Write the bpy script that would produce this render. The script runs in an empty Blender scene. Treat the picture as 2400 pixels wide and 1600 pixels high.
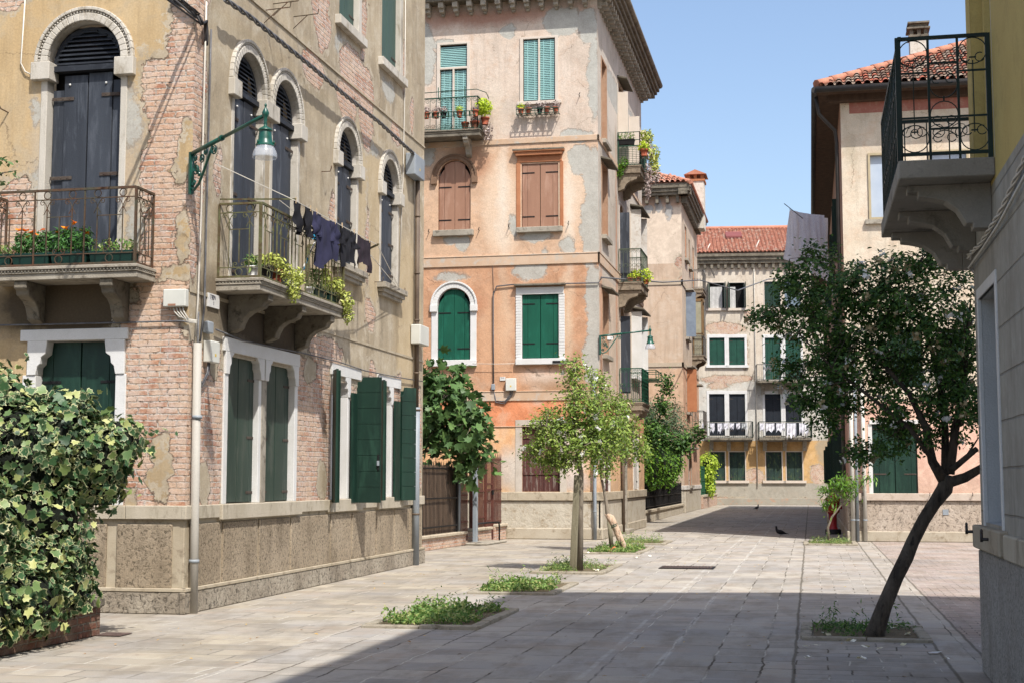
import bpy, math, random
import numpy as np
from mathutils import Vector, Matrix
random.seed(7); RNG = np.random.default_rng(7)
D = bpy.data; SC = bpy.context.scene; COL = SC.collection
R = math.radians; PI = math.pi

# ------------------------------------------------------------------ camera geometry
CF = 3333.; PITCH = math.atan(.0966); YAW = R(11.8); EYE = 1.6
_sp, _cp, _ss, _cs = math.sin(PITCH), math.cos(PITCH), math.sin(YAW), math.cos(YAW)
_F = Vector((-_ss*_cp, _cs*_cp, _sp)); _R = Vector((_cs, _ss, 0)); _U = Vector((_ss*_sp, -_cs*_sp, _cp))
def ray(px, py): return _F + _R*((px-1200)/CF) + _U*((800-py)/CF)
def gd(px, py, z=0):
    d = ray(px, py); t = (z-EYE)/d.z; return Vector((d.x*t, d.y*t, z))
def atx(X, px, py):
    d = ray(px, py); t = X/d.x; return Vector((X, d.y*t, EYE+d.z*t))
def aty(Y, px, py):
    d = ray(px, py); t = Y/d.y; return Vector((d.x*t, Y, EYE+d.z*t))

# ------------------------------------------------------------------ colour + node helpers
def lin(c): c /= 255.; return c/12.92 if c <= .04045 else ((c+.055)/1.055)**2.4
def C(r, g, b, k=.75, sat=.93):
    r, g, b = lin(r)*k, lin(g)*k, lin(b)*k; l = .3*r+.59*g+.11*b; return (l+(r-l)*sat, l+(g-l)*sat, l+(b-l)*sat, 1)
class NT:
    def __init__(s, name, rough=.85, spec=.3, metal=0):
        s.m = D.materials.new(name); s.m.use_nodes = True; s.t = s.m.node_tree; s.n = s.t.nodes
        s.b = s.n['Principled BSDF']; s.b.inputs['Roughness'].default_value = rough
        s.b.inputs['Specular IOR Level'].default_value = spec; s.b.inputs['Metallic'].default_value = metal
        s._p = None
    def put(s, sock, v):
        if v is None: return
        if isinstance(v, bpy.types.NodeSocket): s.t.links.new(v, sock)
        else: sock.default_value = v
    def node(s, ty, **kw):
        n = s.n.new(ty)
        for k, v in kw.items(): setattr(n, k, v)
        return n
    def math(s, op, a, b=None, c=None, clamp=False):
        n = s.node('ShaderNodeMath', operation=op, use_clamp=clamp)
        s.put(n.inputs[0], a); s.put(n.inputs[1], b); s.put(n.inputs[2], c); return n.outputs[0]
    def vec(s, op, a, b=None, c=None, out=0):
        n = s.node('ShaderNodeVectorMath', operation=op)
        s.put(n.inputs[0], a)
        if b is not None: s.put(n.inputs[1], b)
        if c is not None: s.put(n.inputs[2], c)
        return n.outputs[out]
    def pos(s):
        if s._p is None: s._p = s.node('ShaderNodeNewGeometry').outputs['Position']
        return s._p
    def xyz(s, v):
        n = s.node('ShaderNodeSeparateXYZ'); s.put(n.inputs[0], v); return n.outputs
    def comb(s, x, y, z=0.):
        n = s.node('ShaderNodeCombineXYZ'); s.put(n.inputs[0], x); s.put(n.inputs[1], y); s.put(n.inputs[2], z); return n.outputs[0]
    def noise(s, scale, v=None, detail=4, rough=.55, dist=0, color=False):
        n = s.node('ShaderNodeTexNoise'); s.put(n.inputs['Vector'], v if v is not None else s.pos())
        n.inputs['Scale'].default_value = scale; n.inputs['Detail'].default_value = detail
        n.inputs['Roughness'].default_value = rough; n.inputs['Distortion'].default_value = dist
        return n.outputs['Color' if color else 'Fac']
    def mix(s, f, a, b, mode='MIX'):
        n = s.node('ShaderNodeMix', data_type='RGBA', blend_type=mode)
        s.put(n.inputs[0], f); s.put(n.inputs[6], a); s.put(n.inputs[7], b); return n.outputs[2]
    def ramp(s, v, a, b, lo=0., hi=1.):
        n = s.node('ShaderNodeMapRange'); s.put(n.inputs[0], v)
        for i, q in enumerate((a, b, lo, hi)): n.inputs[i+1].default_value = q
        return n.outputs[0]
    def bump(s, h, dist=1., strength=1., prev=None):
        n = s.node('ShaderNodeBump'); n.inputs['Distance'].default_value = dist; n.inputs['Strength'].default_value = strength
        s.put(n.inputs['Height'], h)
        if prev is not None: s.put(n.inputs['Normal'], prev)
        return n.outputs[0]
    def out(s, col, nrm=None, rough=None):
        s.put(s.b.inputs['Base Color'], col); s.put(s.b.inputs['Normal'], nrm); s.put(s.b.inputs['Roughness'], rough); return s.m
    def attr(s, name, out='Color'):
        n = s.node('ShaderNodeAttribute', attribute_name=name); return n.outputs[out]

def mat(name, c1, c2=None, scale=2., rough=.85, spec=.3, metal=0, bump=.002, bscale=60, c3=None, streak=0.):
    t = NT(name, rough, spec, metal)
    v = t.pos()
    if streak: v = t.vec('MULTIPLY', v, (1, 1, streak))
    if c2 is None: c2 = tuple(q*.8 for q in c1[:3])+(1,)
    col = t.mix(t.ramp(t.noise(scale, v, 5, .65), .35, .65), c1, c2)
    if c3 is not None: col = t.mix(t.ramp(t.noise(scale*2.7, v, 6, .7, .3), .52, .68), col, c3)
    col = t.mix(t.math('MULTIPLY', t.noise(bscale*1.3, None, 2), .25), col, (0, 0, 0, 1)) if bump else col
    nrm = t.bump(t.noise(bscale, None, 4, .6), bump) if bump else None
    return t.out(col, nrm)

def field(t, p, blobs):
    """signed distance (m) to a union of ellipses / boxes given as (cu, cz, ru, rz[, 'b'])"""
    f = None
    for q in blobs:
        cu, cz, ru, rz = q[:4]; m = min(ru, rz)
        v = t.vec('MULTIPLY_ADD', p, (1/ru, 1/rz, 0), (-cu/ru, -cz/rz, 0))
        if len(q) > 4:
            a = t.xyz(t.vec('ABSOLUTE', v)); d = t.math('MAXIMUM', a[0], a[1])
        else: d = t.vec('LENGTH', v, out=1)
        d = t.math('MULTIPLY_ADD', d, m, -m)
        f = d if f is None else t.math('MINIMUM', f, d)
    return f

BRICK = ((212, 158, 120), (182, 116, 82), (216, 204, 188), (226, 194, 166))
def wallmat(name, ax, base, brick=(), over=(), grey=(), stains_and_shade=(), greycol=((196, 194, 184), (170, 168, 158)), bands=(),
            warp=.35, brickcols=BRICK, rough_stucco=0, eff=.5, spots=.62, third_s=.9, seed=0., pits=.0):
    t = NT(name, .93, .2); C = lambda r, g, b: globals()['C'](r, g, b, .83, .86)
    P = t.xyz(t.pos()); U = P[ax]; Z = P[2]
    p0 = t.comb(t.math('ADD', U, seed) if seed else U, Z)
    p00 = t.comb(U, Z)
    wn = t.vec('SUBTRACT', t.noise(1.6, p0, 7, .68, color=True), (.5, .5, .5))
    pw = t.vec('MULTIPLY_ADD', wn, (warp*2, warp*1.6, 0), p00)
    n1 = t.noise(.9, p0, 6, .62); n2 = t.noise(2.6, p0, 7, .7, .4); n3 = t.noise(38, None, 4, .7); n4 = t.noise(9, p0, 6, .7)
    col = t.mix(t.ramp(n1, .4, .6), C(*base[0]), C(*base[1]))
    col = t.mix(t.ramp(n2, .5, spots+.06), col, C(*base[2]))
    # rain streaks: a real stain that stays put
    st = t.noise(1., t.comb(t.math('MULTIPLY', U, 7.), t.math('MULTIPLY', Z, .55)), 4, .6)
    col = t.mix(t.math('MULTIPLY', t.ramp(st, .5, .72), .42), col, C(*[q*.74 for q in base[1]]))
    st2 = t.noise(1., t.comb(t.math('MULTIPLY', U, 2.1), t.math('MULTIPLY', Z, .35), 3.), 6, .7)
    col = t.mix(t.math('MULTIPLY', t.ramp(st2, .5, .62), .35), col, C(*[min(245, q*.96+14) for q in base[2]]))
    col = t.mix(t.math('MULTIPLY', t.ramp(t.noise(.55, p0, 6, .65), .5, .62), .4), col, C(*[q*.82 for q in base[1]]))
    col = t.mix(t.math('MULTIPLY', t.ramp(n4, .35, .75), .3), col, C(*[q*.84 for q in base[0]]))
    for (z0, z1, c, f) in bands:           # coats of paint that stop at a level
        m = t.math('MULTIPLY', t.ramp(t.xyz(t.vec('MULTIPLY_ADD', wn, (0, .03, 0), p00))[1], z0-.006, z0+.006), t.ramp(Z, z1+.006, z1-.006))
        cc = t.mix(t.ramp(n2, .4, .66), C(*c), C(*[min(255, q*1.1+8) for q in c]))
        cc = t.mix(t.math('MULTIPLY', t.ramp(n4, .4, .75), .35), cc, C(*[q*.85 for q in c]))
        wp = t.noise(1.5, t.vec('MULTIPLY_ADD', wn, (.6, .6, 0), p0), 8, .75, .6); cc = t.mix(t.math('MULTIPLY', t.ramp(wp, .5, .64), .6), cc, C(*[q*.45+w*.55 for q, w in zip(c, (238, 214, 188))]))
        cc = t.mix(t.math('MULTIPLY', t.ramp(t.noise(.7, p0, 7, .7), .5, .64), .45), cc, C(*[q*.86 for q in c]))
        col = t.mix(t.math('MULTIPLY', m, f), col, cc)
    for (cu, cz, ru, rz, c, f) in stains_and_shade:  # wall stains, and balcony shade put into the wall colour
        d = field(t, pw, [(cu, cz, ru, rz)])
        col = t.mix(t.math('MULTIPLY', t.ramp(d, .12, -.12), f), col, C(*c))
    vc = t.node('ShaderNodeTexVoronoi', feature='DISTANCE_TO_EDGE'); vc.inputs['Scale'].default_value = .75; t.put(vc.inputs['Vector'], t.vec('MULTIPLY_ADD', t.vec('SUBTRACT', t.noise(5, p0, 5, .7, color=True), (.5, .5, .5)), (.25, .25, 0), pw))
    crk = t.math('MULTIPLY', t.ramp(vc.outputs['Distance'], .007, .002), t.ramp(n1, .5, .56)); col = t.mix(t.math('MULTIPLY', crk, .55), col, C(96, 80, 62))
    damp = t.math('MULTIPLY', t.ramp(t.math('MULTIPLY_ADD', t.math('SUBTRACT', n2, .5), 1.6, Z), 2.1, 1.3), .35); col = t.mix(damp, col, C(150, 136, 112))
    h = t.math('MULTIPLY_ADD', n3, .003+rough_stucco, t.math('MULTIPLY', n4, .01))
    if grey:
        d = field(t, pw, grey); d = t.math('ADD', d, t.math('MULTIPLY', t.math('SUBTRACT', t.noise(8, p0, 6, .75), .5), .14)); m = t.ramp(d, .03, -.02)
        g = t.mix(t.ramp(t.noise(3, p0, 6, .7), .35, .65), C(*greycol[0]), C(*greycol[1]))
        col = t.mix(t.math('MULTIPLY', m, .88), col, g); h = t.math('MULTIPLY_ADD', m, -.006, h)
        e = t.math('MULTIPLY', t.ramp(t.math('ABSOLUTE', d), .016, 0.), .45); col = t.mix(e, col, C(125, 105, 85))
    if brick:
        d = field(t, pw, brick)
        if over: d = t.math('MAXIMUM', d, t.math('MULTIPLY', field(t, pw, over), -1))
        fineN = t.noise(11, p0, 6, .75); d = t.math('ADD', d, t.math('MULTIPLY', t.math('SUBTRACT', fineN, .5), .09))
        m = t.ramp(d, .005, -.005)
        und = t.ramp(t.math('ADD', d, t.math('MULTIPLY', t.math('SUBTRACT', n4, .52), -.5)), .075, .06)      # undercoat left round the bare brick
        col = t.mix(t.math('MULTIPLY', und, .8), col, t.mix(t.ramp(n2, .4, .6), C(206, 192, 168), C(176, 160, 134)))
        jit = t.vec('SUBTRACT', t.noise(6, p0, 5, .7, color=True), (.5, .5, .5))
        bv = t.vec('MULTIPLY_ADD', jit, (.16, .044, 0), p00)
        bn = t.node('ShaderNodeTexBrick'); t.put(bn.inputs['Vector'], bv)
        bn.offset = .5; bn.inputs['Scale'].default_value = 1
        bn.inputs['Color1'].default_value = C(*brickcols[0]); bn.inputs['Color2'].default_value = C(*brickcols[1])
        bn.inputs['Mortar'].default_value = C(*brickcols[2]); bn.inputs['Brick Width'].default_value = .262
        bn.inputs['Row Height'].default_value = .0745; bn.inputs['Mortar Size'].default_value = .0115
        bn.inputs['Mortar Smooth'].default_value = .45; bn.inputs['Bias'].default_value = .0
        fac = bn.outputs['Fac']
        bc = t.mix(t.math('MULTIPLY', t.ramp(t.noise(2.2, p0, 7, .75), .42, .56), t.math('SUBTRACT', 1., fac)), bn.outputs['Color'], C(*brickcols[3]))
        bc = t.mix(t.math('MULTIPLY', t.ramp(t.noise(6, p0, 6, .75), .5-eff*.06, .7), eff), bc, C(226, 208, 196))
        bc = t.mix(t.math('MULTIPLY', t.ramp(t.noise(14, p0, 5, .7), .52, .75), .5), bc, C(128, 84, 62))
        bc = t.mix(t.math('MULTIPLY', fac, t.ramp(t.noise(16, p0, 4, .7), .5, .62)), bc, C(120, 98, 78))
        bc = t.mix(t.math('MULTIPLY', t.ramp(t.noise(1.1, p0, 6, .7), .48, .66), .45), bc, C(214, 170, 130))
        bh = t.math('MULTIPLY_ADD', fac, -.011, t.math('MULTIPLY', t.noise(30, None, 5, .7), .012))
        col = t.mix(m, col, bc)
        h = t.node('ShaderNodeMix', data_type='FLOAT'); t.put(h.inputs[0], m)
        t.put(h.inputs[2], t.math('MULTIPLY_ADD', n3, .003+rough_stucco, .02)); t.put(h.inputs[3], bh); h = h.outputs[0]
        e = t.math('MULTIPLY', t.ramp(t.math('ABSOLUTE', t.math('ADD', d, .004)), .014, 0.), .6); col = t.mix(e, col, C(112, 88, 66))
    col = t.mix(t.math('MULTIPLY', t.ramp(n3, .3, .75), .28), col, (0, 0, 0, 1))
    if pits:
        vo = t.node('ShaderNodeTexVoronoi'); vo.inputs['Scale'].default_value = 1.1; t.put(vo.inputs['Vector'], pw)
        pm = t.ramp(vo.outputs['Distance'], pits, pits*.55); col = t.mix(pm, col, C(110, 78, 55))
    return t.out(col, t.bump(h, 1.))

def stucco(name, c1, c2, dark, size=26, amp=.02, ax=1, joints=None):
    """rough-cast render with dark pits"""
    t = NT(name, .95, .15); P = t.xyz(t.pos())
    a = t.noise(size, None, 6, .8, .8); b = t.noise(.8, None, 5, .6); c = t.noise(2.3, t.vec('MULTIPLY', t.pos(), (1, 1, .35)), 5, .65)
    col = t.mix(t.ramp(b, .38, .62), C(*c1), C(*c2))
    col = t.mix(t.math('MULTIPLY', t.ramp(c, .5, .68), .45), col, C(*dark))
    col = t.mix(t.math('MULTIPLY', t.ramp(a, .5, .38), .85), col, C(*[q*.6 for q in dark]))
    return t.out(col, t.bump(a, amp))

# ------------------------------------------------------------------ mesh builder
class Fr:
    """facade frame: u along the wall, z up, d outwards"""
    def __init__(s, o, u, n): s.o = Vector(o); s.u = Vector(u).normalized(); s.n = Vector(n).normalized()
    def P(s, u, z, d=0.): return s.o + s.u*u + s.n*d + Vector((0, 0, z))
    def at(s, px, py, d=0.):
        o = s.o + s.n*d - Vector((0, 0, EYE)); r = ray(px, py); t = o.dot(s.n)/r.dot(s.n)
        w = r*t + Vector((0, 0, EYE)); return (w-s.o).dot(s.u), w.z
GR = Fr((0, 0, 0), (1, 0, 0), (0, -1, 0))
class MB:
    def __init__(s): s.v = []; s.f = []; s.mi = []; s.sm = []
    def face(s, pts, m=0, smooth=False):
        k = len(s.v); s.v += [tuple(p) for p in pts]; s.f.append(tuple(range(k, k+len(pts)))); s.mi.append(m); s.sm.append(smooth)
    def hexa(s, c, m=0):
        k = len(s.v); s.v += [tuple(p) for p in c]
        for q in ((0, 3, 2, 1), (4, 5, 6, 7), (0, 1, 5, 4), (1, 2, 6, 5), (2, 3, 7, 6), (3, 0, 4, 7)):
            s.f.append(tuple(k+i for i in q)); s.mi.append(m); s.sm.append(False)
    def box(s, fr, u0, u1, z0, z1, d0, d1, m=0):
        P = fr.P; s.hexa([P(u0, z0, d0), P(u1, z0, d0), P(u1, z0, d1), P(u0, z0, d1), P(u0, z1, d0), P(u1, z1, d0), P(u1, z1, d1), P(u0, z1, d1)], m); return s
    def cube(s, x0, x1, y0, y1, z0, z1, m=0):
        s.hexa([(x0, y0, z0), (x1, y0, z0), (x1, y1, z0), (x0, y1, z0), (x0, y0, z1), (x1, y0, z1), (x1, y1, z1), (x0, y1, z1)], m); return s
    def prism(s, A, B, m=0, smooth=False):
        """A, B: two matching point loops"""
        n = len(A); k = len(s.v); s.v += [tuple(p) for p in A]+[tuple(p) for p in B]
        s.f.append(tuple(range(k, k+n))); s.f.append(tuple(range(k+2*n-1, k+n-1, -1))); s.mi += [m, m]; s.sm += [False, False]
        for i in range(n):
            j = (i+1) % n; s.f.append((k+j, k+i, k+n+i, k+n+j)); s.mi.append(m); s.sm.append(smooth)
        return s
    def tube(s, pts, r, n=6, m=0, closed=False, r2=None, caps=True):
        pts = [Vector(p) for p in pts]; N = len(pts); k = len(s.v); prev = None
        for i, p in enumerate(pts):
            a = pts[(i-1) % N] if (i or closed) else p; b = pts[(i+1) % N] if (i < N-1 or closed) else p
            d = (b-a); d = d.normalized() if d.length > 1e-9 else Vector((0, 0, 1))
            if prev is None: x = d.orthogonal().normalized()
            else:
                x = prev - d*prev.dot(d); x = x.normalized() if x.length > 1e-6 else d.orthogonal().normalized()
            prev = x; y = d.cross(x)
            rr = r if r2 is None else r+(r2-r)*i/max(1, N-1)
            if isinstance(r, (list, tuple)): rr = r[i]
            for j in range(n):
                a_ = 2*PI*j/n; s.v.append(tuple(p+(x*math.cos(a_)+y*math.sin(a_))*rr))
        for i in range(N if closed else N-1):
            i2 = (i+1) % N
            for j in range(n):
                j2 = (j+1) % n; s.f.append((k+i*n+j, k+i*n+j2, k+i2*n+j2, k+i2*n+j)); s.mi.append(m); s.sm.append(n > 4)
        if caps and not closed:
            s.f.append(tuple(k+j for j in range(n-1, -1, -1))); s.f.append(tuple(k+(N-1)*n+j for j in range(n))); s.mi += [m, m]; s.sm += [False, False]
        return s
    def lathe(s, o, prof, n=16, m=0, ax=None, cap=True):
        o = Vector(o); k = len(s.v)
        for r, z in prof:
            for j in range(n):
                a = 2*PI*j/n; s.v.append((o.x+r*math.cos(a), o.y+r*math.sin(a), o.z+z))
        for i in range(len(prof)-1):
            for j in range(n):
                j2 = (j+1) % n; s.f.append((k+i*n+j, k+i*n+j2, k+(i+1)*n+j2, k+(i+1)*n+j)); s.mi.append(m); s.sm.append(True)
        if cap:
            for i in (0, len(prof)-1):
                if prof[i][0] > 1e-4: s.f.append(tuple(k+i*n+j for j in range(n))); s.mi.append(m); s.sm.append(False)
        return s
    def blob(s, o, rx, ry, rz, m=0, n=10, jit=0.):
        o = Vector(o); k = len(s.v); rows = max(5, n//2+1)
        for i in range(rows+1):
            a = PI*i/rows
            for j in range(n):
                b = 2*PI*j/n; q = 1+random.uniform(-jit, jit)
                s.v.append((o.x+rx*math.sin(a)*math.cos(b)*q, o.y+ry*math.sin(a)*math.sin(b)*q, o.z+rz*math.cos(a)*q))
        for i in range(rows):
            for j in range(n):
                j2 = (j+1) % n; s.f.append((k+i*n+j, k+i*n+j2, k+(i+1)*n+j2, k+(i+1)*n+j)); s.mi.append(m); s.sm.append(True)
        return s
    def ring(s, fr, u, z, d, R_, r, m=0, a0=0., a1=360., n=18):
        full = abs(a1-a0) >= 360; k = n if full else n+1
        pts = [fr.P(u+R_*math.cos(R(a0+(a1-a0)*i/n)), z+R_*math.sin(R(a0+(a1-a0)*i/n)), d) for i in range(k)]
        return s.tube(pts, r, 4, m, closed=full)
    def build(s, name, ms, parent=None, bevel=0., solid=None, bevseg=1):
        me = D.meshes.new(name); off = Vector((0, 0, 0)); q = parent
        if parent is not None: off = Vector(parent.get('_o', (0, 0, 0)))
        v = np.array(s.v, dtype=np.float64).reshape(-1, 3) - np.array(off)
        me.from_pydata(v.tolist(), [], s.f)
        me.polygons.foreach_set('material_index', s.mi); me.polygons.foreach_set('use_smooth', s.sm)
        for m_ in (ms if isinstance(ms, (list, tuple)) else [ms]): me.materials.append(m_)
        me.update(); o = D.objects.new(name, me); COL.objects.link(o)
        if parent is not None: o.parent = parent; o['_o'] = tuple(off)
        if bevel:
            b = o.modifiers.new('b', 'BEVEL'); b.width = bevel; b.segments = bevseg; b.limit_method = 'ANGLE'; b.angle_limit = R(40)
        return o
def tag(o, label, cat, group=None, kind=None):
    if label: o['label'] = label; o['category'] = cat
    if group: o['group'] = group
    if kind: o['kind'] = kind
    return o
def thing(name, loc, label, cat, group=None):
    o = D.objects.new(name, None); COL.objects.link(o); o.location = loc; o['_o'] = tuple(loc); o.empty_display_size = .2
    return tag(o, label, cat, group)
def struct(o): o['kind'] = 'structure'; return o
def each(name, m, parent, boxes, fr, bevel=0.):
    """repeated small stones: every one its own part; boxes(u) lists the boxes of the stone at u"""
    for bs in boxes:
        mb = MB()
        for b in bs: mb.box(fr, *b)
        mb.build(name, m, parent, bevel)
def copy_tree(o, parent=None):
    c = o.copy(); COL.objects.link(c)
    if parent is not None: c.parent = parent
    for ch in list(o.children): copy_tree(ch, c)
    return c

def wall(fr, u0, u1, z0, z1, holes, depth=.18, inner=True):
    """wall sheet with real openings and reveals. holes: (u0,u1,z0,z1,arch,depth)"""
    mb = MB(); us = {u0, u1}; zs = {z0, z1}
    for h in holes: us |= {h[0], h[1]}; zs |= {h[2], h[3]-((h[1]-h[0])/2 if h[4] else 0), h[3]}
    us = sorted(u for u in us if u0 <= u <= u1); zs = sorted(z for z in zs if z0 <= z <= z1)
    for a, b in zip(us, us[1:]):
        for c, d in zip(zs, zs[1:]):
            mu, mz = (a+b)/2, (c+d)/2
            if any(h[0] < mu < h[1] and h[2] < mz < h[3] for h in holes): continue
            mb.face([fr.P(a, c), fr.P(b, c), fr.P(b, d), fr.P(a, d)])
    for h in holes:
        a, b, c, d, arch = h[:5]; dp = h[5] if len(h) > 5 else depth; r = (b-a)/2 if arch else 0; sp = d-r
        front = (a, b, c, d); a, b, c, d, r = a-.003, b+.003, c-.003, d+.003, (r+.003 if arch else 0); loop = [(a, c), (a, sp)]
        if arch:
            K = 14; cu = (a+b)/2; pts = [(cu-r*math.cos(PI*i/K), sp+r*math.sin(PI*i/K)) for i in range(K+1)]
            loop += pts[1:-1]
            r2 = r-.003; pf = [(cu-r2*math.cos(PI*i/K), sp+r2*math.sin(PI*i/K)) for i in range(K+1)]
            for i in range(K):
                p, q = pf[i], pf[i+1]; mb.face([fr.P(*p), fr.P(*q), fr.P(q[0], front[3]), fr.P(p[0], front[3])])
        loop += [(b, sp), (b, c)]
        for i in range(len(loop)):
            p, q = loop[i], loop[(i+1) % len(loop)]
            mb.face([fr.P(*p), fr.P(*q), fr.P(*q, -dp), fr.P(*p, -dp)], h[6] if len(h) > 6 else 1)
        mb.face([fr.P(a, c, -dp-.1), fr.P(b, c, -dp-.1), fr.P(b, d, -dp-.1), fr.P(a, d, -dp-.1)], 2)
    return mb
# ------------------------------------------------------------------ shared materials
STONE = mat('istrian_stone', C(226, 219, 206), C(204, 196, 180), 1.6, .8, c3=C(160, 148, 126), bump=.004, streak=.4)
STONE2 = mat('grey_stone', C(192, 183, 166), C(165, 155, 138), 2.2, .9, c3=C(120, 110, 95), bump=.006)
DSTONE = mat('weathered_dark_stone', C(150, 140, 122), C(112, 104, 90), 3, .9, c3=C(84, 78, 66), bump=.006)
WPAINT = mat('white_paint', C(244, 243, 240), C(232, 230, 224), 2, .7, bump=.003)
WPEEL = mat('peeling_white_paint', C(238, 234, 226), C(222, 214, 202), 2.5, .8, c3=C(196, 176, 156), bump=.004)
BLUE = mat('blue_grey_paint', C(68, 74, 84), C(50, 55, 64), 2.2, .6, c3=C(96, 102, 112), bump=.002, streak=.15)
BLUED = mat('dark_louvre_paint', C(46, 50, 58), C(34, 38, 46), 2.2, .6, c3=C(70, 76, 84), bump=.002)
GRN = mat('dark_green_paint', C(24, 62, 48), C(18, 48, 38), 2.2, .5, c3=C(40, 78, 62), bump=.002, streak=.15)
GRN2 = mat('faded_green_paint', C(58, 78, 66), C(44, 64, 54), 2.2, .55, c3=C(84, 92, 82), bump=.001, streak=.2)
GRNDK = mat('old_green_paint', C(12, 38, 30), C(8, 26, 24), 3, .65, bump=.002, streak=.2)
GRNU = mat('grey_green_paint', C(82, 108, 94), C(66, 90, 80), 2.2, .6, bump=.001, streak=.2)
EMER = mat('emerald_paint', C(12, 100, 76), C(8, 86, 66), 2.2, .5, c3=C(20, 112, 88), bump=.001, streak=.3)
BRN = mat('brown_paint', C(182, 136, 108), C(170, 124, 98), 2.2, .6, c3=C(196, 152, 126), bump=.002, streak=.2)
TURQ = mat('turquoise_paint', C(160, 208, 204), C(146, 196, 192), 2.2, .5, bump=0)
FRAME = mat('cream_frame_paint', C(236, 222, 206), C(226, 210, 192), 2.2, .6, bump=.001)
RUST = mat('rusty_iron', C(104, 70, 48), C(84, 84, 66), 7, .8, c3=C(70, 50, 38), bump=.002)
RUSTG = mat('green_rusty_iron', C(112, 118, 78), C(98, 74, 50), 5, .8, c3=C(126, 132, 84), bump=.002)
STRAP = mat('hinge_iron', C(96, 86, 76), C(70, 52, 42), 9, .7, bump=.001)
BLACK = mat('black_iron', C(30, 28, 28), C(20, 19, 20), 7, .6, bump=.001)
LAMPG = mat('lamp_green_enamel', C(10, 92, 74), C(6, 70, 58), 5, .35, .5, bump=0)
IRONG = mat('green_iron', C(46, 84, 64), C(34, 66, 52), 6, .5, bump=0)
IRONDG = mat('dark_green_iron', C(10, 44, 36), C(6, 30, 26), 6, .45, bump=0)
PIPE = mat('grey_pipe', C(206, 200, 188), C(190, 184, 172), 2, .6, bump=.001, streak=.3)
PIPEZ = mat('zinc_pipe', C(168, 176, 182), C(150, 158, 166), 2, .5, bump=.001)
PIPEB = mat('brown_pipe', C(122, 104, 86), C(100, 84, 70), 3, .6, bump=.001)
CABLE = mat('grey_cable', C(120, 120, 122), C(86, 86, 90), 12, .5, bump=0)
CABLED = mat('dark_cable', C(62, 60, 60), C(44, 42, 44), 12, .6, bump=0)
CABLEW = mat('white_cable', C(226, 220, 206), C(206, 200, 188), 5, .6, bump=0)
BOXP = mat('pale_plastic', C(222, 222, 212), C(208, 208, 198), 2, .5, bump=0)
YEL = mat('yellow_sticker', C(236, 200, 60), None, 2, .5, bump=0)
INK = mat('dark_ink', C(40, 40, 60), None, 2, .5, bump=0)
TERRA = mat('terracotta', C(186, 98, 64), C(160, 80, 52), 6, .85, bump=.001)
PLASG = mat('green_plastic', C(16, 62, 52), C(12, 48, 42), 3, .5, bump=0)
DARKIN = mat('dark_interior', C(30, 28, 28), C(22, 20, 22), 1, .9, bump=0)
CONC = mat('concrete', C(176, 170, 158), C(150, 144, 132), 1.2, .95, c3=C(118, 112, 102), bump=.004)
OCH = mat('ochre_reveal', C(206, 138, 92), C(190, 122, 80), 2.5, .9, bump=.006)
BARK = mat('bark', C(112, 100, 86), C(70, 62, 54), 9, .95, c3=C(50, 44, 38), bump=.012, bscale=34, streak=.25)
BARKL = mat('pale_bark', C(158, 146, 128), C(120, 108, 92), 9, .95, bump=.006, bscale=34, streak=.25)
WOODP = mat('weathered_post_wood', C(152, 144, 118), C(116, 108, 84), 6, .9, c3=C(92, 84, 62), bump=.006, streak=.12)
def tilemat(name, cols):
    t = NT(name, .9, .2); r = t.node('ShaderNodeValToRGB'); r.color_ramp.interpolation = 'CONSTANT'
    a = t.xyz(t.attr('lv')); e = r.color_ramp.elements; n = len(cols)
    while len(e) < n: e.new(.5)
    for i, c in enumerate(cols): e[i].position = i/n; e[i].color = C(*c)
    t.put(r.inputs[0], a[0])
    c = t.mix(t.math('MULTIPLY', t.ramp(t.noise(7, None, 5, .7), .46, .66), .55), r.outputs[0], C(112, 96, 82))
    return t.out(c, t.bump(t.noise(40), .004))
TILE = tilemat('roof_tile', [(204, 134, 108), (188, 116, 92), (212, 146, 120), (170, 110, 90), (206, 164, 142), (194, 126, 100)])
TILEO = tilemat('old_roof_tile', [(150, 122, 104), (168, 108, 86), (178, 158, 138), (134, 106, 90), (190, 104, 78), (160, 140, 122)])
RIDGE = mat('ridge_tile', C(214, 148, 118), C(196, 128, 100), 4, .85, bump=.002)
def glassmat():
    t = NT('lamp_bowl_plastic', .25, .5); t.b.inputs['Base Color'].default_value = (.5, .54, .6, 1)
    tr = t.node('ShaderNodeBsdfTransparent'); ms = t.node('ShaderNodeMixShader'); ms.inputs[0].default_value = .58
    t.t.links.new(t.b.outputs[0], ms.inputs[1]); t.t.links.new(tr.outputs[0], ms.inputs[2]); t.t.links.new(ms.outputs[0], t.n['Material Output'].inputs['Surface']); return t.m
BOWL = glassmat()
def panemat():
    t = NT('window_glass', .06, .6); t.b.inputs['Base Color'].default_value = (.12, .16, .2, 1); return t.m
PANE = panemat()

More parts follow.
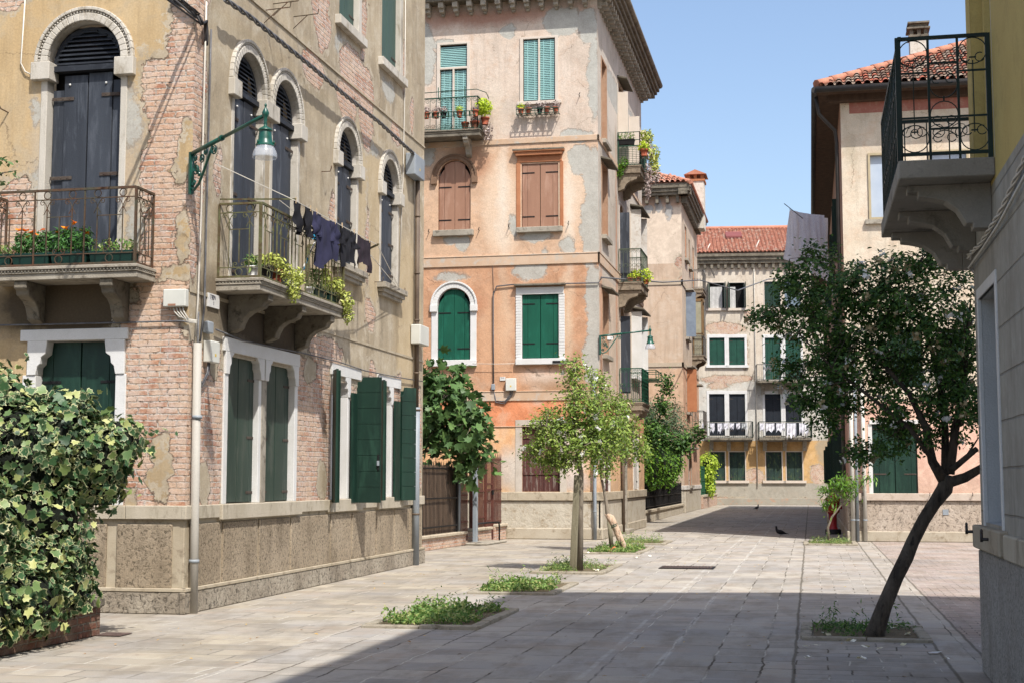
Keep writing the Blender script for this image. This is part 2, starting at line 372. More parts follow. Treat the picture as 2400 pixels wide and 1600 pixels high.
# ------------------------------------------------------------------ foliage
def leafmat(name, cols, edge=None, rough=.5, trans=.3):
    t = NT(name, rough, .35); a = t.xyz(t.attr('lv')); r = t.node('ShaderNodeValToRGB'); e = r.color_ramp.elements
    while len(e) < len(cols): e.new(.5)
    for i, c in enumerate(cols): e[i].position = i/(len(cols)-1); e[i].color = C(*c, .95, 1.)
    t.put(r.inputs[0], a[0]); col = r.outputs[0]
    if edge:
        w = t.math('MULTIPLY_ADD', t.noise(70, None, 2), .5, a[1])
        m = t.ramp(w, edge[1], edge[1]+.12); m = t.math('MULTIPLY', m, t.math('MULTIPLY', t.ramp(a[2], .1, .9), t.ramp(t.noise(14, None, 3), .35, .55))); col = t.mix(m, col, C(*edge[0]))
    t.put(t.b.inputs['Base Color'], col)
    if trans:
        tr = t.node('ShaderNodeBsdfTranslucent'); t.put(tr.inputs[0], t.mix(.5, col, (.5, .6, .1, 1), 'MULTIPLY') if 0 else col)
        ms = t.node('ShaderNodeMixShader'); ms.inputs[0].default_value = trans
        t.t.links.new(t.b.outputs[0], ms.inputs[1]); t.t.links.new(tr.outputs[0], ms.inputs[2])
        t.t.links.new(ms.outputs[0], t.n['Material Output'].inputs['Surface'])
    return t.m
# templates: (verts [x across, y along, z], edge flags, faces)
T_OVAL = (np.array([[0, 0, 0], [.22, .35, .05], [.2, .68, .04], [0, 1, -.08], [-.2, .68, .04], [-.22, .35, .05], [0, .5, -.02]]), np.array([.3, 1, 1, 1, 1, 1, 0]),
          [(0, 1, 6), (1, 2, 6), (2, 3, 6), (3, 4, 6), (4, 5, 6), (5, 0, 6)])
T_NARROW = (np.array([[0, 0, 0], [.12, .4, .03], [0, 1, -.1], [-.12, .4, .03], [0, .45, 0]]), np.array([.3, 1, 1, 1, 0]), [(0, 1, 4), (1, 2, 4), (2, 3, 4), (3, 0, 4)])
def _star(pts):
    v = np.array([[0, .32, -.03]]+[[x, y, .03*abs(x)*4-.12*max(0, y-.6)] for x, y in pts]); n = len(pts)
    return (v, np.array([0.]+[1.]*n), [(0, 1+i, 1+(i+1) % n) for i in range(n)])
T_IVY = _star([(0, 0), (.22, -.08), (.5, .12), (.36, .34), (.42, .62), (.16, .66), (0, 1), (-.16, .66), (-.42, .62), (-.36, .34), (-.5, .12), (-.22, -.08)])
T_FIG = _star([(0, 0), (.2, .02), (.44, .18), (.3, .36), (.46, .68), (.2, .6), (.1, .72), (0, 1.02), (-.1, .72), (-.2, .6), (-.46, .68), (-.3, .36), (-.44, .18), (-.2, .02)])
T_PETAL = _star([(0, 0), (.3, -.05), (.5, .2), (.38, .5), (.5, .8), (.2, .95), (0, .78), (-.2, .95), (-.5, .8), (-.38, .5), (-.5, .2), (-.3, -.05)])
def leaves(name, P, size, tmpl, m, parent=None, up=.5, out=None, sizej=.35, droop=0., var=None, kind=None, rng=None):
    """P: (N,3) leaf positions; out: optional (N,3) outward directions the blades tend to face"""
    rng = rng or RNG; P = np.asarray(P, float); N = len(P); tv, te, tf = tmpl; K = len(tv)
    nrm = rng.normal(size=(N, 3)); nrm /= np.linalg.norm(nrm, axis=1)[:, None]
    nrm += np.array([0, 0, up*1.6])
    if out is not None: nrm += np.asarray(out)*1.3
    nrm /= np.linalg.norm(nrm, axis=1)[:, None]
    d = rng.normal(size=(N, 3)); d[:, 2] -= droop*2; d -= nrm*np.sum(d*nrm, axis=1)[:, None]; d /= np.linalg.norm(d, axis=1)[:, None]
    s = np.cross(d, nrm); sz = size*(1+rng.uniform(-sizej, sizej, N))
    V = P[:, None, :] + (s[:, None, :]*tv[None, :, 0:1] + d[:, None, :]*tv[None, :, 1:2] + nrm[:, None, :]*tv[None, :, 2:3])*sz[:, None, None]
    V = V.reshape(-1, 3); off = np.array(parent.get('_o', (0, 0, 0))) if parent is not None else 0; V = V-off
    F = np.array([f for f in tf]); nf = len(tf); idx = (F[None]+(np.arange(N)*K)[:, None, None]).reshape(-1)
    me = D.meshes.new(name); me.vertices.add(N*K); me.vertices.foreach_set('co', V.reshape(-1))
    me.loops.add(N*nf*3); me.loops.foreach_set('vertex_index', idx.astype(np.int32))
    me.polygons.add(N*nf); me.polygons.foreach_set('loop_start', np.arange(0, N*nf*3, 3, dtype=np.int32)); me.polygons.foreach_set('loop_total', np.full(N*nf, 3, dtype=np.int32))
    me.update(calc_edges=True)
    a = me.attributes.new('lv', 'FLOAT_COLOR', 'POINT'); r = rng.uniform(0, 1, N) if var is None else var
    c = np.ones((N, K, 4)); c[:, :, 0] = r[:, None]; c[:, :, 1] = te[None]; c[:, :, 2] = rng.uniform(0, 1, N)[:, None]
    a.data.foreach_set('color', c.reshape(-1)); me.materials.append(m)
    me.polygons.foreach_set('use_smooth', np.ones(N*nf, dtype=bool))
    o = D.objects.new(name, me); COL.objects.link(o)
    if parent is not None: o.parent = parent; o['_o'] = tuple(parent.get('_o', (0, 0, 0)))
    return o
def in_ell(n, c, r, hollow=0., rng=None):
    rng = rng or RNG; v = rng.normal(size=(n, 3)); v /= np.linalg.norm(v, axis=1)[:, None]
    q = (hollow**3+(1-hollow**3)*rng.uniform(0, 1, n))**(1/3.); return np.array(c)+v*q[:, None]*np.array(r), v
def clump(pts, per, sig, rng=None):
    rng = rng or RNG; P = np.repeat(np.asarray(pts), per, axis=0); return P+rng.normal(size=P.shape)*sig
L_HIB = leafmat('hibiscus_leaf', [(84, 108, 48), (114, 140, 58), (140, 164, 72), (168, 182, 96)], trans=.35)
L_HIBD = leafmat('dark_hibiscus_leaf', [(46, 74, 36), (62, 98, 44), (84, 120, 54), (110, 142, 64)], trans=.3)
L_FIG = leafmat('fig_leaf', [(62, 88, 50), (80, 110, 60), (104, 134, 74)], trans=.2)
L_IVY = leafmat('ivy_leaf', [(34, 58, 32), (42, 70, 40), (52, 84, 48), (66, 98, 62), (84, 112, 74), (112, 134, 74), (190, 190, 124)], edge=((226, 222, 168), .98), trans=.2)
L_LAU = leafmat('laurel_leaf', [(60, 100, 36), (88, 130, 40), (122, 158, 52)], trans=.3)
L_OLV = leafmat('olive_leaf', [(58, 82, 52), (84, 106, 74), (122, 140, 108)], trans=.2)
L_YEL = leafmat('golden_leaf', [(150, 180, 50), (180, 204, 70), (204, 220, 90)], trans=.4)
L_WEED = leafmat('weed_leaf', [(70, 104, 48), (98, 134, 62), (136, 160, 84), (170, 170, 110)], trans=.3)
L_SUC = leafmat('succulent_leaf', [(132, 144, 66), (172, 180, 84), (196, 200, 110)], trans=.2)
L_PUR = leafmat('purple_grey_leaf', [(120, 104, 100), (156, 140, 134), (184, 168, 160)], trans=.1)
L_LIME = leafmat('lime_leaf', [(150, 176, 40), (188, 208, 60), (212, 224, 84)], trans=.35)
L_DRY = leafmat('withered_bloom', [(150, 128, 92), (190, 172, 132), (214, 202, 168)], trans=.2)
W_PET = leafmat('white_petal', [(236, 234, 228), (248, 247, 243), (255, 255, 252)], trans=.3)
O_PET = leafmat('orange_petal', [(236, 120, 20), (248, 150, 30)], trans=.2)

# ------------------------------------------------------------------ joinery + ironwork
def boards(mb, fr, u0, u1, z0, z1, d, th=.035, gaps=(), g=.006, m=0):
    e = [u0]+[u0+(u1-u0)*q for q in gaps]+[u1]
    for a, b in zip(e, e[1:]): mb.box(fr, a+g/2, b-g/2, z0, z1, d, d+th, m)
def strap(mb, fr, u0, u1, z, d, m=1, h=.035):
    mb.box(fr, u0, u1, z-h/2, z+h/2, d, d+.008, m)
    for q in (.2, .5, .8):
        u = u0+(u1-u0)*q; mb.box(fr, u-.007, u+.007, z-.007, z+.007, d+.008, d+.013, m)
def shutters(par, fr, u0, u1, z0, z1, d, m, st=STRAP, zs=(.15, .85), gap=.012, fold=.28, bev=.004, lab=None, slen=.5):
    c = (u0+u1)/2; H = z1-z0; out = []
    for s in (0, 1):
        a, b = (u0+.008, c-gap/2) if s == 0 else (c+gap/2, u1-.008); mb = MB()
        boards(mb, fr, a, b, z0+.01, z1-.008, d, gaps=(fold,) if s == 0 else (1-fold,))
        for q in zs:
            w = (b-a)*slen
            if s == 0: strap(mb, fr, a, a+w, z0+H*q, d+.035)
            else: strap(mb, fr, b-w, b, z0+H*q, d+.035)
        o = mb.build('shutter', [m, st], par, bev); out.append(o)
        if lab: o['label'] = lab
    return out
def louvres(mb, fr, u0, u1, z0, z1, d, pitch=.045, m=0, t=.012, w=.035):
    z = z0
    while z < z1-.01:
        P = fr.P; mb.hexa([P(u0, z, d+w), P(u1, z, d+w), P(u1, z+t, d+w), P(u0, z+t, d+w), P(u0, z+w*.8, d), P(u1, z+w*.8, d), P(u1, z+w*.8+t, d), P(u0, z+w*.8+t, d)], m); z += pitch
def arch_prism(mb, fr, cu, zs, r0, r1, d0, d1, m=0, n=22, a0=0, a1=180):
    for i in range(n):
        p = R(a0+(a1-a0)*i/n); q = R(a0+(a1-a0)*(i+1)/n); P = fr.P
        f = lambda r, a, d: P(cu+r*math.cos(a), zs+r*math.sin(a), d)
        mb.hexa([f(r0, p, d0), f(r1, p, d0), f(r1, q, d0), f(r0, q, d0), f(r0, p, d1), f(r1, p, d1), f(r1, q, d1), f(r0, q, d1)], m)
def spiral(mb, fr, u, z, d, R_, r, a0, turns=1.4, sgn=1, m=0, n=14):
    pts = []
    for i in range(n+1):
        q = i/n; a = R(a0)+sgn*turns*2*PI*q; rr = R_*(1-q*.72); pts.append(fr.P(u+rr*math.cos(a), z+rr*math.sin(a), d))
    mb.tube(pts, r, 4, m, caps=False)
def rail_ornate(mb, fr, u0, u1, z0, z1, d, mod=.58, r=.008):
    """top band of rings, Y scrolls, framed bars and a ring at the foot of each bay"""
    P = fr.P; T = .02; bar = lambda a, b, h, k=.01: mb.box(fr, a, b, h-k/2, h+k/2, d-k/2, d+k/2)
    bar(u0, u1, z1, .028); bar(u0, u1, z1-.115, .012); bar(u0, u1, z0+.02, .024); bar(u0, u1, z0+.14, .012)
    n = max(1, round((u1-u0)/mod)); w = (u1-u0)/n
    V = lambda u, a, b, k=.011: mb.box(fr, u-k/2, u+k/2, a, b, d-k/2, d+k/2)
    for i in range(n+1): V(u0+i*w, z0, z1+.005, .022 if i in (0, n) else .016)
    for i in range(n):
        a = u0+i*w
        for q in (.25, .75):
            u = a+w*q; mb.ring(fr, u, z1-.06, d, .045, .006)
            for s in (-1, 1):
                spiral(mb, fr, u+s*.062, z1-.155, d, .034, .005, 90, 1.1, -s)
                mb.tube([P(u+s*.06, z1-.12, d), P(u+s*.02, z1-.17, d), P(u, z1-.22, d), P(u+s*.045, z1-.3, d)], .005, 4)
            V(u, z0+.14, z1-.2)
        bar(a+w*.25, a+w*.75, z1-.33)
        V(a+w*.5, z0+.2, z1-.33); mb.ring(fr, a+w*.5, z0+.08, d, .048, .006)
        for s in (-1, 1):
            spiral(mb, fr, a+w*.5+s*.05, z0+.18, d, .036, .005, -90, 1.1, s)
def rail_scrolls(mb, fr, u0, u1, z0, z1, d, sp=.19, band=.12, r=.006, mid=None, bars=True):
    """bars with a row of spirals under the top rail and above the foot"""
    bar = lambda h, k: mb.box(fr, u0, u1, h-k/2, h+k/2, d-k/2, d+k/2)
    bar(z1, .03); bar(z0, .02)
    n = max(2, round((u1-u0)/sp)); w = (u1-u0)/n
    for i in range(n+1):
        u = u0+i*w; k = .022 if i in (0, n) else .011
        mb.box(fr, u-k/2, u+k/2, z0, z1, d-k/2, d+k/2)
    for i in range(n):
        u = u0+(i+.5)*w
        spiral(mb, fr, u, z1-band*.55, d, w*.42, r, 180, 1.5, -1); spiral(mb, fr, u, z0+band*.55, d, w*.42, r, 180, 1.5, 1)
        if mid: mb.ring(fr, u, z0+(z1-z0)*mid, d, w*.4, r, n=12)
BRK = [(0, 0), (.5, 0), (.5, -.09), (.45, -.11), (.43, -.17), (.36, -.2), (.28, -.23), (.21, -.29), (.17, -.37), (.15, -.44), (.06, -.48), (0, -.5)]
def bracket(mb, fr, u, w, z, sd=1., sz=1.):
    mb.prism([fr.P(u-w/2, z+b*sz, a*sd) for a, b in BRK], [fr.P(u+w/2, z+b*sz, a*sd) for a, b in BRK])
def side_fr(fr, u, sgn):
    """frame running outwards from the wall at u (for the end of a balcony)"""
    return Fr(fr.P(u, 0, 0), fr.n, fr.u*sgn)
def tile_roof(name, o, u, s, W, L, m, parent, pw=.2, pl=.36, rad=None, clip=None):
    """rows of half-round tiles: o eave corner, u along the eave, s up the slope"""
    o = Vector(o); u = Vector(u).normalized(); s = Vector(s).normalized(); n = u.cross(s).normalized()
    if n.z < 0: n = -n
    V = []; F = []; CL = []; rad = rad or pw*.36; K = 5; nc = int(W/pw); nr = int(L/pl)+1
    for i in range(nc):
        for j in range(nr):
            cu = (i+.5)*pw; cs = j*pl
            if clip and not clip(cu, cs): continue
            jx = random.uniform(-.012, .012); c = random.random(); k = len(V)
            for (q, sc, lift) in ((cs-.05, 1., .045), (min(cs+pl, L), .82, .02)):
                for a in range(K+1):
                    t = PI*a/K; V.append(o+u*(cu+jx+rad*sc*math.cos(t))+s*q+n*(rad*sc*math.sin(t)+lift)); CL.append(c)
            for a in range(K): F.append((k+a, k+a+1, k+K+2+a, k+K+1+a))
            # valley tile
            k = len(V); c2 = random.random()
            for (q, z) in ((cs-.03, .03), (min(cs+pl, L), .0)):
                for w_, h_ in ((.2, .035), (.5, 0), (.8, .035)):
                    V.append(o+u*((i+w_+.5)*pw)+s*q+n*(z+h_)); CL.append(c2)
            F += [(k, k+1, k+4, k+3), (k+1, k+2, k+5, k+4)]
    off = Vector(parent.get('_o', (0, 0, 0))); me = D.meshes.new(name); me.from_pydata([tuple(p-off) for p in V], [], F)
    at = me.attributes.new('lv', 'FLOAT_COLOR', 'POINT'); at.data.foreach_set('color', np.repeat(np.array(CL), 4)); me.materials.append(m)
    me.polygons.foreach_set('use_smooth', [False]*len(F))
    ob = D.objects.new(name, me); COL.objects.link(ob); ob.parent = parent; ob['_o'] = tuple(off); return ob
# ================================================================== LEFT BRICK HOUSE
LB = Fr((-7.35, 0, 0), (0, 1, 0), (1, 0, 0)); LA = Fr((0, 16, 0), (1, 0, 0), (0, -1, 0))
H1 = thing('brick_house', (-7.35, 16, 0), 'left corner house with crumbling ochre plaster over brick and arched blue-grey shutters', 'house')
_LAw = wallmat('plaster_ochre_brick', 0, ((216, 186, 136), (204, 172, 120), (194, 174, 140)),
    brick=[(-7.5, 7.2, .2, 1.3, 'b'), (-7.62, 5.9, .42, .95, 'b'), (-7.62, 4.9, .42, 1.3, 'b'), (-7.7, 2.2, .5, 1.55, 'b'), (-8.1, 7.95, .5, .25), (-9.9, 7.75, .25, .2), (-9.72, 4.9, .3, .5), (-7.9, 3.4, .35, .22)],
    over=[(-7.42, 5.6, .16, .4), (-7.45, 4.55, .12, .35), (-7.52, 4.08, .3, .13), (-7.66, 1.75, .14, .42), (-8.0, 1.35, .1, .2), (-7.4, 3.6, .08, .3)],
    grey=[(-8.2, 6.1, .09, .4), (-9.5, 6.2, .09, .2), (-9.5, 5.0, .14, .5), (-8.1, 4.75, .09, .35)],
    stains_and_shade=[(-8.9, 3.72, 1.2, .42, (84, 72, 56), .95), (-8.2, 5.3, .18, .9, (196, 176, 150), .7), (-9.45, 5.4, .14, .8, (200, 184, 160), .7)], eff=.8, pits=.03)  # big dark oval: dark plaster, deepened in colour to imitate balcony shade
_LBw = wallmat('plaster_beige_brick', 1, ((198, 180, 148), (176, 158, 128), (212, 198, 172)),
    brick=[(16.12, 7.0, .22, 1.2, 'b'), (16.1, 5.0, .2, 1.0), (16.75, 5.5, .14, .3), (16.3, 2.2, .7, 1.05, 'b'), (18.5, 2.2, 1.6, .8, 'b'), (20.45, 2.3, .75, 1.1, 'b'), (23.2, 2.2, 3.2, .95, 'b'), (23.3, 3.45, .35, .2), (21.0, 3.55, .8, .25),
           (20.6, 9.35, .55, 1.1), (22.3, 8.35, .8, .42), (22.95, 7.95, .4, .75), (20.3, 7.85, .5, .28), (21.9, 7.75, .5, .3), (21.25, 5.75, .2, .42), (23.3, 4.45, .3, .28), (24.7, 7.9, .3, .2), (25.8, 8.5, .14, .35), (26.3, 6.3, .12, .3), (23.05, 5.6, .09, .7), (26.0, 2.4, .6, 1.0, 'b'), (24.95, 3.3, .35, .22), (22.7, 9.3, .14, .6), (25.2, 9.3, .12, .5)],
    over=[(20.3, 3.25, .3, .16), (16.75, 3.2, .2, .35), (16.5, 1.6, .2, .25), (20.9, 1.6, .25, .3), (22.9, 3.35, .35, .3, 'b'), (24.3, 3.4, .3, .3, 'b'), (25.7, 3.15, .5, .5, 'b'), (21.1, 9.1, .16, .3)],
    grey=[(21.8, 8.55, .55, .22), (23.2, 7.3, .5, .14), (24.2, 8.6, .4, .2)],
    stains_and_shade=[(18.4, 3.72, 1.75, .42, (78, 66, 52), .95), (16.6, 3.9, .25, .3, (120, 104, 80), .7), (22.9, 6.0, 1.2, 1.6, (206, 180, 132), .5), (25.6, 4.5, .9, 1.6, (212, 184, 134), .5), (17.0, 8.9, 1.6, .6, (168, 148, 112), .5), (20.8, 4.5, .9, .5, (206, 184, 144), .5), (21.5, 4.5, .05, .35, (104, 90, 70), .7), (22.4, 4.45, .06, .3, (104, 90, 70), .7), (23.9, 4.4, .05, .4, (110, 96, 74), .7), (24.85, 4.5, .05, .3, (110, 96, 74), .7), (21.5, 8.6, .06, .3, (104, 90, 70), .6), (24.6, 8.5, .06, .35, (104, 90, 70), .6), (20.3, 3.9, .3, .25, (110, 94, 72), .6)], eff=.95, pits=.05)  # long brown oval at slab level: dark plaster plus painted balcony shade
BRKW = mat('reveal_paint', C(238, 232, 222), C(216, 206, 192), 3, .8, c3=C(190, 180, 164), bump=.003)
AD, AG = (-9.36, -8.30, 4.12, 7.34, True, .16), (-9.36, -8.29, 1.29, 3.3, False, .16)
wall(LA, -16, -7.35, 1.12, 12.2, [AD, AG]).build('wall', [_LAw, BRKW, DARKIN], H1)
ARC = [17.75, 19.12, 21.94, 24.34]
bh = [(17.19, 18.28, 1.29, 3.2, False, .11), (18.56, 19.62, 1.29, 3.2, False, .11), (21.4, 22.05, 1.29, 3.15, False, .3), (23.88, 24.5, 1.29, 3.15, False, .3)]
bh += [(c-.5, c+.5, 4.12 if i < 2 else 5.03, 7.34, True, .13) for i, c in enumerate(ARC)]
bh += [(21.45, 22.45, 9.05, 11, False, .12), (23.8, 24.95, 9.0, 11, False, .12)]
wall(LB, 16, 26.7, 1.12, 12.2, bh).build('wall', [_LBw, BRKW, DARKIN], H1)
_b = MB(); _b.face([(-7.35, 26.7, 0), (-16, 26.7, 0), (-16, 26.7, 12.2), (-7.35, 26.7, 12.2)]); _b.build('wall', _LBw, H1)
_b = MB(); _b.cube(-16.5, -6.95, 15.6, 27.1, 12.2, 12.4); _b.prism([(-16.5, 15.6, 12.4), (-6.95, 15.6, 12.4), (-11.7, 15.6, 14)], [(-16.5, 27.1, 12.4), (-6.95, 27.1, 12.4), (-11.7, 27.1, 14)]); _b.build('roof', RIDGE, H1)
# plinth: rough-cast panels between smooth strips, battered foot
_PL = stucco('rough_cast', (196, 178, 152), (176, 158, 132), (112, 98, 80), 24, .024)
_PL2 = stucco('rough_cast_foot', (204, 192, 172), (176, 162, 142), (104, 94, 80), 17, .035)
_SM = mat('smooth_render', C(206, 192, 166), C(190, 174, 146), 2, .9, c3=C(150, 134, 110), bump=.004)
mb = MB(); J = [16.12, 17.08, 18.3, 19.52, 21.27, 22.33, 23.66, 24.76, 25.75, 26.62]
for a, b in zip(J, J[1:]): mb.box(LB, a+.03, b-.03, .3, 1.06, -.02, .022)
for a, b in ((-16, -13), (-12.9, -10.6), (-10.5, -8.35), (-8.22, -7.5)): mb.box(LA, a, b, .3, 1.06, -.02, .022)
mb.build('plinth', _PL, H1, .01)
mb = MB(); mb.box(LB, 16.004, 26.7, .0, 1.12, -.1, .0); mb.box(LA, -16, -7.353, .0, 1.12, -.1, .0)
for pts in ([(16-.06, .06), (26.72, .06)],):
    mb.box(LB, 15.94, 26.73, .262, .305, -.02, .062)
mb.box(LA, -16, -7.3, .262, .305, -.02, .062); mb.build('plinth', _SM, H1, .006)
mb = MB(); mb.box(LB, 15.93, 26.74, 0, .26, -.02, .055); mb.box(LA, -16, -7.3, 0, .26, -.02, .055); mb.build('plinth', _PL2, H1, .012)
mb = MB(); e = [15.94, 16.95, 19.85, 21.1, 22.75, 23.65, 25.15, 26.73]
for i, (a, b) in enumerate(zip(e, e[1:])): mb.box(LB, a+.003, b-.003, 1.12-(.03 if i in (1, 3, 5) else 0), 1.285, -.02, .075 if i in (1, 3, 5) else .045)
for a, b in ((-16, -11), (-11, -9.6), (-9.6, -8.1), (-8.1, -7.31)): mb.box(LA, a+.003, b-.003, 1.12, 1.285, -.02, .05)
mb.build('sill_course', mat('sill_band', C(214, 202, 180), C(196, 184, 160), 1.8, .85, c3=C(150, 138, 116), bump=.005, streak=.5), H1, .008)
mb = MB(); mb.box(LB, 16.0, 26.7, 8.1, 8.13, -.01, .02); mb.box(LB, 16, 26.7, 3.86, 3.9, -.01, .014); mb.build('string_course', _SM, H1)

def arched_window(par, fr, c, z0, door, dk=.16):
    w = None; mb = MB(); zs = 6.84
    arch_prism(mb, fr, c, zs, .50, .60, -.02, .045); arch_prism(mb, fr, c, zs, .60, .635, -.02, .02); arch_prism(mb, fr, c, zs, .635, .68, -.02, .055)
    K = 46
    for i in range(K):                                  # bead course of the archivolt
        a = R(180*(i+.5)/K); k = .0125
        p = (c+.6175*math.cos(a), zs+.6175*math.sin(a)); mb.box(fr, p[0]-k, p[0]+k, p[1]-k, p[1]+k, .02, .045)
    for s in (-1, 1):
        a, b = (c-.70, c-.44) if s < 0 else (c+.44, c+.70)
        mb.box(fr, a, b, 6.6, 6.83, -dk, .09)
        a, b = (c-.59, c-.50) if s < 0 else (c+.50, c+.59); mb.box(fr, a, b, z0, 6.6, -dk, .012)
    w = mb.build('window', STONE, par, .008)
    zb = z0+.01; mb = MB()
    louv = MB(); louv.box(fr, c-.5, c+.5, 6.72, 6.79, -dk, -.03)
    arch_prism(louv, fr, c, 6.8, .43, .498, -dk, -dk+.05)
    z = 6.82
    while z < 7.26:
        h = math.sqrt(max(.0, .44**2-(z-6.8)**2)); P = fr.P; t = .014
        if h > .08: louv.hexa([P(c-h, z, -dk+.07), P(c+h, z, -dk+.07), P(c+h, z+t, -dk+.07), P(c-h, z+t, -dk+.07), P(c-h, z+.06, -dk), P(c+h, z+.06, -dk), P(c+h, z+.06+t, -dk), P(c-h, z+.06+t, -dk)])
        z += .058
    louv.build('louvre', BLUED, w)
    for s in (0, 1):
        mb = MB(); a, b = (c-.49, c-.006) if s == 0 else (c+.006, c+.49); f = .33 if s == 0 else .67; m_ = a+(b-a)*f
        if s == 0: boards(mb, fr, a, m_, zb, 6.5, -dk); boards(mb, fr, m_, b, zb, 6.68, -dk+.02)
        else: boards(mb, fr, a, m_, zb, 6.7, -dk+.02); boards(mb, fr, m_, b, zb, 6.6, -dk)
        for zz in (zb+.2, zb+(6.5-zb)*.52, 6.38):
            if s == 0: strap(mb, fr, a, a+.3, zz, -dk+.06, 1, .045)
            else: strap(mb, fr, b-.3, b, zz+.03, -dk+.06, 1, .045)
        mb.blob(fr.P((a+b)/2, 6.56, -dk+.065), .016, .016, .016, 2, 6)
        mb.build('shutter', [BLUE, STRAP, WPAINT], w, .004)
    return w
arched_window(H1, LA, -8.83, 4.12, True)
for i, c in enumerate(ARC):
    w = arched_window(H1, LB, c, 4.12 if i < 2 else 5.03, i < 2, .13)
    if i > 1:
        mb = MB(); mb.box(LB, c-.7, c+.7, 4.93, 5.03, -.1, .16); mb.box(LB, c-.66, c+.66, 4.86, 4.93, -.02, .12); mb.box(LB, c-.62, c+.62, 4.8, 4.86, -.02, .08)
        for k in range(44): u = c-.66+k*.03; mb.box(LB, u, u+.014, 4.935, 4.955, .16, .17)
        mb.build('sill', STONE2, w, .008)
# ground-floor windows with shouldered stone lintels
def lintel(mb, fr, u0, u1, holes, z0, z1, zc, d=.035, dep=.2):
    """holes: (a,b): shouldered opening, corbels drop to z0"""
    mb.box(fr, u0, u1, zc+.1, z1, -.02, d)
    P = fr.P
    e = [u0]
    for a, b in holes:
        for s, uu in ((1, a), (-1, b)):
            prof = [(-.12, z0), (.0, z0), (.02, z0+.1), (.06, z0+.14), (.07, z0+.22), (.13, z0+.26), (.15, zc+.1), (-.12, zc+.1)]
            mb.prism([P(uu+s*x, z, -dep) for x, z in prof], [P(uu+s*x, z, d) for x, z in prof])
def jamb(mb, fr, a, b, z0, z1, d=.02, dep=.2): mb.box(fr, a, b, z0, z1, -dep, d)
mb = MB(); lintel(mb, LB, 17.02, 19.78, [(17.19, 18.28), (18.56, 19.62)], 2.95, 3.42, 3.14, dep=.11)
for a, b in ((17.06, 17.19), (19.62, 19.74)): jamb(mb, LB, a, b, 1.285, 2.95, dep=.11)
mb.box(LB, 18.27, 18.37, 1.285, 2.95, -.11, .004)
w = mb.build('window', WPAINT, H1, .006)
mb = MB(); mb.box(LB, 18.36, 18.54, 1.285, 2.95, -.18, .015); mb.build('mullion', STONE2, w, .01)
for a, b in ((17.19, 18.28), (18.56, 19.62)): shutters(w, LB, a, b, 1.29, 3.22, -.11, GRN2, zs=(.07, .45, .85), lab='closed grey-green shutter', slen=.42)
for (a, b, u0, u1) in ((21.4, 22.05, 21.22, 22.72), (23.88, 24.5, 23.7, 25.08)):
    mb = MB(); lintel(mb, LB, u0, u1, [(a, b)], 2.92, 3.42, 3.14, dep=.3); jamb(mb, LB, a-.14, a, 1.285, 2.92, dep=.3); jamb(mb, LB, b, b+.14, 1.285, 2.92, dep=.3)
    w = mb.build('window', WPAINT, H1, .006)
    # folding leaves: one flat against the wall, one swung out towards the street
    for (h, k, ang) in ((a-.14, -1, 62), (b+.12, 1, 0)):
        mb = MB()
        if k < 0:
            f2 = Fr(LB.P(h-.05, 0, .05), (math.sin(R(28)), -math.cos(R(28)), 0), (math.cos(R(28)), math.sin(R(28)), 0))
            mb.box(f2, 0, .34, 1.24, 3.3, 0, .035); [mb.box(f2, 0, .34, 1.45+i*.26, 1.456+i*.26, .035, .037, 1) for i in range(8)]
            f3 = Fr(LB.P(h-.05, 0, .05), (1, .12, 0), (.12, -1, 0))
            boards(mb, f3, 0.02, .13, 1.24, 3.3, 0)
        else:
            w2 = .3 if a < 22 else .38; mb.box(LB, h-.06, h+w2-.1, 1.22, 3.0, .05, .085); f3 = Fr(LB.P(h+w2-.08, 0, .07), (1, .1, 0), (.1, -1, 0)) if a < 22 else Fr(LB.P(h+w2-.08, 0, .07), (.42, 1, 0), (1, -.42, 0))
            for i in range(8):
                z0 = 1.22+i*.257; z1 = z0+.251
                if i < 7: mb.box(f3, .0, .41, z0, z1, 0, .04)
                else: mb.prism([f3.P(q[0], q[1], 0) for q in ((0, z0), (.41, z0), (.41, z1), (.1, z1), (.05, z0+.12), (0, z0+.08))], [f3.P(q[0], q[1], .04) for q in ((0, z0), (.41, z0), (.41, z1), (.1, z1), (.05, z0+.12), (0, z0+.08))])
            mb.box(f3, .0, .41, 1.22, 3.2, -.004, -.002)
            if a < 22: mb.box(f3, .355, .385, 1.75, 2.0, .04, .055, 1); mb.box(f3, .35, .39, 1.82, 1.9, .055, .075, 2)
        mb.build('shutter', [GRN, BLACK, PIPEZ], w, .004)['label'] = 'dark green shutter leaf folded open'
mb = MB(); lintel(mb, LA, -9.58, -8.13, [(-9.36, -8.29)], 2.88, 3.44, 3.2, dep=.16); jamb(mb, LA, -9.54, -9.36, 1.285, 2.88, dep=.16); jamb(mb, LA, -8.29, -8.15, 1.285, 2.88, dep=.16)
w = mb.build('window', WPAINT, H1, .006); shutters(w, LA, -9.36, -8.29, 1.29, 3.3, -.16, GRN, BLACK, zs=(.1, .75), lab='closed dark green shutter')
for a, b in ((21.45, 22.45), (23.8, 24.95)):
    mb = MB(); mb.box(LB, a-.2, b+.22, 8.9, 9.05, -.1, .1); mb.box(LB, b, b+.16, 9.05, 11, -.1, .012); w = mb.build('window', STONE, H1, .008)
    shutters(w, LB, a, b, 9.05, 11, -.12, GRNU, STRAP, lab='closed grey-green shutter'); 
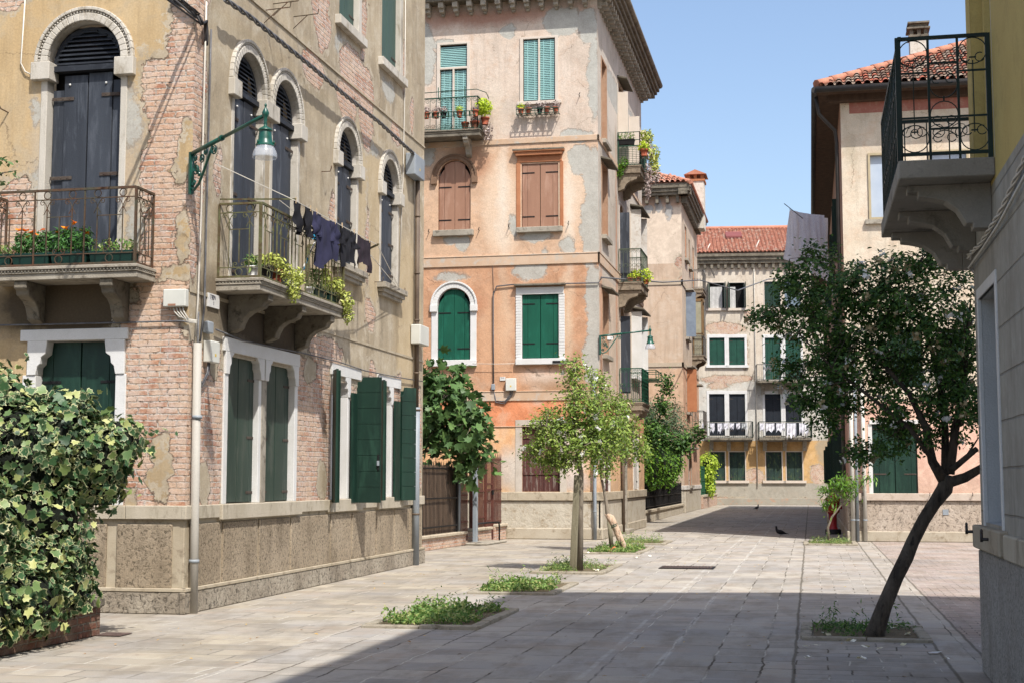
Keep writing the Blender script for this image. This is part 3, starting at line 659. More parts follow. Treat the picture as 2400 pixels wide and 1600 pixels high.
# drainpipes
mb = MB(); mb.tube([(-7.27, 16.13, .0), (-7.28, 16.13, 1.2), (-7.29, 16.13, 3.25)], .052, 12)
for z in (.62, 2.35): mb.tube([(-7.275, 16.13, z-.02), (-7.275, 16.13, z+.02)], .062, 12, 1)
mb.build('drainpipe', [PIPE, PIPEZ], H1)
mb = MB(); mb.tube([(-7.27, 25.95, 0), (-7.27, 25.95, 2.95)], .07, 12); mb.tube([(-7.27, 25.95, 2.95), (-7.27, 25.95, 7.4)], .045, 10, 1)
for z in (.95, 2.9, 3.6, 4.6, 5.5, 6.6): mb.tube([(-7.27, 25.95, z-.015), (-7.27, 25.95, z+.015)], .055 if z > 3 else .08, 10, 1)
mb.build('drainpipe', [PIPEZ, PIPEB], H1)
# balconies
def slab(par, name, fr, u0, u1, zt, d, th=.18, m=STONE2, dent=True, brs=(), bm=None, bh=1., bw=.17):
    b = MB().box(fr, u0, u1, zt-th+.02, zt-.085, -.05, d-.03); b.box(fr, u0-.012, u1+.012, zt-.085, zt-.065, -.05, d-.01); b.box(fr, u0-.02, u1+.02, zt-.04, zt, -.05, d+.01); b.box(fr, u0, u1, zt-.065, zt-.04, -.05, d-.02)
    if dent:
        n = int((u1-u0)/.045)
        for i in range(n): b.box(fr, u0+i*.045+.01, u0+i*.045+.034, zt-.066, zt-.041, d-.02, d)
        for s, uu in ((-1, u0), (1, u1)):
            for i in range(int(d/.045)): q = sorted((uu+s*.001, uu+s*.014)); b.box(fr, q[0], q[1], zt-.066, zt-.041, .04+i*.045, .064+i*.045)
    o = b.build(name, m, par, .006)
    for u in brs:
        c = MB(); bracket(c, fr, u, bw, zt-th+.02, (d-.06)/.5, bh); c.build('bracket', bm or m, o, .01)
    return o
ba = slab(H1, 'balcony', LA, -9.86, -7.81, 4.15, .52, brs=(-9.35, -8.22), bm=DSTONE); ba['label'] = 'stone balcony slab on scrolled brackets at the arched door facing the square'  # brackets in darker stone: staining, plus shade below the slab as colour
mb = MB(); rail_ornate(mb, LA, -9.83, -7.84, 4.15, 5.08, .49); rail_ornate(mb, side_fr(LA, -7.84, 1), .02, .47, 4.15, 5.08, 0, .46); rail_ornate(mb, side_fr(LA, -9.83, 1), .02, .47, 4.15, 5.08, 0, .46)
mb.build('railing', RUST, ba)
bb = slab(H1, 'balcony', LB, 16.78, 20.12, 4.13, .62, brs=(17.25, 18.5, 19.7), bm=DSTONE); bb['label'] = 'long stone balcony slab on scrolled brackets along the side street'  # same dark bracket stone, colour carries shade as well as stains
mb = MB(); rail_ornate(mb, LB, 16.8, 20.08, 4.13, 5.09, .59); rail_ornate(mb, side_fr(LB, 16.8, 1), .02, .57, 4.13, 5.09, 0, .5); rail_ornate(mb, side_fr(LB, 20.08, 1), .02, .57, 4.13, 5.09, 0, .5)
mb.build('railing', RUSTG, bb)
# wall hooks
mb = MB()
for (px, py) in ((620, 25), (640, 10), (688, 40)):
    u, z = LB.at(px, py); P = LB.P; mb.tube([P(u, z, 0), P(u, z+.02, .38), P(u, z+.09, .39)], .008, 4); mb.tube([P(u, z-.18, 0), P(u, z+.01, .22)], .007, 4)
P = LA.P; mb.tube([P(-9.87, 6.22, 0), P(-9.9, 6.24, .12), P(-9.92, 6.28, .13)], .009, 4)
for (u, z) in ((20.7, 6.35), (22.75, 5.0), (24.85, 4.98), (23.5, 5.0)): mb.tube([LB.P(u, z, 0), LB.P(u, z, .14), LB.P(u, z+.06, .16), LB.P(u+.03, z+.09, .15)], .008, 4)
mb.build('wall_hooks', RUST, H1)
# ================================================================== MIDDLE OCHRE HOUSE
MF = Fr((0, 37.8, 0), (1, 0, 0), (0, -1, 0)); MS = Fr((-5.5, 0, 0), (0, 1, 0), (1, 0, 0))
H2 = thing('ochre_house', (-5.5, 37.8, 0), 'tall four-storey house in the middle with peeling orange and pink render and emerald ground-floor-level shutters', 'house')
H2['label'] = 'tall middle house with peeling orange and pink render, brown and emerald shutters'
greyM = [(-5.6, 12.6, .2, 1.2), (-6.5, 14.2, .55, .4), (-5.75, 14.0, .3, .5), (-8.0, 14.0, .22, .2), (-9.9, 13.75, .3, .12), (-5.62, 9.6, .3, 1.0), (-6.0, 10.3, .35, .4), (-5.7, 8.3, .28, 1.0), (-5.62, 6.3, .25, 1.1), (-5.7, 4.8, .25, .7), (-6.1, 10.95, .5, .2),
         (-7.4, 7.25, .45, .25), (-7.2, 8.2, .45, .14), (-6.35, 7.9, .2, .32), (-7.85, 8.5, .12, .3), (-9.6, 7.15, .45, .14), (-9.3, 8.05, .2, .22), (-10.3, 10.8, .25, .5), (-10.4, 13.5, .3, .9), (-9.6, 8.15, .25, .12), (-7.0, 7.55, .12, .3)]
_MFw = wallmat('plaster_patched_ochre', 0, ((232, 212, 192), (224, 202, 180), (220, 190, 164)),
    bands=[(7.5, 10.78, (212, 168, 128), .85), (3.9, 7.5, (202, 148, 106), .97), (3.02, 3.72, (224, 136, 82), 1), (0, 3.02, (238, 176, 118), 1)],
    grey=greyM, greycol=((196, 196, 186), (178, 178, 168)),
    stains_and_shade=[(-8.2, 9.0, .5, 1.3, (236, 206, 174), .85), (-6.25, 9.4, .35, 1.2, (236, 208, 178), .8), (-8.15, 9.3, .12, 1.2, (238, 222, 200), .9), (-6.3, 8.9, .08, 1.0, (240, 226, 204), .9), (-8.1, 6, .1, .8, (226, 196, 162), .9), (-6.35, 5.9, .1, .9, (228, 200, 166), .9), (-8.7, 14.45, 2.6, .2, (176, 116, 88), .75), (-9.1, 10.3, .6, .5, (192, 132, 92), .6),
            (-7.0, 4.35, .6, .2, (232, 206, 184), .9), (-7.2, 3.9, .2, .25, (226, 196, 170), .9), (-6.6, 4.1, .8, .25, (178, 140, 104), .7), (-8.4, 5.6, .4, 1.2, (228, 176, 132), .6), (-9.1, 6.4, .5, .4, (196, 132, 92), .6), (-6.2, 3.4, .6, .3, (238, 160, 112), .7), (-8.0, 1.9, .3, .5, (214, 204, 192), .8), (-7.75, 1.7, .12, .6, (222, 212, 196), .9), (-6.2, 2.2, .35, .9, (232, 214, 202), .85), (-6.5, 1.5, .8, .2, (220, 206, 196), .8)], warp=.3, spots=.6)
_MSw = wallmat('plaster_side_beige', 1, ((214, 202, 186), (200, 186, 166), (222, 206, 186)),
    bands=[(0, 3.02, (238, 178, 122), .9), (3.02, 3.72, (214, 136, 88), .9), (3.9, 7.2, (216, 186, 156), .6)], grey=[(43.5, 13, 5, .5), (38.4, 9, .3, .5)],
    stains_and_shade=[(38.2, 5.5, .2, 2, (214, 150, 108), .8), (41.5, 9.0, .12, 2.2, (206, 140, 100), .8), (41.4, 5.6, .12, 2.6, (212, 150, 112), .8), (46, 5.5, 3, 1.4, (196, 182, 164), .7), (40.6, 12.6, 1.2, .9, (226, 214, 198), .6)], seed=5.)
BRICKREV = mat('worn_brick_reveal', C(206, 150, 112), C(188, 124, 86), 6, .95, c3=C(230, 214, 196), bump=.01)
fh = [(-10.02, -9.12, 11.14, 13.76, False, .08, 1), (-7.64, -6.62, 11.97, 13.77, False, .05, 1), (-9.99, -9.07, 8.45, 10.42, True, .12, 3), (-7.62, -6.6, 8.45, 10.22, False, .1, 3),
      (-10.0, -9.07, 4.85, 6.82, True, .1, 1), (-7.62, -6.6, 4.86, 6.6, False, .1, 1), (-7.62, -6.58, 1.27, 3.06, False, .14, 3)]
wall(MF, -15, -5.5, 1.0, 14.9, fh).build('wall', [_MFw, WPAINT, DARKIN, BRICKREV], H2)
sh = [(38.55, 39.45, 11.0, 13.3, False, .2, 1), (38.5, 39.5, 8.3, 10.3, False, .2, 1), (38.5, 39.5, 5.0, 6.7, False, .2, 1), (42.1, 43.2, 10.97, 13.6, False, .15, 1), (42.2, 43.2, 7.5, 9.9, True, .15, 1), (42.2, 43.2, 4.15, 6.75, True, .15, 1),
      (44.8, 46.6, 11.3, 13.2, False, .15, 1), (45.0, 46.6, 8.3, 10.2, False, .15, 1), (45.0, 46.6, 4.9, 6.9, False, .15, 1), (42.3, 43.2, .3, 3.0, False, .2, 1), (45.2, 46.3, 1.27, 3.0, False, .1, 1), (38.6, 39.5, 1.27, 3.0, False, .15, 1)]
_mo = mat('side_reveal', C(196, 160, 130), C(180, 140, 108), 3, .95, bump=.006)
wall(MS, 37.8, 48.2, 1.0, 14.9, sh).build('wall', [_MSw, _mo, DARKIN], H2)
b = MB(); b.face([(-5.5, 48.2, 0), (-15, 48.2, 0), (-15, 48.2, 15), (-5.5, 48.2, 15)]); b.build('wall', _MSw, H2)
_MP = mat('pale_rough_render', C(214, 204, 184), C(198, 186, 164), 1.5, .95, c3=C(172, 152, 122), bump=.02, bscale=15)
mb = MB(); mb.box(MF, -15, -5.44, 0, 1.02, -.05, .03); mb.box(MS, 37.77, 42.25, 0, 1.02, -.05, .03); mb.box(MS, 43.25, 48.23, 0, 1.02, -.05, .03); mb.build('plinth', _MP, H2, .02)
mb = MB(); mb.box(MF, -15, -5.42, 0, .3, -.05, .06); mb.box(MS, 37.74, 42.22, 0, .28, -.05, .06); mb.box(MS, 43.28, 48.25, 0, .28, -.05, .06); mb.build('plinth', mat('plinth_foot', C(206, 194, 172), C(186, 172, 148), 1.4, .95, c3=C(150, 132, 104), bump=.008), H2, .02)
mb = MB()
for a, b in ((-15, -10), (-10, -8.0), (-8.0, -5.42)): mb.box(MF, a, b-.004, 1.03, 1.26, -.02, .08)
for a, b in ((37.72, 39.9), (39.9, 42.25), (43.25, 48.26)): mb.box(MS, a, b-.004, 1.03, 1.26, -.02, .08)
mb.build('sill_course', mat('old_sill_band', C(206, 192, 166), C(186, 170, 144), 1.6, .9, c3=C(140, 124, 100), bump=.006), H2, .012)
_SC = mat('string_render', C(228, 198, 168), C(216, 180, 146), 1.6, .9, c3=C(206, 198, 184), bump=.005)
mb = MB()
for z0, z1, d in ((10.8, 10.95, .035), (7.42, 7.68, .035), (7.68, 7.71, .05), (3.72, 3.96, .03), (3.96, 3.985, .045), (3.015, 3.03, .03)):
    mb.box(MF, -15, -5.5+d, z0, z1, -.02, d); mb.box(MS, 37.8-d, 48.2, z0, z1, -.02, d)
mb.build('string_course', _SC, H2, .006)
# cornice with modillions
mb = MB()
for fr, a, b in ((MF, -15, -4.92), (MS, 37.22, 48.85)):
    mb.box(fr, a, b, 14.86, 14.98, -.1, .42); mb.box(fr, a, b, 14.98, 15.08, -.1, .5); mb.box(fr, a, b, 15.08, 15.28, -.1, .58)
    mb.tube([fr.P(a, 15.3, .6), fr.P(b, 15.3, .6)], .1, 10)
co = mb.build('cornice', DSTONE, H2, .012)
MD = lambda u: [(u, u+.15, 14.7, 14.86, -.02, .36), (u+.012, u+.138, 14.6, 14.7, -.02, .26), (u+.03, u+.12, 14.53, 14.6, -.02, .1)]
each('modillion', STONE2, co, [MD(-11.155+i*.405) for i in range(14)], MF, .006); each('modillion', STONE2, co, [MD(37.86+i*.405) for i in range(26)], MS, .006)
b = MB(); A = [(-15.5, 37.2, 15.32), (-4.9, 37.2, 15.32), (-4.9, 48.8, 15.32), (-15.5, 48.8, 15.32)]; r1, r2 = (-10.2, 42, 17.4), (-10.2, 44, 17.4)
for f in ([A[0], A[1], r1], [A[1], A[2], r2, r1], [A[2], A[3], r2], [A[3], A[0], r1, r2]): b.face(f)
b.face(A); b.build('roof', RIDGE, H2)
# front windows
def framed_louvre(par, fr, u0, u1, z0, z1, d, mids, trans=None):
    mb = MB(); f = .06
    mb.box(fr, u0-.03, u0+f, z0, z1+.03, d, .03); mb.box(fr, u1-f, u1+.03, z0, z1+.03, d, .03); mb.box(fr, u0+f, u1-f, z1-f*.5, z1+.03, d, .03)
    for q in mids: c = u0+(u1-u0)*q; mb.box(fr, c-.025, c+.025, z0, (trans or z1)-.02, d+.005, .025)
    if trans: mb.box(fr, u0+f, u1-f, trans-.03, trans+.03, d+.005, .028)
    w = mb.build('window', FRAME, par, .004)
    e = [u0+f]+[u0+(u1-u0)*q for q in mids]+[u1-f]
    for a, b in zip(e, e[1:]):
        lv = MB(); a2, b2 = a+.025, b-.025; louvres(lv, fr, a2, b2, z0+.05, (trans or z1)-.06, d-.005, .05, w=.03, t=.02)
        for k in (.25, .75): u = a2+(b2-a2)*k; lv.box(fr, u-.01, u+.01, z0+.05, (trans or z1)-.06, d+.02, d+.026)
        lv.build('louvre', TURQ, w)
    if trans:
        lv = MB(); louvres(lv, fr, u0+f, u1-f, trans+.04, z1-.06, d-.005, .05, w=.03, t=.02); lv.build('louvre', TURQ, w)
    g = MB().box(fr, u0+f, u1-f, z0, z1-f, d-.05, d-.04); g.build('pane', PANE, w); return w
framed_louvre(H2, MF, -10.02, -9.12, 11.14, 13.76, -.06, (.5,), 13.05)
w = framed_louvre(H2, MF, -7.64, -6.62, 11.97, 13.77, -.04, (.5,))
MB().box(MF, -7.74, -6.5, 11.88, 11.97, -.05, .07).build('sill', FRAME, w, .006)
mb = MB(); mb.box(MF, -7.78, -6.48, 10.44, 10.54, -.02, .12); mb.box(MF, -7.84, -6.42, 10.54, 10.58, -.02, .16)
mb.box(MF, -7.75, -6.5, 10.26, 10.44, -.02, .03); mb.box(MF, -7.78, -7.66, 8.45, 10.26, -.02, .02); mb.box(MF, -6.56, -6.46, 8.45, 10.26, -.02, .02)
w = mb.build('window', OCH, H2, .01); w['label'] = 'window with brown shutters under a flat hood'
MB().box(MF, -7.86, -6.42, 10.575, 10.62, -.02, .17).build('hood', DSTONE, w, .006)
MB().box(MF, -7.76, -6.48, 8.3, 8.45, -.1, .12).build('sill', STONE2, w, .012); shutters(w, MF, -7.62, -6.6, 8.45, 10.22, -.06, BRN, BLACK, zs=(.17, .86), fold=.3, lab='closed brown shutter', slen=.7)
def arch_surround(par, c, zs, ri, ro, z0, m, d=.05):
    mb = MB(); arch_prism(mb, MF, c, zs, ri, ro, -.02, d); arch_prism(mb, MF, c, zs, ro-.05, ro, -.02, d+.03)
    for s in (-1, 1):
        a, b = sorted((c+s*(ri-.0), c+s*(ro+.01))); mb.box(MF, a, b, zs-.18, zs, -.05, d+.04)
    return mb
mb = arch_surround(H2, -9.53, 9.94, .5, .65, 8.5, None); w = mb.build('window', mat('brown_stone', C(150, 118, 92), C(128, 100, 78), 4, .9, bump=.004), H2, .006)
def arch_leaves(w, fr, u0, u1, z0, z1, d, m, st, zs, back=None, lab=''):
    c = (u0+u1)/2; r = (u1-u0)/2
    for s in (0, 1):
        mb = MB(); E = [(.0, .36), (.36, 1.)]
        for k, (q0, q1) in enumerate(E):       # q measured from the hinge to the centre
            a, b = r*(1-q1)+.004, r*(1-q0)-.004 if k else r*(1-q0)-.012
            top = []
            K = 6
            for i in range(K+1):
                x = b+(a-b)*i/K; rr = r-.02; zz = z1-r+math.sqrt(max(0, rr*rr-x*x))-(.1 if k == 0 else 0); top.append((x, max(zz, z1-r-.02)))
            pts = [(a, z0+.01), (b, z0+.01)]+top; sg = -1 if s == 0 else 1
            mb.prism([fr.P(c+sg*x, z, d) for x, z in pts], [fr.P(c+sg*x, z, d+.035) for x, z in pts])
        for q in zs:
            z = z0+(z1-z0)*q; a, b = (u0+.01, u0+r*.8) if s == 0 else (u1-r*.8, u1-.01); strap(mb, fr, a, b, z, d+.036)
        mb.build('shutter', [m, st], w, .003)['label'] = lab
arch_leaves(w, MF, -9.99, -9.07, 8.45, 10.42, -.08, BRN, BLACK, (.15, .62), lab='closed round-topped brown shutter')
MB().box(MF, -10.12, -8.97, 8.28, 8.45, -.1, .12).build('sill', STONE2, w, .012)
mb = arch_surround(H2, -9.53, 6.36, .47, .66, 4.85, None)
for s in (-1, 1): a, b = sorted((-9.53+s*.465, -9.53+s*.64)); mb.box(MF, a, b, 4.85, 6.2, -.05, .02)
w = mb.build('window', WPAINT, H2, .006); arch_leaves(w, MF, -10.0, -9.07, 4.85, 6.82, -.08, EMER, BLACK, (.16, .66), lab='closed round-topped emerald shutter')
MB().box(MF, -10.2, -8.88, 4.68, 4.85, -.1, .12).build('sill', WPAINT, w, .008)
mb = MB(); mb.box(MF, -7.78, -6.46, 6.6, 6.79, -.05, .04); mb.box(MF, -7.78, -7.62, 4.86, 6.6, -.05, .02); mb.box(MF, -6.6, -6.44, 4.86, 6.6, -.05, .02)
for i in range(22): mb.box(MF, -7.79, -7.64, 4.9+i*.077, 4.955+i*.077, .02, .026); mb.box(MF, -6.585, -6.43, 4.9+i*.077, 4.955+i*.077, .02, .026)
w = mb.build('window', WPAINT, H2, .004); shutters(w, MF, -7.62, -6.6, 4.86, 6.6, -.07, EMER, BLACK, zs=(.23, .85), fold=.3, lab='closed emerald shutter', slen=.7)
MB().box(MF, -7.78, -6.4, 4.69, 4.85, -.1, .12).build('sill', WPAINT, w, .008); MB().box(MF, -7.82, -6.4, 6.83, 6.88, -.02, .16).build('hood', DSTONE, w, .006)
mb = MB(); mb.box(MF, -7.8, -7.62, 1.26, 3.1, -.02, .012); mb.box(MF, -6.58, -6.4, 1.26, 3.1, -.02, .012); mb.box(MF, -7.8, -6.4, 3.06, 3.2, -.02, .014)
w = mb.build('window', mat('scraped_render', C(222, 210, 194), C(204, 190, 172), 3, .9, bump=.005), H2)
WORN = mat('worn_maroon_wood', C(104, 62, 54), C(78, 46, 42), 5, .8, c3=C(160, 146, 134), bump=.006, streak=.1)
mb = MB(); n = 9
for i in range(n): a = -7.62+i*1.04/n; mb.box(MF, a+.003, a+1.04/n-.003, 1.27, 3.06, -.12, -.09)
mb.box(MF, -7.62, -6.58, 1.72, 1.77, -.09, -.07); mb.box(MF, -7.62, -6.58, 2.7, 2.75, -.09, -.07); mb.build('shutter', WORN, w)
# front balcony
bal = slab(H2, 'balcony', MF, -11.2, -8.68, 11.14, .62, th=.2, m=DSTONE, dent=False, brs=(-10.55, -9.1), bm=STONE2, bh=1.0, bw=.14)
mb = MB(); rail_scrolls(mb, MF, -11.1, -8.74, 11.18, 12.05, .57, .165, .15); rail_scrolls(mb, side_fr(MF, -8.74, 1), .02, .57, 11.18, 12.05, 0, .16, .15)
mb.tube([MF.P(-11.1, 12.2, .6), MF.P(-8.76, 12.24, .6), MF.P(-8.55, 12.2, .35), MF.P(-8.5, 12.05, .25)], .012, 5)
for u in (-9.85, -9.1): mb.tube([MF.P(u, 12.35, .6), MF.P(u, 12.1, .6), MF.P(u+.05, 11.98, .66)], .015, 5)
mb.build('railing', IRONG, bal)
# side windows, doors and hoods
sl = lambda u0, u1, z, w, d=.14, m=STONE2: MB().box(MS, u0, u1, z-.12, z, -.05, d).build('sill', m, w, .01)
HD = mat('hood_slab', C(130, 122, 106), C(100, 92, 78), 3, .9, bump=.005)
for (u0, u1, z0, z1, arch, dp, _), sm, hood in zip(sh[:9], (OCH, OCH, BRN, FRAME, BLUE, WPEEL, FRAME, WPEEL, WPAINT), (0, 1, 1, 1, 0, 0, 0, 1, 1)):
    mb = MB(); mb.box(MS, u0-.12, u0, z0, z1, -.02, .015); mb.box(MS, u1, u1+.12, z0, z1, -.02, .015); mb.box(MS, u0-.12, u1+.12, z1-.002, z1+.06, -.02, .018); w = mb.build('window', FRAME if u0 > 41 else _mo, H2)
    if u0 < 40: sl(u0-.1, u1+.15, z0, w)
    if u0 < 40: shutters(w, MS, u0, u1, z0, z1, -.2, sm, zs=(.2, .8))
    elif u0 < 44:
        lf = MB(); lf.box(MS, u0, u0+.03, z0, z1-.3, -.1, .3); lf.build('shutter', BLUE if z0 < 9 else FRAME, w); shutters(w, MS, u0, u1, z0, z1-(.5 if arch else 0), -.16, WPEEL if z0 < 9 else FRAME)
    else:
        sl(u0-.15, u1+.15, z0, w, .16, WPAINT if z0 < 6 else STONE2); shutters(w, MS, u0, u1, z0, z1, -.1, sm)
        for q in (0, 1): lf = MB().box(MS, u1+.02-q*(u1-u0+.1), u1+.05-q*(u1-u0+.1), z0, z1, .0, .34); lf.build('shutter', sm, w)
    if hood:
        h = MB(); zt = z1+.12; P = MS.P
        h.hexa([P(u0-.2, zt, -.02), P(u1+.25, zt, -.02), P(u1+.25, zt-.08, .42 if u0 > 44 else .3), P(u0-.2, zt-.08, .42 if u0 > 44 else .3), P(u0-.2, zt+.06, -.02), P(u1+.25, zt+.06, -.02), P(u1+.25, zt-.03, .42 if u0 > 44 else .3), P(u0-.2, zt-.03, .42 if u0 > 44 else .3)]); h.build('hood', HD, w, .006)
mb = MB(); mb.box(MS, 42.12, 42.3, 0.05, 3.05, -.1, .04); mb.box(MS, 43.2, 43.36, .05, 3.05, -.1, .04); mb.box(MS, 42.1, 43.4, 3.0, 3.2, -.1, .1); d_ = mb.build('door', STONE2, H2, .01)
MB().box(MS, 42.1, 43.4, 0, .12, -.1, .22).build('door_step', STONE2, d_, .01); MB().box(MS, 42.3, 43.2, .12, 3.0, -.15, -.1).build('door_leaf', WORN, d_)
for u0, u1 in ((45.2, 46.3), (38.6, 39.5)):
    mb = MB(); mb.box(MS, u0-.14, u0, 1.26, 3.1, -.02, .03); mb.box(MS, u1, u1+.14, 1.26, 3.1, -.02, .03); w = mb.build('window', WPEEL, H2); shutters(w, MS, u0, u1, 1.27, 3.0, -.05, WPEEL if u0 > 44 else WORN, BLACK)
# side balconies, all stacked on the same bay
for k, (z, rl) in enumerate(((10.95, IRONG), (7.42, mat('olive_iron', C(92, 104, 82), C(72, 82, 66), 6, .6, bump=0)), (3.86, mat('bottle_green_iron', C(22, 84, 58), C(16, 70, 48), 6, .5, bump=0)))):
    bl = slab(H2, 'balcony', MS, 41.78, 43.6, z, .72, th=.26, m=mat('balcony_stone', C(168, 152, 130), C(140, 124, 104), 3, .9, c3=C(100, 90, 76), bump=.005) if k == 0 else D.materials['balcony_stone'], dent=False, brs=(41.95, 43.3), bh=1.05, bw=.22)
    bl['label'] = ('top', 'middle', 'lowest')[k]+' balcony on the side street'
    mb = MB(); sf = side_fr(MS, 41.82, 1)
    if k == 0:
        rail_scrolls(mb, sf, .03, .68, z+.02, z+.6, 0, .11, .1); rail_scrolls(mb, MS, 41.82, 43.56, z+.02, z+.6, .68, .11, .1)
        for fr, a, b, d in ((sf, .03, .68, 0), (MS, 41.82, 43.56, .68)):
            for h in (.78, 1.02): mb.box(fr, a, b, z+h-.01, z+h+.01, d-.01, d+.01)
            mb.box(fr, b-.015, b+.015, z, z+1.03, d-.015, d+.015); mb.box(fr, a-.015, a+.015, z, z+1.03, d-.015, d+.015)
        for i in range(9): mb.box(sf, .03, .68, z+.04+i*.055, z+.05+i*.055, .01, .02)
    else:
        rail_scrolls(mb, sf, .03, .68, z+.02, z+1.0, 0, .13, .13, mid=.5); rail_scrolls(mb, MS, 41.82, 43.56, z+.02, z+1.0, .68, .13, .13, mid=.5)
        rail_scrolls(mb, side_fr(MS, 43.56, 1), .03, .68, z+.02, z+1.0, 0, .13, .13)
    if k == 2:                                   # solid sheet behind the front bars and a plant shelf
        mb.box(MS, 41.84, 43.54, z+.03, z+.98, .665, .672)
        for h in (.7, .95): mb.box(MS, 41.9, 43.5, z+h-.012, z+h+.012, 1.08, 1.1)
        for u in (41.9, 42.7, 43.5):
            mb.box(MS, u-.01, u+.01, z+.7, z+.96, 1.08, 1.1); mb.box(MS, u-.01, u+.01, z+.69, z+.71, .69, 1.1); mb.box(MS, u-.01, u+.01, z+.94, z+.96, .69, 1.1)
        for i in range(9): mb.box(MS, 41.9, 43.5, z+.69, z+.7, .7+i*.045, .725+i*.045)
    mb.build('railing', rl, bl)
# pipes
mb = MB(); mb.tube([(-5.62, 37.68, 0), (-5.62, 37.68, 1.0), (-5.62, 37.7, 4.4)], .045, 10); [mb.tube([(-5.62, 37.68, z-.012), (-5.62, 37.68, z+.012)], .055, 10) for z in (.75, 2.2, 3.6)]; mb.build('drainpipe', PIPEZ, H2)
mb = MB(); mb.tube([(-5.42, 42.0, .05), (-5.42, 42.0, 3.4)], .05, 8); mb.build('drainpipe', PIPEB, H2)
mb = MB()
for (u, z) in ((-10.25, 8.42), (-8.82, 8.42), (-7.98, 8.48), (-6.32, 8.5), (-6.0, 12.05)): mb.tube([MF.P(u, z, 0), MF.P(u, z, .12), MF.P(u+.03, z+.07, .13)], .012, 4)
mb.box(MF, -6.75, -6.1, 4.72, 4.78, .1, .14); mb.build('wall_hooks', BLACK, H2)
# ================================================================== BEIGE HOUSE (further down on the left)
TF = Fr((0, 68.5, 0), (1, 0, 0), (0, -1, 0)); TS = Fr((-5.9, 0, 0), (0, 1, 0), (1, 0, 0))
H3 = thing('beige_house', (-5.9, 68.5, 0), 'plain pinkish beige house with a blank end wall, tiled hip roof and white chimney', 'house')
_TFw = wallmat('plaster_pink_beige', 0, ((220, 190, 160), (214, 182, 150), (226, 202, 176)), bands=[(12.0, 15.3, (224, 204, 180), .8), (2.9, 6.9, (216, 170, 130), .7)],
    brick=[(-6.05, 12.0, .14, .3), (-5.95, 11.2, .1, .2)], grey=[(-7.0, 14.8, .18, .3), (-7.5, 14.7, .2, .22), (-6.5, 14.6, .16, .45), (-8.0, 14.8, .2, .2)], greycol=((186, 184, 180), (150, 150, 148)), stains_and_shade=[(-7, 15, 3, .25, (190, 140, 110), .6)])
_TSw = wallmat('plaster_side_pink', 1, ((218, 196, 170), (206, 180, 150), (224, 206, 184)), bands=[(0, 7.0, (214, 160, 120), .8)])
wall(TF, -16, -5.9, 1.0, 15.3, []).build('wall', _TFw, H3)
th = [(70.2, 71.4, 12.5, 14.2, False), (72.6, 73.4, 12.4, 13.9, False), (70.4, 71.9, 8.6, 10.8, False), (70.4, 71.9, 4.9, 7.0, False), (75.0, 76.0, 11.5, 13.9, False), (75, 76, 4.1, 6.4, False), (71.0, 72.4, 1.3, 3.0, False)]
wall(TS, 68.5, 78.3, 1.0, 15.3, [q+(.15, 1) for q in th]).build('wall', [_TSw, OCH, DARKIN], H3)
MB().box(TF, -16, -5.84, 0, 1.1, -.05, .04).box(TS, 68.45, 78.4, 0, 1.1, -.05, .04).build('plinth', _MP, H3, .02)
MB().box(TS, 68.4, 78.4, 1.1, 1.3, -.05, .08).box(TF, -16, -5.8, 1.1, 1.3, -.05, .08).build('sill_course', WPEEL, H3, .01)
MB().box(TF, -16, -5.86, 10.95, 11.2, -.05, .04).box(TS, 68.46, 78.3, 10.95, 11.2, -.05, .04).box(TF, -16, -5.86, 7.0, 7.2, -.05, .04).box(TS, 68.46, 78.3, 7.0, 7.2, -.05, .04).build('string_course', mat('pale_string', C(214, 194, 168), C(200, 180, 152), 2, .9), H3)
mb = MB()
for fr, a, b in ((TF, -16, -5.4), (TS, 68.0, 78.8)): mb.box(fr, a, b, 15.3, 15.45, -.1, .35); mb.box(fr, a, b, 15.45, 15.62, -.1, .44); mb.box(fr, a, b, 15.62, 15.85, -.1, .52)
co = mb.build('cornice', DSTONE, H3, .01)
each('modillion', DSTONE, co, [[(-6.12-i*.5, -5.98-i*.5, 14.95, 15.3, -.02, .26)] for i in range(6)], TF); each('modillion', DSTONE, co, [[(68.5+i*.4, 68.63+i*.4, 14.95, 15.3, -.02, .26)] for i in range(24)], TS)
for (a, b, c, d, _), m in zip(th, (FRAME, GRNU, mat('pale_blue_shutter', C(146, 160, 176), C(128, 142, 160), 4, .6), OCH, FRAME, OCH, WPEEL)):
    mb = MB(); mb.box(TS, a-.15, b+.2, c-.12, c, -.05, .16); mb.box(TS, a-.1, a, c, d, -.02, .02); mb.box(TS, b, b+.1, c, d, -.02, .02)
    if c < 9: mb.box(TS, a-.2, b+.3, d+.1, d+.18, -.05, .4)
    w = mb.build('window', STONE2, H3); shutters(w, TS, a, b, c, d, -.1, m)
    if 8 < c < 9 or 4.5 < c < 5: MB().box(TS, a-.03, a, c, d, 0, .5).build('shutter', m, w)
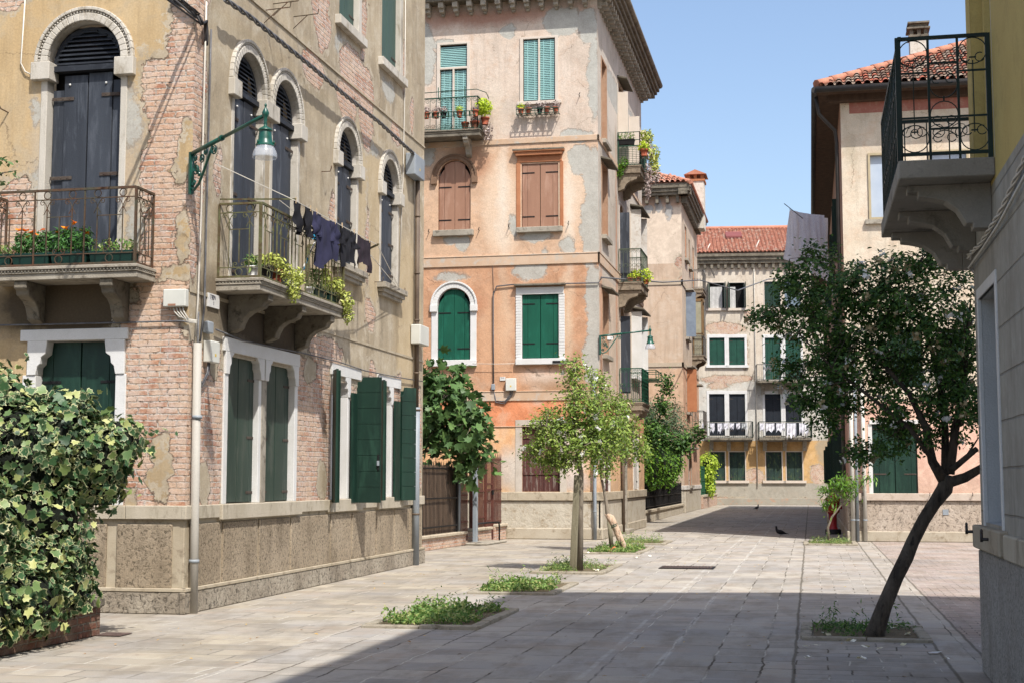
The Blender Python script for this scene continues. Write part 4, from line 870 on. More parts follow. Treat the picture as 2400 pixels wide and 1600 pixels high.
# hip roof
S_ = .45; c_ = 1/math.hypot(1, S_); uS = Vector((0, c_, S_*c_))
tile_roof('roof', (-16, 67.95, 15.88), (1, 0, 0), uS, 10.6, 5.2, TILE, H3, .26, .4, clip=lambda cu, cs: cs*c_ < 10.6-cu)
b = MB(); A = [(-16, 67.95, 15.86), (-5.38, 67.95, 15.86), (-5.38, 78.9, 15.86), (-16, 78.9, 15.86)]; r1, r2 = (-10.7, 73.2, 18.2), (-10.7, 73.6, 18.2)
for f in ([A[0], A[1], r1], [A[1], A[2], r2, r1], [A[2], A[3], r2], [A[3], A[0], r1, r2]): b.face(f)
b.tube([A[1], r1], .13, 8); b.tube([(-5.38, 67.95, 15.86), (-5.38, 78.9, 15.86)], .1, 6); b.build('roof', RIDGE, H3)
p0, p1 = aty(76.5, 1612, 430), aty(76.5, 1652, 540); x0, x1 = p0.x, p1.x; zt = p0.z
mb = MB(); mb.cube(x0, x1, 76, 77.2, 15.0, zt); c_h = mb.build('chimney', mat('lime_plaster', C(236, 230, 216), C(222, 214, 198), 3, .9, c3=C(190, 178, 160), bump=.004), H3)
mb = MB(); mb.cube(x0-.06, x1+.06, 75.94, 77.26, zt, zt+.12)
for a in (x0, (x0+x1)/2-.08, x1-.16):
    for y in (76, 77.04): mb.cube(a, a+.16, y, y+.16, zt+.12, zt+.34)
mb.build('chimney_head', OCH, c_h)
mb = MB(); e = .16; q = [(x0-e, 75.8, zt+.34), (x1+e, 75.8, zt+.34), (x1+e, 77.4, zt+.34), (x0-e, 77.4, zt+.34)]; m1, m2 = ((x0+x1)/2, 75.8, zt+.6), ((x0+x1)/2, 77.4, zt+.6)
mb.prism([q[0], q[1], m1], [q[3], q[2], m2]); mb.build('chimney_cap', RIDGE, c_h)
GREYI = mat('grey_iron', C(112, 108, 102), C(92, 88, 84), 5, .6, bump=0)
for k, (y0, zz, lab) in enumerate(((74.3, 11.5, 'top'), (74.0, 8.0, 'middle'), (73.5, 4.1, 'lowest'))):
    bl = slab(H3, 'balcony', TS, y0, y0+2.2, zz, .62, th=.24, m=D.materials['balcony_stone'], dent=False, brs=(y0+.15, y0+2.0), bh=.9, bw=.2); bl['label'] = lab+' balcony of the beige house'
    mb = MB(); rail_scrolls(mb, side_fr(TS, y0+.03, 1), .03, .58, zz, zz+1.0, 0, .14, .12, r=.008, mid=.5); rail_scrolls(mb, TS, y0+.03, y0+2.17, zz, zz+1.0, .58, .14, .12, r=.008, mid=.5)
    if k == 0:
        for h in (.95, 1.05): mb.box(TS, y0, y0+2.1, zz+h-.01, zz+h+.01, 1.0, 1.02)
        for i in range(6): mb.box(TS, y0+i*.4, y0+.03+i*.4, zz+.82, zz+.84, .58, 1.1); mb.box(TS, y0+i*.4, y0+.03+i*.4, zz+.82, zz+1.05, 1.05, 1.08)
    mb.build('railing', GREYI, bl)
ow = mat('ochre_wood_frame', C(150, 118, 76), C(130, 100, 64), 4, .6); mb = MB(); y0 = 74.1
for x_ in (.05, .5):
    for yy in (y0, y0+.9): mb.box(TS, yy, yy+.07, 8.0, 10.9, x_, x_+.07)
mb.box(TS, y0, y0+.97, 10.8, 10.95, .02, .6); mb.box(TS, y0, y0+.97, 9.1, 9.15, .5, .57); mb.box(TS, y0, y0+.05, 9.1, 9.15, .05, .5); w = mb.build('glazed_porch', ow, H3)
MB().box(TS, y0+.02, y0+.03, 8.0, 10.8, .1, .5).build('pane', mat('curtained_glass', C(190, 184, 160), C(170, 166, 140), 3, .2), w)

# ================================================================== CREAM HOUSE closing the street
FF = Fr((-5.73, 90.5, 0), (math.cos(R(6)), math.sin(R(6)), 0), (math.sin(R(6)), -math.cos(R(6)), 0))
H4 = thing('cream_house', FF.o, 'long cream and ochre terrace closing the street, with paired shutters and laundry balconies', 'house')
def fr4(px0, px1, py0, py1):
    a = FF.at(px0, py1); b = FF.at(px1, py0); return a[0], b[0], a[1], b[1]
rows = {1: [(1662, 1697, 663, 723), (1709, 1744, 663, 723), (1792, 1828, 660, 722), (1839, 1876, 660, 722)], 2: [(1663, 1698, 791, 855), (1709, 1745, 791, 855), (1794, 1829, 791, 889), (1842, 1876, 791, 889)],
        3: [(1663, 1698, 922, 1020), (1710, 1746, 922, 1020), (1794, 1830, 922, 1020), (1842, 1878, 922, 1020)], 4: [(1664, 1699, 1058, 1125), (1710, 1746, 1058, 1125), (1796, 1832, 1058, 1125), (1844, 1880, 1058, 1125)]}
fh = {(r, i): fr4(*q) for r, L in rows.items() for i, q in enumerate(L)}
zt = FF.at(1700, 640)[1]; z3 = FF.at(1700, 882)[1]; z4 = FF.at(1700, 1032)[1]
_FFw = wallmat('plaster_cream', 0, ((226, 212, 190), (218, 200, 176), (234, 220, 200)),
    bands=[(z4, z3, (206, 202, 190), .95), (1.35, z4, (212, 166, 96), .97), (0, 1.35, (182, 178, 164), .97)],
    brick=[(.5, 1.9, .5, .6), (-3.45, 1.85, .62, .45), (-5.0, 7.9, 1.7, .25), (-5.1, 11.1, 1.3, .4), (-5.6, 7.5, .6, .2), (-.3, .25, .4, .16), (-5.2, .35, .8, .12), (-3.9, 9.4, .2, .9), (-3.6, 12.0, .3, .3)], brickcols=((220, 168, 134), (202, 138, 104), (226, 208, 182), (230, 204, 174)), eff=.9, warp=.45,
    stains_and_shade=[(-2.3, 4.0, .5, 1.4, (150, 120, 80), .6), (1.0, 3.4, .6, .9, (168, 160, 140), .7), (-3, zt+.55, 8, .3, (200, 186, 160), .6), (-4.6, 2.8, 1.6, .8, (190, 150, 92), .5)], pits=.04)
ou = 0
def uw(p): return FF.P(p, 0).x     # material works on world x
wall(FF, -8, 12, 0, 16.0, [(a, b, c, d, False, .12, 1) for a, b, c, d in fh.values()]).build('wall', [_FFw, WPAINT, DARKIN], H4)
mb = MB(); mb.box(FF, -8, 12, 0, .42, -.05, .04); mb.build('plinth', mat('grey_foot', C(186, 182, 166), C(170, 162, 146), 1.2, .95, c3=C(206, 160, 130), bump=.01), H4, .01)
ez = FF.at(1700, 612)[1]
mb = MB(); mb.box(FF, -8, 12, ez-.2, ez, -.05, .3); mb.box(FF, -8, 12, ez, ez+.22, -.05, .4); mb.box(FF, -8, 12, ez+.22, ez+.42, -.05, .5); co = mb.build('cornice', DSTONE, H4)
each('modillion', DSTONE, co, [[(-1.98+i*.43, -1.82+i*.43, ez-.5, ez-.2, -.02, .25)] for i in range(20)], FF)
zr = ez+.46; S_ = .46; c_ = 1/math.hypot(1, S_); sv = Vector((-FF.n.x*c_, -FF.n.y*c_, S_*c_))
tile_roof('roof', FF.P(-8, zr, .5), FF.u, sv, 19, 5.7, TILE, H4, .24, .36)
mb = MB(); a = FF.P(-8, zr, .5); b_ = FF.P(11, zr, .5); mb.face([a, b_, b_+sv*5.7, a+sv*5.7]); mb.tube([a+sv*5.7+Vector((0, 0, .08)), b_+sv*5.7+Vector((0, 0, .08))], .14, 8); mb.face([b_+sv*5.7, a+sv*5.7, a+sv*5.7+Vector((0, 5, -2.5)), b_+sv*5.7+Vector((0, 5, -2.5))]); mb.build('roof', RIDGE, H4)
mb = MB(); u_, _ = FF.at(1717, 590); o = FF.P(u_-.3, zr, .5)+sv*3.1+Vector((0, 0, .12)); e = FF.u*1.05
mb.prism([o, o+e, o+e+sv*1.1, o+sv*1.1], [v+Vector((0, 0, .12)) for v in (o, o+e, o+e+sv*1.1, o+sv*1.1)]); mb.build('skylight', mat('maroon_hatch', C(150, 84, 80), C(136, 74, 72), 4, .7), H4)
for (r, i), (a, b, c, d) in fh.items():
    mb = MB(); t = .06; m = WPAINT if r in (2, 3) else FRAME
    if r in (2, 3):
        mb.box(FF, a-.14, a, c, d, -.05, .03); mb.box(FF, b, b+.14, c, d, -.05, .03); mb.box(FF, a-.14, b+.14, d, d+.2, -.05, .035)
    else: mb.box(FF, a-.06, a, c, d, -.05, .015); mb.box(FF, b, b+.06, c, d, -.05, .015); mb.box(FF, a-.06, b+.06, d, d+.06, -.05, .015)
    if r in (1, 4) or i < 2 and r == 2: mb.box(FF, a-.22, b+.22, c-.16, c-.002, -.05, .12)
    w = mb.build('window', m, H4)
    if r == 1 and i in (0, 1):
        MB().box(FF, a, a+.06, c, d, -.1, -.05).box(FF, b-.06, b, c, d, -.1, -.05).box(FF, a, b, d-.05, d, -.1, -.05).build('frame', GRN, w)
        mb = MB()
        for k in range(9 if i == 0 else 4):
            uu = a+.08+k*.085; mb.box(FF, uu, uu+.07, c+.02, d-.25, -.11+.012*(k % 2), -.105+.012*(k % 2))
        mb.build('curtain', mat('net_curtain', C(226, 224, 220), None, 5, .9, bump=0), w)
        for s, uu in ((1, a-.05), (-1, b+.05)): MB().box(FF, uu-.02, uu+.02, c, d, 0, .5).build('shutter', GRN, w)
    elif r == 1 and i == 3: MB().box(FF, a, b, c, d, -.1, -.08).build('pane', PANE, w)
    else: shutters(w, FF, a+.005, b-.005, c, d, -.1, (GRN, EMER if 0 else mat('green_shutter_far', C(22, 84, 66), C(16, 70, 56), 3, .6) if 'green_shutter_far' not in D.materials else D.materials['green_shutter_far'], mat('navy_shutter', C(36, 44, 54), C(28, 34, 44), 3, .6) if 'navy_shutter' not in D.materials else D.materials['navy_shutter'], mat('mossy_shutter', C(46, 72, 62), C(30, 50, 48), 3, .7, c3=C(92, 112, 62), streak=.3) if 'mossy_shutter' not in D.materials else D.materials['mossy_shutter'])[r-1], zs=(.12, .88))
def balc4(px0, px1, py, rh, lab, m):
    a = FF.at(px0, py); b = FF.at(px1, py); z = a[1]; u0, u1 = a[0], b[0]
    mb = MB(); mb.box(FF, u0, u1, z-.14, z, -.05, .95); mb.box(FF, u0+.05, u1-.05, z-.22, z-.14, -.05, .88); o = mb.build('balcony', DSTONE, H4); o['label'] = lab
    us = [u0+.4+(u1-u0-.8)*k/2 for k in range(3)]; each('bracket', STONE2, o, [[(u-.12, u+.12, z-.8, z-.22, -.02, .16), (u-.12, u+.12, z-.45, z-.22, .16, .5)] for u in us], FF)
    mb = MB(); n = int((u1-u0)/.13)
    for i in range(n+1): u = u0+(u1-u0)*i/n; mb.box(FF, u-.008, u+.008, z, z+rh, .9, .916)
    for i in range(8): mb.box(FF, u0, u0+.016, z, z+rh, .05+i*.12, .066+i*.12); mb.box(FF, u1-.016, u1, z, z+rh, .05+i*.12, .066+i*.12)
    for h in (.05, rh): mb.box(FF, u0, u1, z+h-.02, z+h+.02, .89, .93); mb.box(FF, u0, u0+.03, z+h-.02, z+h+.02, 0, .93); mb.box(FF, u1-.03, u1, z+h-.02, z+h+.02, 0, .93)
    mb.build('railing', m, o); return u0, u1, z
BA = balc4(1652, 1763, 1026, 1.0, 'lower left balcony with laundry', IRONDG); BB = balc4(1777, 1900, 1026, 1.0, 'lower right balcony with laundry', IRONDG); BC = balc4(1772, 1884, 893, 1.0, 'upper balcony', GREYI)
mb = MB(); [mb.tube([FF.P(u, 1.1, .06), FF.P(u, ez+.5, .06), FF.P(u+.4, ez+1.4, -.6)], .035, 6) for u in (FF.at(1768, 700)[0],)]; mb.tube([FF.P(FF.at(1651, 640)[0], 10, .06), FF.P(FF.at(1651, 640)[0], ez+.4, .06), FF.P(FF.at(1651, 640)[0]+.4, ez+1.2, -.5)], .035, 6); mb.build('drainpipe', CABLEW, H4)

# ================================================================== PINK HOUSE on the right
RFr = Fr((0, 38.1, 0), (1, 0, 0), (0, -1, 0)); RSd = Fr((.97, 0, 0), (0, 1, 0), (-1, 0, 0))
H5 = thing('pink_house', (.97, 38.1, 0), 'right-hand corner house with salmon ground floor, cream upper wall and maroon frieze', 'house')
RZ = lambda py: RFr.at(2020, py)[1]
_RFw = wallmat('plaster_cream_pink', 0, ((238, 222, 196), (232, 212, 182), (226, 196, 164)), bands=[(0, RZ(940), (240, 186, 160), 1)], stains_and_shade=[(2.0, 9.5, .3, .3, (206, 196, 180), .6), (1.2, 10.3, .15, .4, (196, 180, 150), .6)])
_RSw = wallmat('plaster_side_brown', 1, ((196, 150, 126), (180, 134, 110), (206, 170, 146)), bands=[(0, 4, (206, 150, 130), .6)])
a1 = RFr.at(2037, 516); a2 = RFr.at(2088, 358); b1 = RFr.at(2047, 1156); b2 = RFr.at(2148, 992); c1 = RFr.at(2088, 905); c2 = RFr.at(2160, 770); d1 = RFr.at(2196, 905); d2 = RFr.at(2262, 770)
fh = [(a1[0], a2[0]+.15, a1[1], a2[1]), (b1[0], b2[0], b1[1], b2[1]), (c1[0], c2[0], c1[1], c2[1]), (d1[0], d2[0], d1[1], d2[1]), (3.2, 4.2, a1[1], a2[1]), (5.4, 6.4, b1[1], b2[1])]
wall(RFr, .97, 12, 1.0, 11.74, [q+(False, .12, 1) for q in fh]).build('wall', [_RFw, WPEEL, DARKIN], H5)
sh5 = [(y, y+1.1, z, z+1.7) for y in (44, 50.5, 58, 67, 75) for z in (1.4, 5.0, 8.4)]
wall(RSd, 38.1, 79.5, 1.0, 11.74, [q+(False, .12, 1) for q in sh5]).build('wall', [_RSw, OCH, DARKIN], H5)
b = MB(); b.face([(.97, 79.5, 0), (12, 79.5, 0), (12, 79.5, 12), (.97, 79.5, 12)]); b.build('wall', _RSw, H5)
MB().box(RFr, .93, 12, 0, 1.05, -.05, .03).box(RSd, 38.1, 79.5, 0, 1.05, -.05, .03).build('plinth', stucco('pinkish_rough_cast', (206, 190, 172), (194, 176, 156), (150, 132, 112), 12, .03), H5, .02)
MB().box(RFr, .9, 12, 0, .27, -.05, .07).box(RSd, 38.05, 79.5, 0, .27, -.05, .07).build('plinth', D.materials['plinth_foot'], H5, .02)
MB().box(RFr, .9, 12, 1.05, 1.24, -.05, .09).build('sill_course', mat('pinkish_stone', C(224, 206, 188), C(208, 188, 168), 2, .85, c3=C(190, 168, 146), bump=.004), H5, .012)
fz0, fz1 = RZ(266), RZ(233)
MB().box(RFr, 1.2, 12, fz0, fz1, -.02, .004).build('frieze', mat('maroon_band', C(196, 128, 112), C(184, 116, 100), 3, .9, c3=C(200, 150, 130)), H5)
for i, (a, b, c, d) in enumerate(fh):
    mb = MB(); f = .06
    if i in (0, 4):
        mb.box(RFr, a, a+f, c, d, -.1, .04); mb.box(RFr, b-f, b, c, d, -.1, .04); mb.box(RFr, a+f, b-f, c, c+f, -.1, .04); mb.box(RFr, a+f, b-f, d-f, d, -.1, .04)
        w = mb.build('window', mat('tan_frame', C(206, 188, 150), C(190, 172, 134), 4, .6), H5); MB().box(RFr, a+f, b-f, c+f, d-f, -.09, -.08).build('pane', mat('bright_curtained_glass', C(196, 208, 222), C(176, 190, 208), 1, .15, bump=0), w); MB().box(RFr, a-.1, b+.1, c-.12, c-.003, -.05, .1).build('sill', STONE2, w)
    else:
        if i in (1, 5): mb.box(RFr, a-.06, b+.06, d, d+.1, -.05, .05)
        mb.box(RFr, a-.1, a, c, d, -.05, .012); w = mb.build('window', WPAINT if i == 1 else STONE2, H5); shutters(w, RFr, a, b, c, d, -.09, GRN, zs=(.28, .93), slen=.6, lab='closed dark green shutter')
for a, b, c, d in sh5:
    w = MB().box(RSd, a-.1, b+.1, c-.1, c, -.05, .1).build('window', STONE2, H5); shutters(w, RSd, a, b, c, d, -.1, GRN)
    for uu in (a-.04, b+.04): MB().box(RSd, uu-.02, uu+.02, c, d, 0, .16 if c > 3 else .28).build('shutter', GRN, w)
ER = (.36, 37.48)
mb = MB(); mb.cube(ER[0], 12.5, ER[1], 80, 11.72, 11.79)
mb.cube(ER[0]+.3, 12.5, 37.85, 38.1, 11.54, 11.72)
mb.build('eaves', mat('eaves_wood', C(96, 74, 58), C(72, 54, 42), 6, .9, bump=.004, streak=.2), H5)
mb = MB(); mb.tube([(ER[0]-.02, ER[1]-.06, 11.77), (12.5, ER[1]-.06, 11.77)], .085, 10); mb.tube([(ER[0]-.06, ER[1]-.04, 11.77), (ER[0]-.06, 80, 11.77)], .085, 10)
mb.tube([(ER[0]-.02, 37.9, 11.72), (ER[0]+.05, 37.95, 11.24), (.82, 38.2, 10.84), (.86, 38.25, 10.54), (.86, 38.25, 1.2)], .05, 8)
mb.build('gutter', mat('dark_gutter', C(70, 66, 62), C(56, 52, 50), 3, .5, bump=.001), H5)
S_ = .5; c_ = 1/math.hypot(1, S_)
tile_roof('roof', (ER[0], ER[1]-.05, 11.84), (1, 0, 0), (0, c_, S_*c_), 12, 7.2, TILEO, H5, .235, .34, clip=lambda cu, cs: cs*c_ < cu)
b = MB(); A = [(ER[0], ER[1], 11.82), (12.5, ER[1], 11.82), (12.5, 80, 11.82), (ER[0], 80, 11.82)]; r1, r2 = (6.4, 43.5, 14.84), (6.4, 74, 14.84)
for f in ([A[0], A[1], r1], [A[1], A[2], r2, r1], [A[2], A[3], r2], [A[3], A[0], r1, r2]): b.face(f)
n = 16
for i in range(n):
    p = Vector(A[0]).lerp(Vector(r1), i/n)+Vector((0, 0, .1)); q = Vector(A[0]).lerp(Vector(r1), (i+1.1)/n)+Vector((0, 0, .1)); b.tube([p, q], .13, 8, r2=.11)
b.build('roof', RIDGE, H5)
p0 = aty(43.5, 2131, 95); p1 = aty(43.5, 2172, 95)
mb = MB(); mb.cube(p0.x, p1.x, 43.2, 43.75, 12.3, p0.z); ch = mb.build('chimney', D.materials['lime_plaster'], H5)
zt = p0.z; mb = MB(); mb.cube(p0.x-.04, p1.x+.04, 43.16, 43.79, zt, zt+.06)
for a in (p0.x, (p0.x+p1.x)/2-.04, p1.x-.1):
    for y in (43.2, 43.65): mb.cube(a, a+.1, y, y+.1, zt+.06, zt+.24)
mb.cube(p0.x-.08, p1.x+.08, 43.12, 43.83, zt+.24, zt+.29); mb.cube(p0.x, p1.x, 43.2, 43.7, zt+.29, zt+.4); mb.cube(p0.x-.06, p1.x+.06, 43.1, 43.85, zt+.4, zt+.45); mb.build('chimney_head', DSTONE, ch)
for x_, y_, r_, m, z_ in ((1.06, 38.0, .055, CABLEW, 4.6), (1.17, 37.98, .04, PIPEZ, 4.6), (1.36, 37.98, .05, CABLEW, 4.2)):
    mb = MB(); mb.tube([(x_, y_, .02), (x_, y_, z_)], r_, 10); [mb.tube([(x_, y_, q-.015), (x_, y_, q+.015)], r_+.012, 10, 1) for q in (.55, 2.3, 3.9)]; mb.build('drainpipe', [m, PIPEZ], H5)
u, z = RFr.at(2216, 1199); MB().box(RFr, u-.07, u+.07, z-.07, z+.07, .03, .045).build('vent', PIPEZ, H5)
mb = MB()
for px in (2022, 2178, 2278): u, z = RFr.at(px, 1160); mb.tube([RFr.P(u, z, .05), RFr.P(u, z, .17), RFr.P(u, z+.08, .18)], .01, 4)
mb.build('wall_hooks', BLACK, H5)

# ================================================================== GREY AND YELLOW HOUSE, right edge
NB = Fr((1.4, 0, 0), (0, 1, 0), (-1, 0, 0))
H6 = thing('grey_house', (1.4, 12.6, 0), 'near right-hand house with grooved grey render below and smooth yellow wall above', 'house')
def nbmat():
    t = NT('grooved_grey_render', .9, .2); Z = t.xyz(t.pos())[2]; n = t.noise(2.2, None, 6, .7); f = t.noise(60, None, 4, .6)
    col = t.mix(t.ramp(n, .35, .65), C(176, 172, 160), C(160, 154, 142))
    col = t.mix(t.math('MULTIPLY', t.ramp(t.noise(1, t.vec('MULTIPLY', t.pos(), (1, 4, .5)), 6, .7), .46, .66), .5), col, C(126, 120, 108)); col = t.mix(t.math('MULTIPLY', t.ramp(t.noise(7, None, 7, .75), .5, .7), .35), col, C(200, 196, 186))
    jz = t.math('ADD', Z, t.math('MULTIPLY', t.math('SUBTRACT', t.noise(4, None, 3), .5), .012))
    g = t.math('ABSOLUTE', t.math('SUBTRACT', t.math('FRACT', t.math('DIVIDE', t.math('SUBTRACT', jz, 1.51), .345)), .5))
    gm = t.ramp(g, .012, .03, 1, 0); col = t.mix(t.math('MULTIPLY', gm, .45), col, C(110, 104, 94))
    return t.out(col, t.bump(t.math('MULTIPLY_ADD', gm, -.008, t.math('MULTIPLY', f, .002))))
YW = mat('yellow_render', C(214, 190, 112), C(206, 180, 102), 1.5, .9, c3=C(196, 172, 100), bump=.003)
GW = nbmat()
wall(NB, -12, 12.6, 1.0, 3.83, [(11.2, 12.28, 1.25, 3.08, False, .15, 1)]).build('wall', [GW, mat('reveal_grey_white', C(222, 222, 220), C(212, 212, 210), 3, .8, bump=.006), DARKIN], H6)
wall(NB, -12, 12.6, 3.83, 12.1, [(10.98, 12.3, 4.0, 6.6, False, .14, 1)]).build('wall', [YW, YW, DARKIN], H6)
MB().face([(1.4, 12.6, 0), (10, 12.6, 0), (10, 12.6, 12.1), (1.4, 12.6, 12.1)]) ; b = MB(); b.face([(1.4, 12.6, 1.0), (10, 12.6, 1.0), (10, 12.6, 3.83), (1.4, 12.6, 3.83)]); b.build('wall', GW, H6)
b = MB(); b.face([(1.4, 12.6, 3.83), (10, 12.6, 3.83), (10, 12.6, 12.1), (1.4, 12.6, 12.1)]); b.face([(10, 12.6, 0), (10, -12, 0), (10, -12, 12.1), (10, 12.6, 12.1)]); b.face([(1.4, -12, 0), (10, -12, 0), (10, -12, 12.1), (1.4, -12, 12.1)]); b.build('wall', YW, H6)
mb = MB(); mb.box(NB, -12, 12.62, 0, 1.02, -.05, .03); mb.cube(1.4, 10, 12.55, 12.63, 0, 1.02); mb.build('plinth', stucco('grey_rough_cast', (186, 182, 174), (172, 166, 156), (120, 112, 100), 40, .01), H6, .015)
mb = MB(); mb.box(NB, -12, 10.9, 1.02, 1.2, -.05, .045); mb.build('sill_course', D.materials['sill_band'], H6, .01)
mb = MB(); mb.box(NB, 10.95, 12.66, 1.03, 1.22, -.15, .07); sl_ = mb
mb = MB(); mb.box(NB, 12.28, 12.36, 1.22, 3.17, -.02, .012); mb.box(NB, 11.12, 11.2, 1.22, 3.17, -.02, .012); mb.box(NB, 11.2, 12.28, 3.08, 3.17, -.02, .012); w = mb.build('window', WPAINT, H6, .003); sl_.build('sill', D.materials['old_sill_band'], w, .012)
MB().box(NB, 11.2, 12.28, 1.25, 3.08, -.17, -.15).build('shutter', GRN, w)
mb = MB(); mb.box(NB, 12.18, 12.3, 4.0, 6.6, -.16, -.1); mb.box(NB, 10.98, 11.06, 4.0, 6.6, -.16, -.1); w = mb.build('door', YW, H6); MB().box(NB, 11.06, 12.18, 4.0, 6.6, -.17, -.15).build('door_leaf', WPAINT, w)
mb = MB(); mb.cube(1.15, 10.5, -12.5, 13.25, 12.45, 12.6); mb.cube(1.4, 10, -12, 12.6, 12.1, 12.45); mb.prism([(1.15, -12.5, 12.6), (10.5, -12.5, 12.6), (5.8, -12.5, 14)], [(1.15, 13.25, 12.6), (10.5, 13.25, 12.6), (5.8, 13.25, 14)]); mb.build('roof', RIDGE, H6)
# corner balcony
X0, Y0, Y1 = .70, 10.99, 13.7; Z0, Z1 = 3.86, 4.0
mb = MB(); mb.prism([(X0, Y0, Z0), (X0, Y1, Z0), (3.0, Y1, Z0), (3.0, 12.6, Z0), (1.4, 12.6, Z0), (1.4, Y0, Z0)], [(X0, Y0, Z1), (X0, Y1, Z1), (3.0, Y1, Z1), (3.0, 12.6, Z1), (1.4, 12.6, Z1), (1.4, Y0, Z1)])
bl = mb.build('balcony', CONC, H6, .008); bl['label'] = 'plain concrete corner balcony on curved brackets'
for y in (11.35, 12.45, 13.5):
    mb = MB(); pr = [(0, 0), (.62, 0), (.62, -.05), (.54, -.05), (.54, -.09), (.46, -.1), (.34, -.13), (.25, -.2), (.2, -.29), (.19, -.31), (.14, -.31), (.14, -.35), (0, -.35)]
    mb.prism([(1.4-a, y-.09, Z0+z) for a, z in pr], [(1.4-a, y+.09, Z0+z) for a, z in pr])
    if y > 12.6: mb.cube(1.4, 1.7, y-.09, y+.09, Z0-.35, Z0)
    mb.build('bracket', CONC, bl, .006)
mb = MB(); FN = Fr((0, Y0+.03, 0), (1, 0, 0), (0, -1, 0)); zt = 4.95; k = .011
def vbar(u, a, b, k=.008, d=0): mb.box(FN, u-k, u+k, a, b, d-k, d+k)
def hbar(a, b, z, k=.007): mb.box(FN, a, b, z-k, z+k, -k, k)
U = [.715, .94, 1.155, 1.375]
for u, k in zip(U, (.018, .009, .009, .018)): vbar(u, Z1, zt+.01, k)
hbar(U[0], U[3], zt, .013); hbar(U[0], U[3], Z1+.05, .012)
for a, b in ((U[0], U[1]), (U[2], U[3])):
    c = (a+b)/2; r = (b-a)/2-.008
    for z, s in ((zt-.016-r, 1), (Z1+.065+r, -1)):
        mb.ring(FN, c, z, 0, r, .005, 0, 200 if s > 0 else 20, 340 if s > 0 else 160, 8); mb.ring(FN, c, z, 0, r, .005, 0, -20 if s > 0 else 160, 200 if s > 0 else 380, 16)
        for q in (-1, 1): mb.ring(FN, c+q*r*.52, z-s*r*.5, 0, r*.34, .005, 0, 60, 330, 10)
        hbar(c-r*.25, c+r*.25, z-s*r*.5, .005)
    vbar(c, Z1+.1+r, zt-.05-r*1.4, .004); hbar(a, b, zt-.27); hbar(a, b, Z1+.33)
c = (U[1]+U[2])/2; r = (U[2]-U[1])/2-.006
hbar(U[1], U[2], zt-.2); hbar(U[1], U[2], Z1+.24)
for z in (zt-.37, zt-.6): mb.ring(FN, c, z, 0, r, .005, 0, 0, 360, 20); [mb.ring(FN, c+q*r*.5, z+(r*.45 if z > 4.5 else -r*.45), 0, r*.33, .005, 0, 0, 300, 10) for q in (-1, 1)]
vbar(c, zt-.5, zt-.46, .006); mb.ring(FN, c, Z1+.13, 0, r*.95, .005, 0, 20, 160, 8); [mb.ring(FN, c+q*r*.5, Z1+.17, 0, r*.32, .005, 0, 40, 330, 10) for q in (-1, 1)]
hbar(U[0], U[3], zt-.62, .006)
FO = Fr((X0+.03, 0, 0), (0, 1, 0), (-1, 0, 0)); n = 13; w_ = (Y1-.06-Y0)/n
mb.box(FO, Y0, Y1-.03, zt-.013, zt+.013, -.013, .013); mb.box(FO, Y0, Y1-.03, Z1+.04, Z1+.06, -.01, .01)
for i in range(n+1):
    u = Y0+.03+i*w_; mb.box(FO, u-.009, u+.009, Z1, zt, -.009, .009)
    if i < n:
        c = u+w_/2
        for z in (zt-.1, Z1+.15, zt-.45): mb.ring(FO, c, z, 0, w_*.46, .005, n=12)
        mb.box(FO, c-.005, c+.005, Z1+.2, zt-.18, -.005, .005)
        for z in (zt-.27, Z1+.33): mb.box(FO, u, u+w_, z-.006, z+.006, -.006, .006)
FB = Fr((0, Y1-.05, 0), (1, 0, 0), (0, -1, 0)); rail_scrolls(mb, FB, .73, 2.95, Z1+.05, zt, 0, .2, .2, r=.005)
mb.build('railing', IRONDG, bl)
for (u, z) in ((12.62, 1.16), (11.55, 1.14)):
    mb = MB(); mb.tube([NB.P(u, z, .04), NB.P(u, z, .12)], .013, 6); mb.tube([NB.P(u, z-.02, .12), NB.P(u, z+.05, .12)], .012, 6); mb.blob(NB.P(u, z+.06, .12), .012, .018, .02, 0, 8)
    mb.build('shutter_stop', mat('dark_bronze', C(52, 42, 36), C(38, 30, 26), 9, .5, .6) if 'dark_bronze' not in D.materials else D.materials['dark_bronze'], H6)
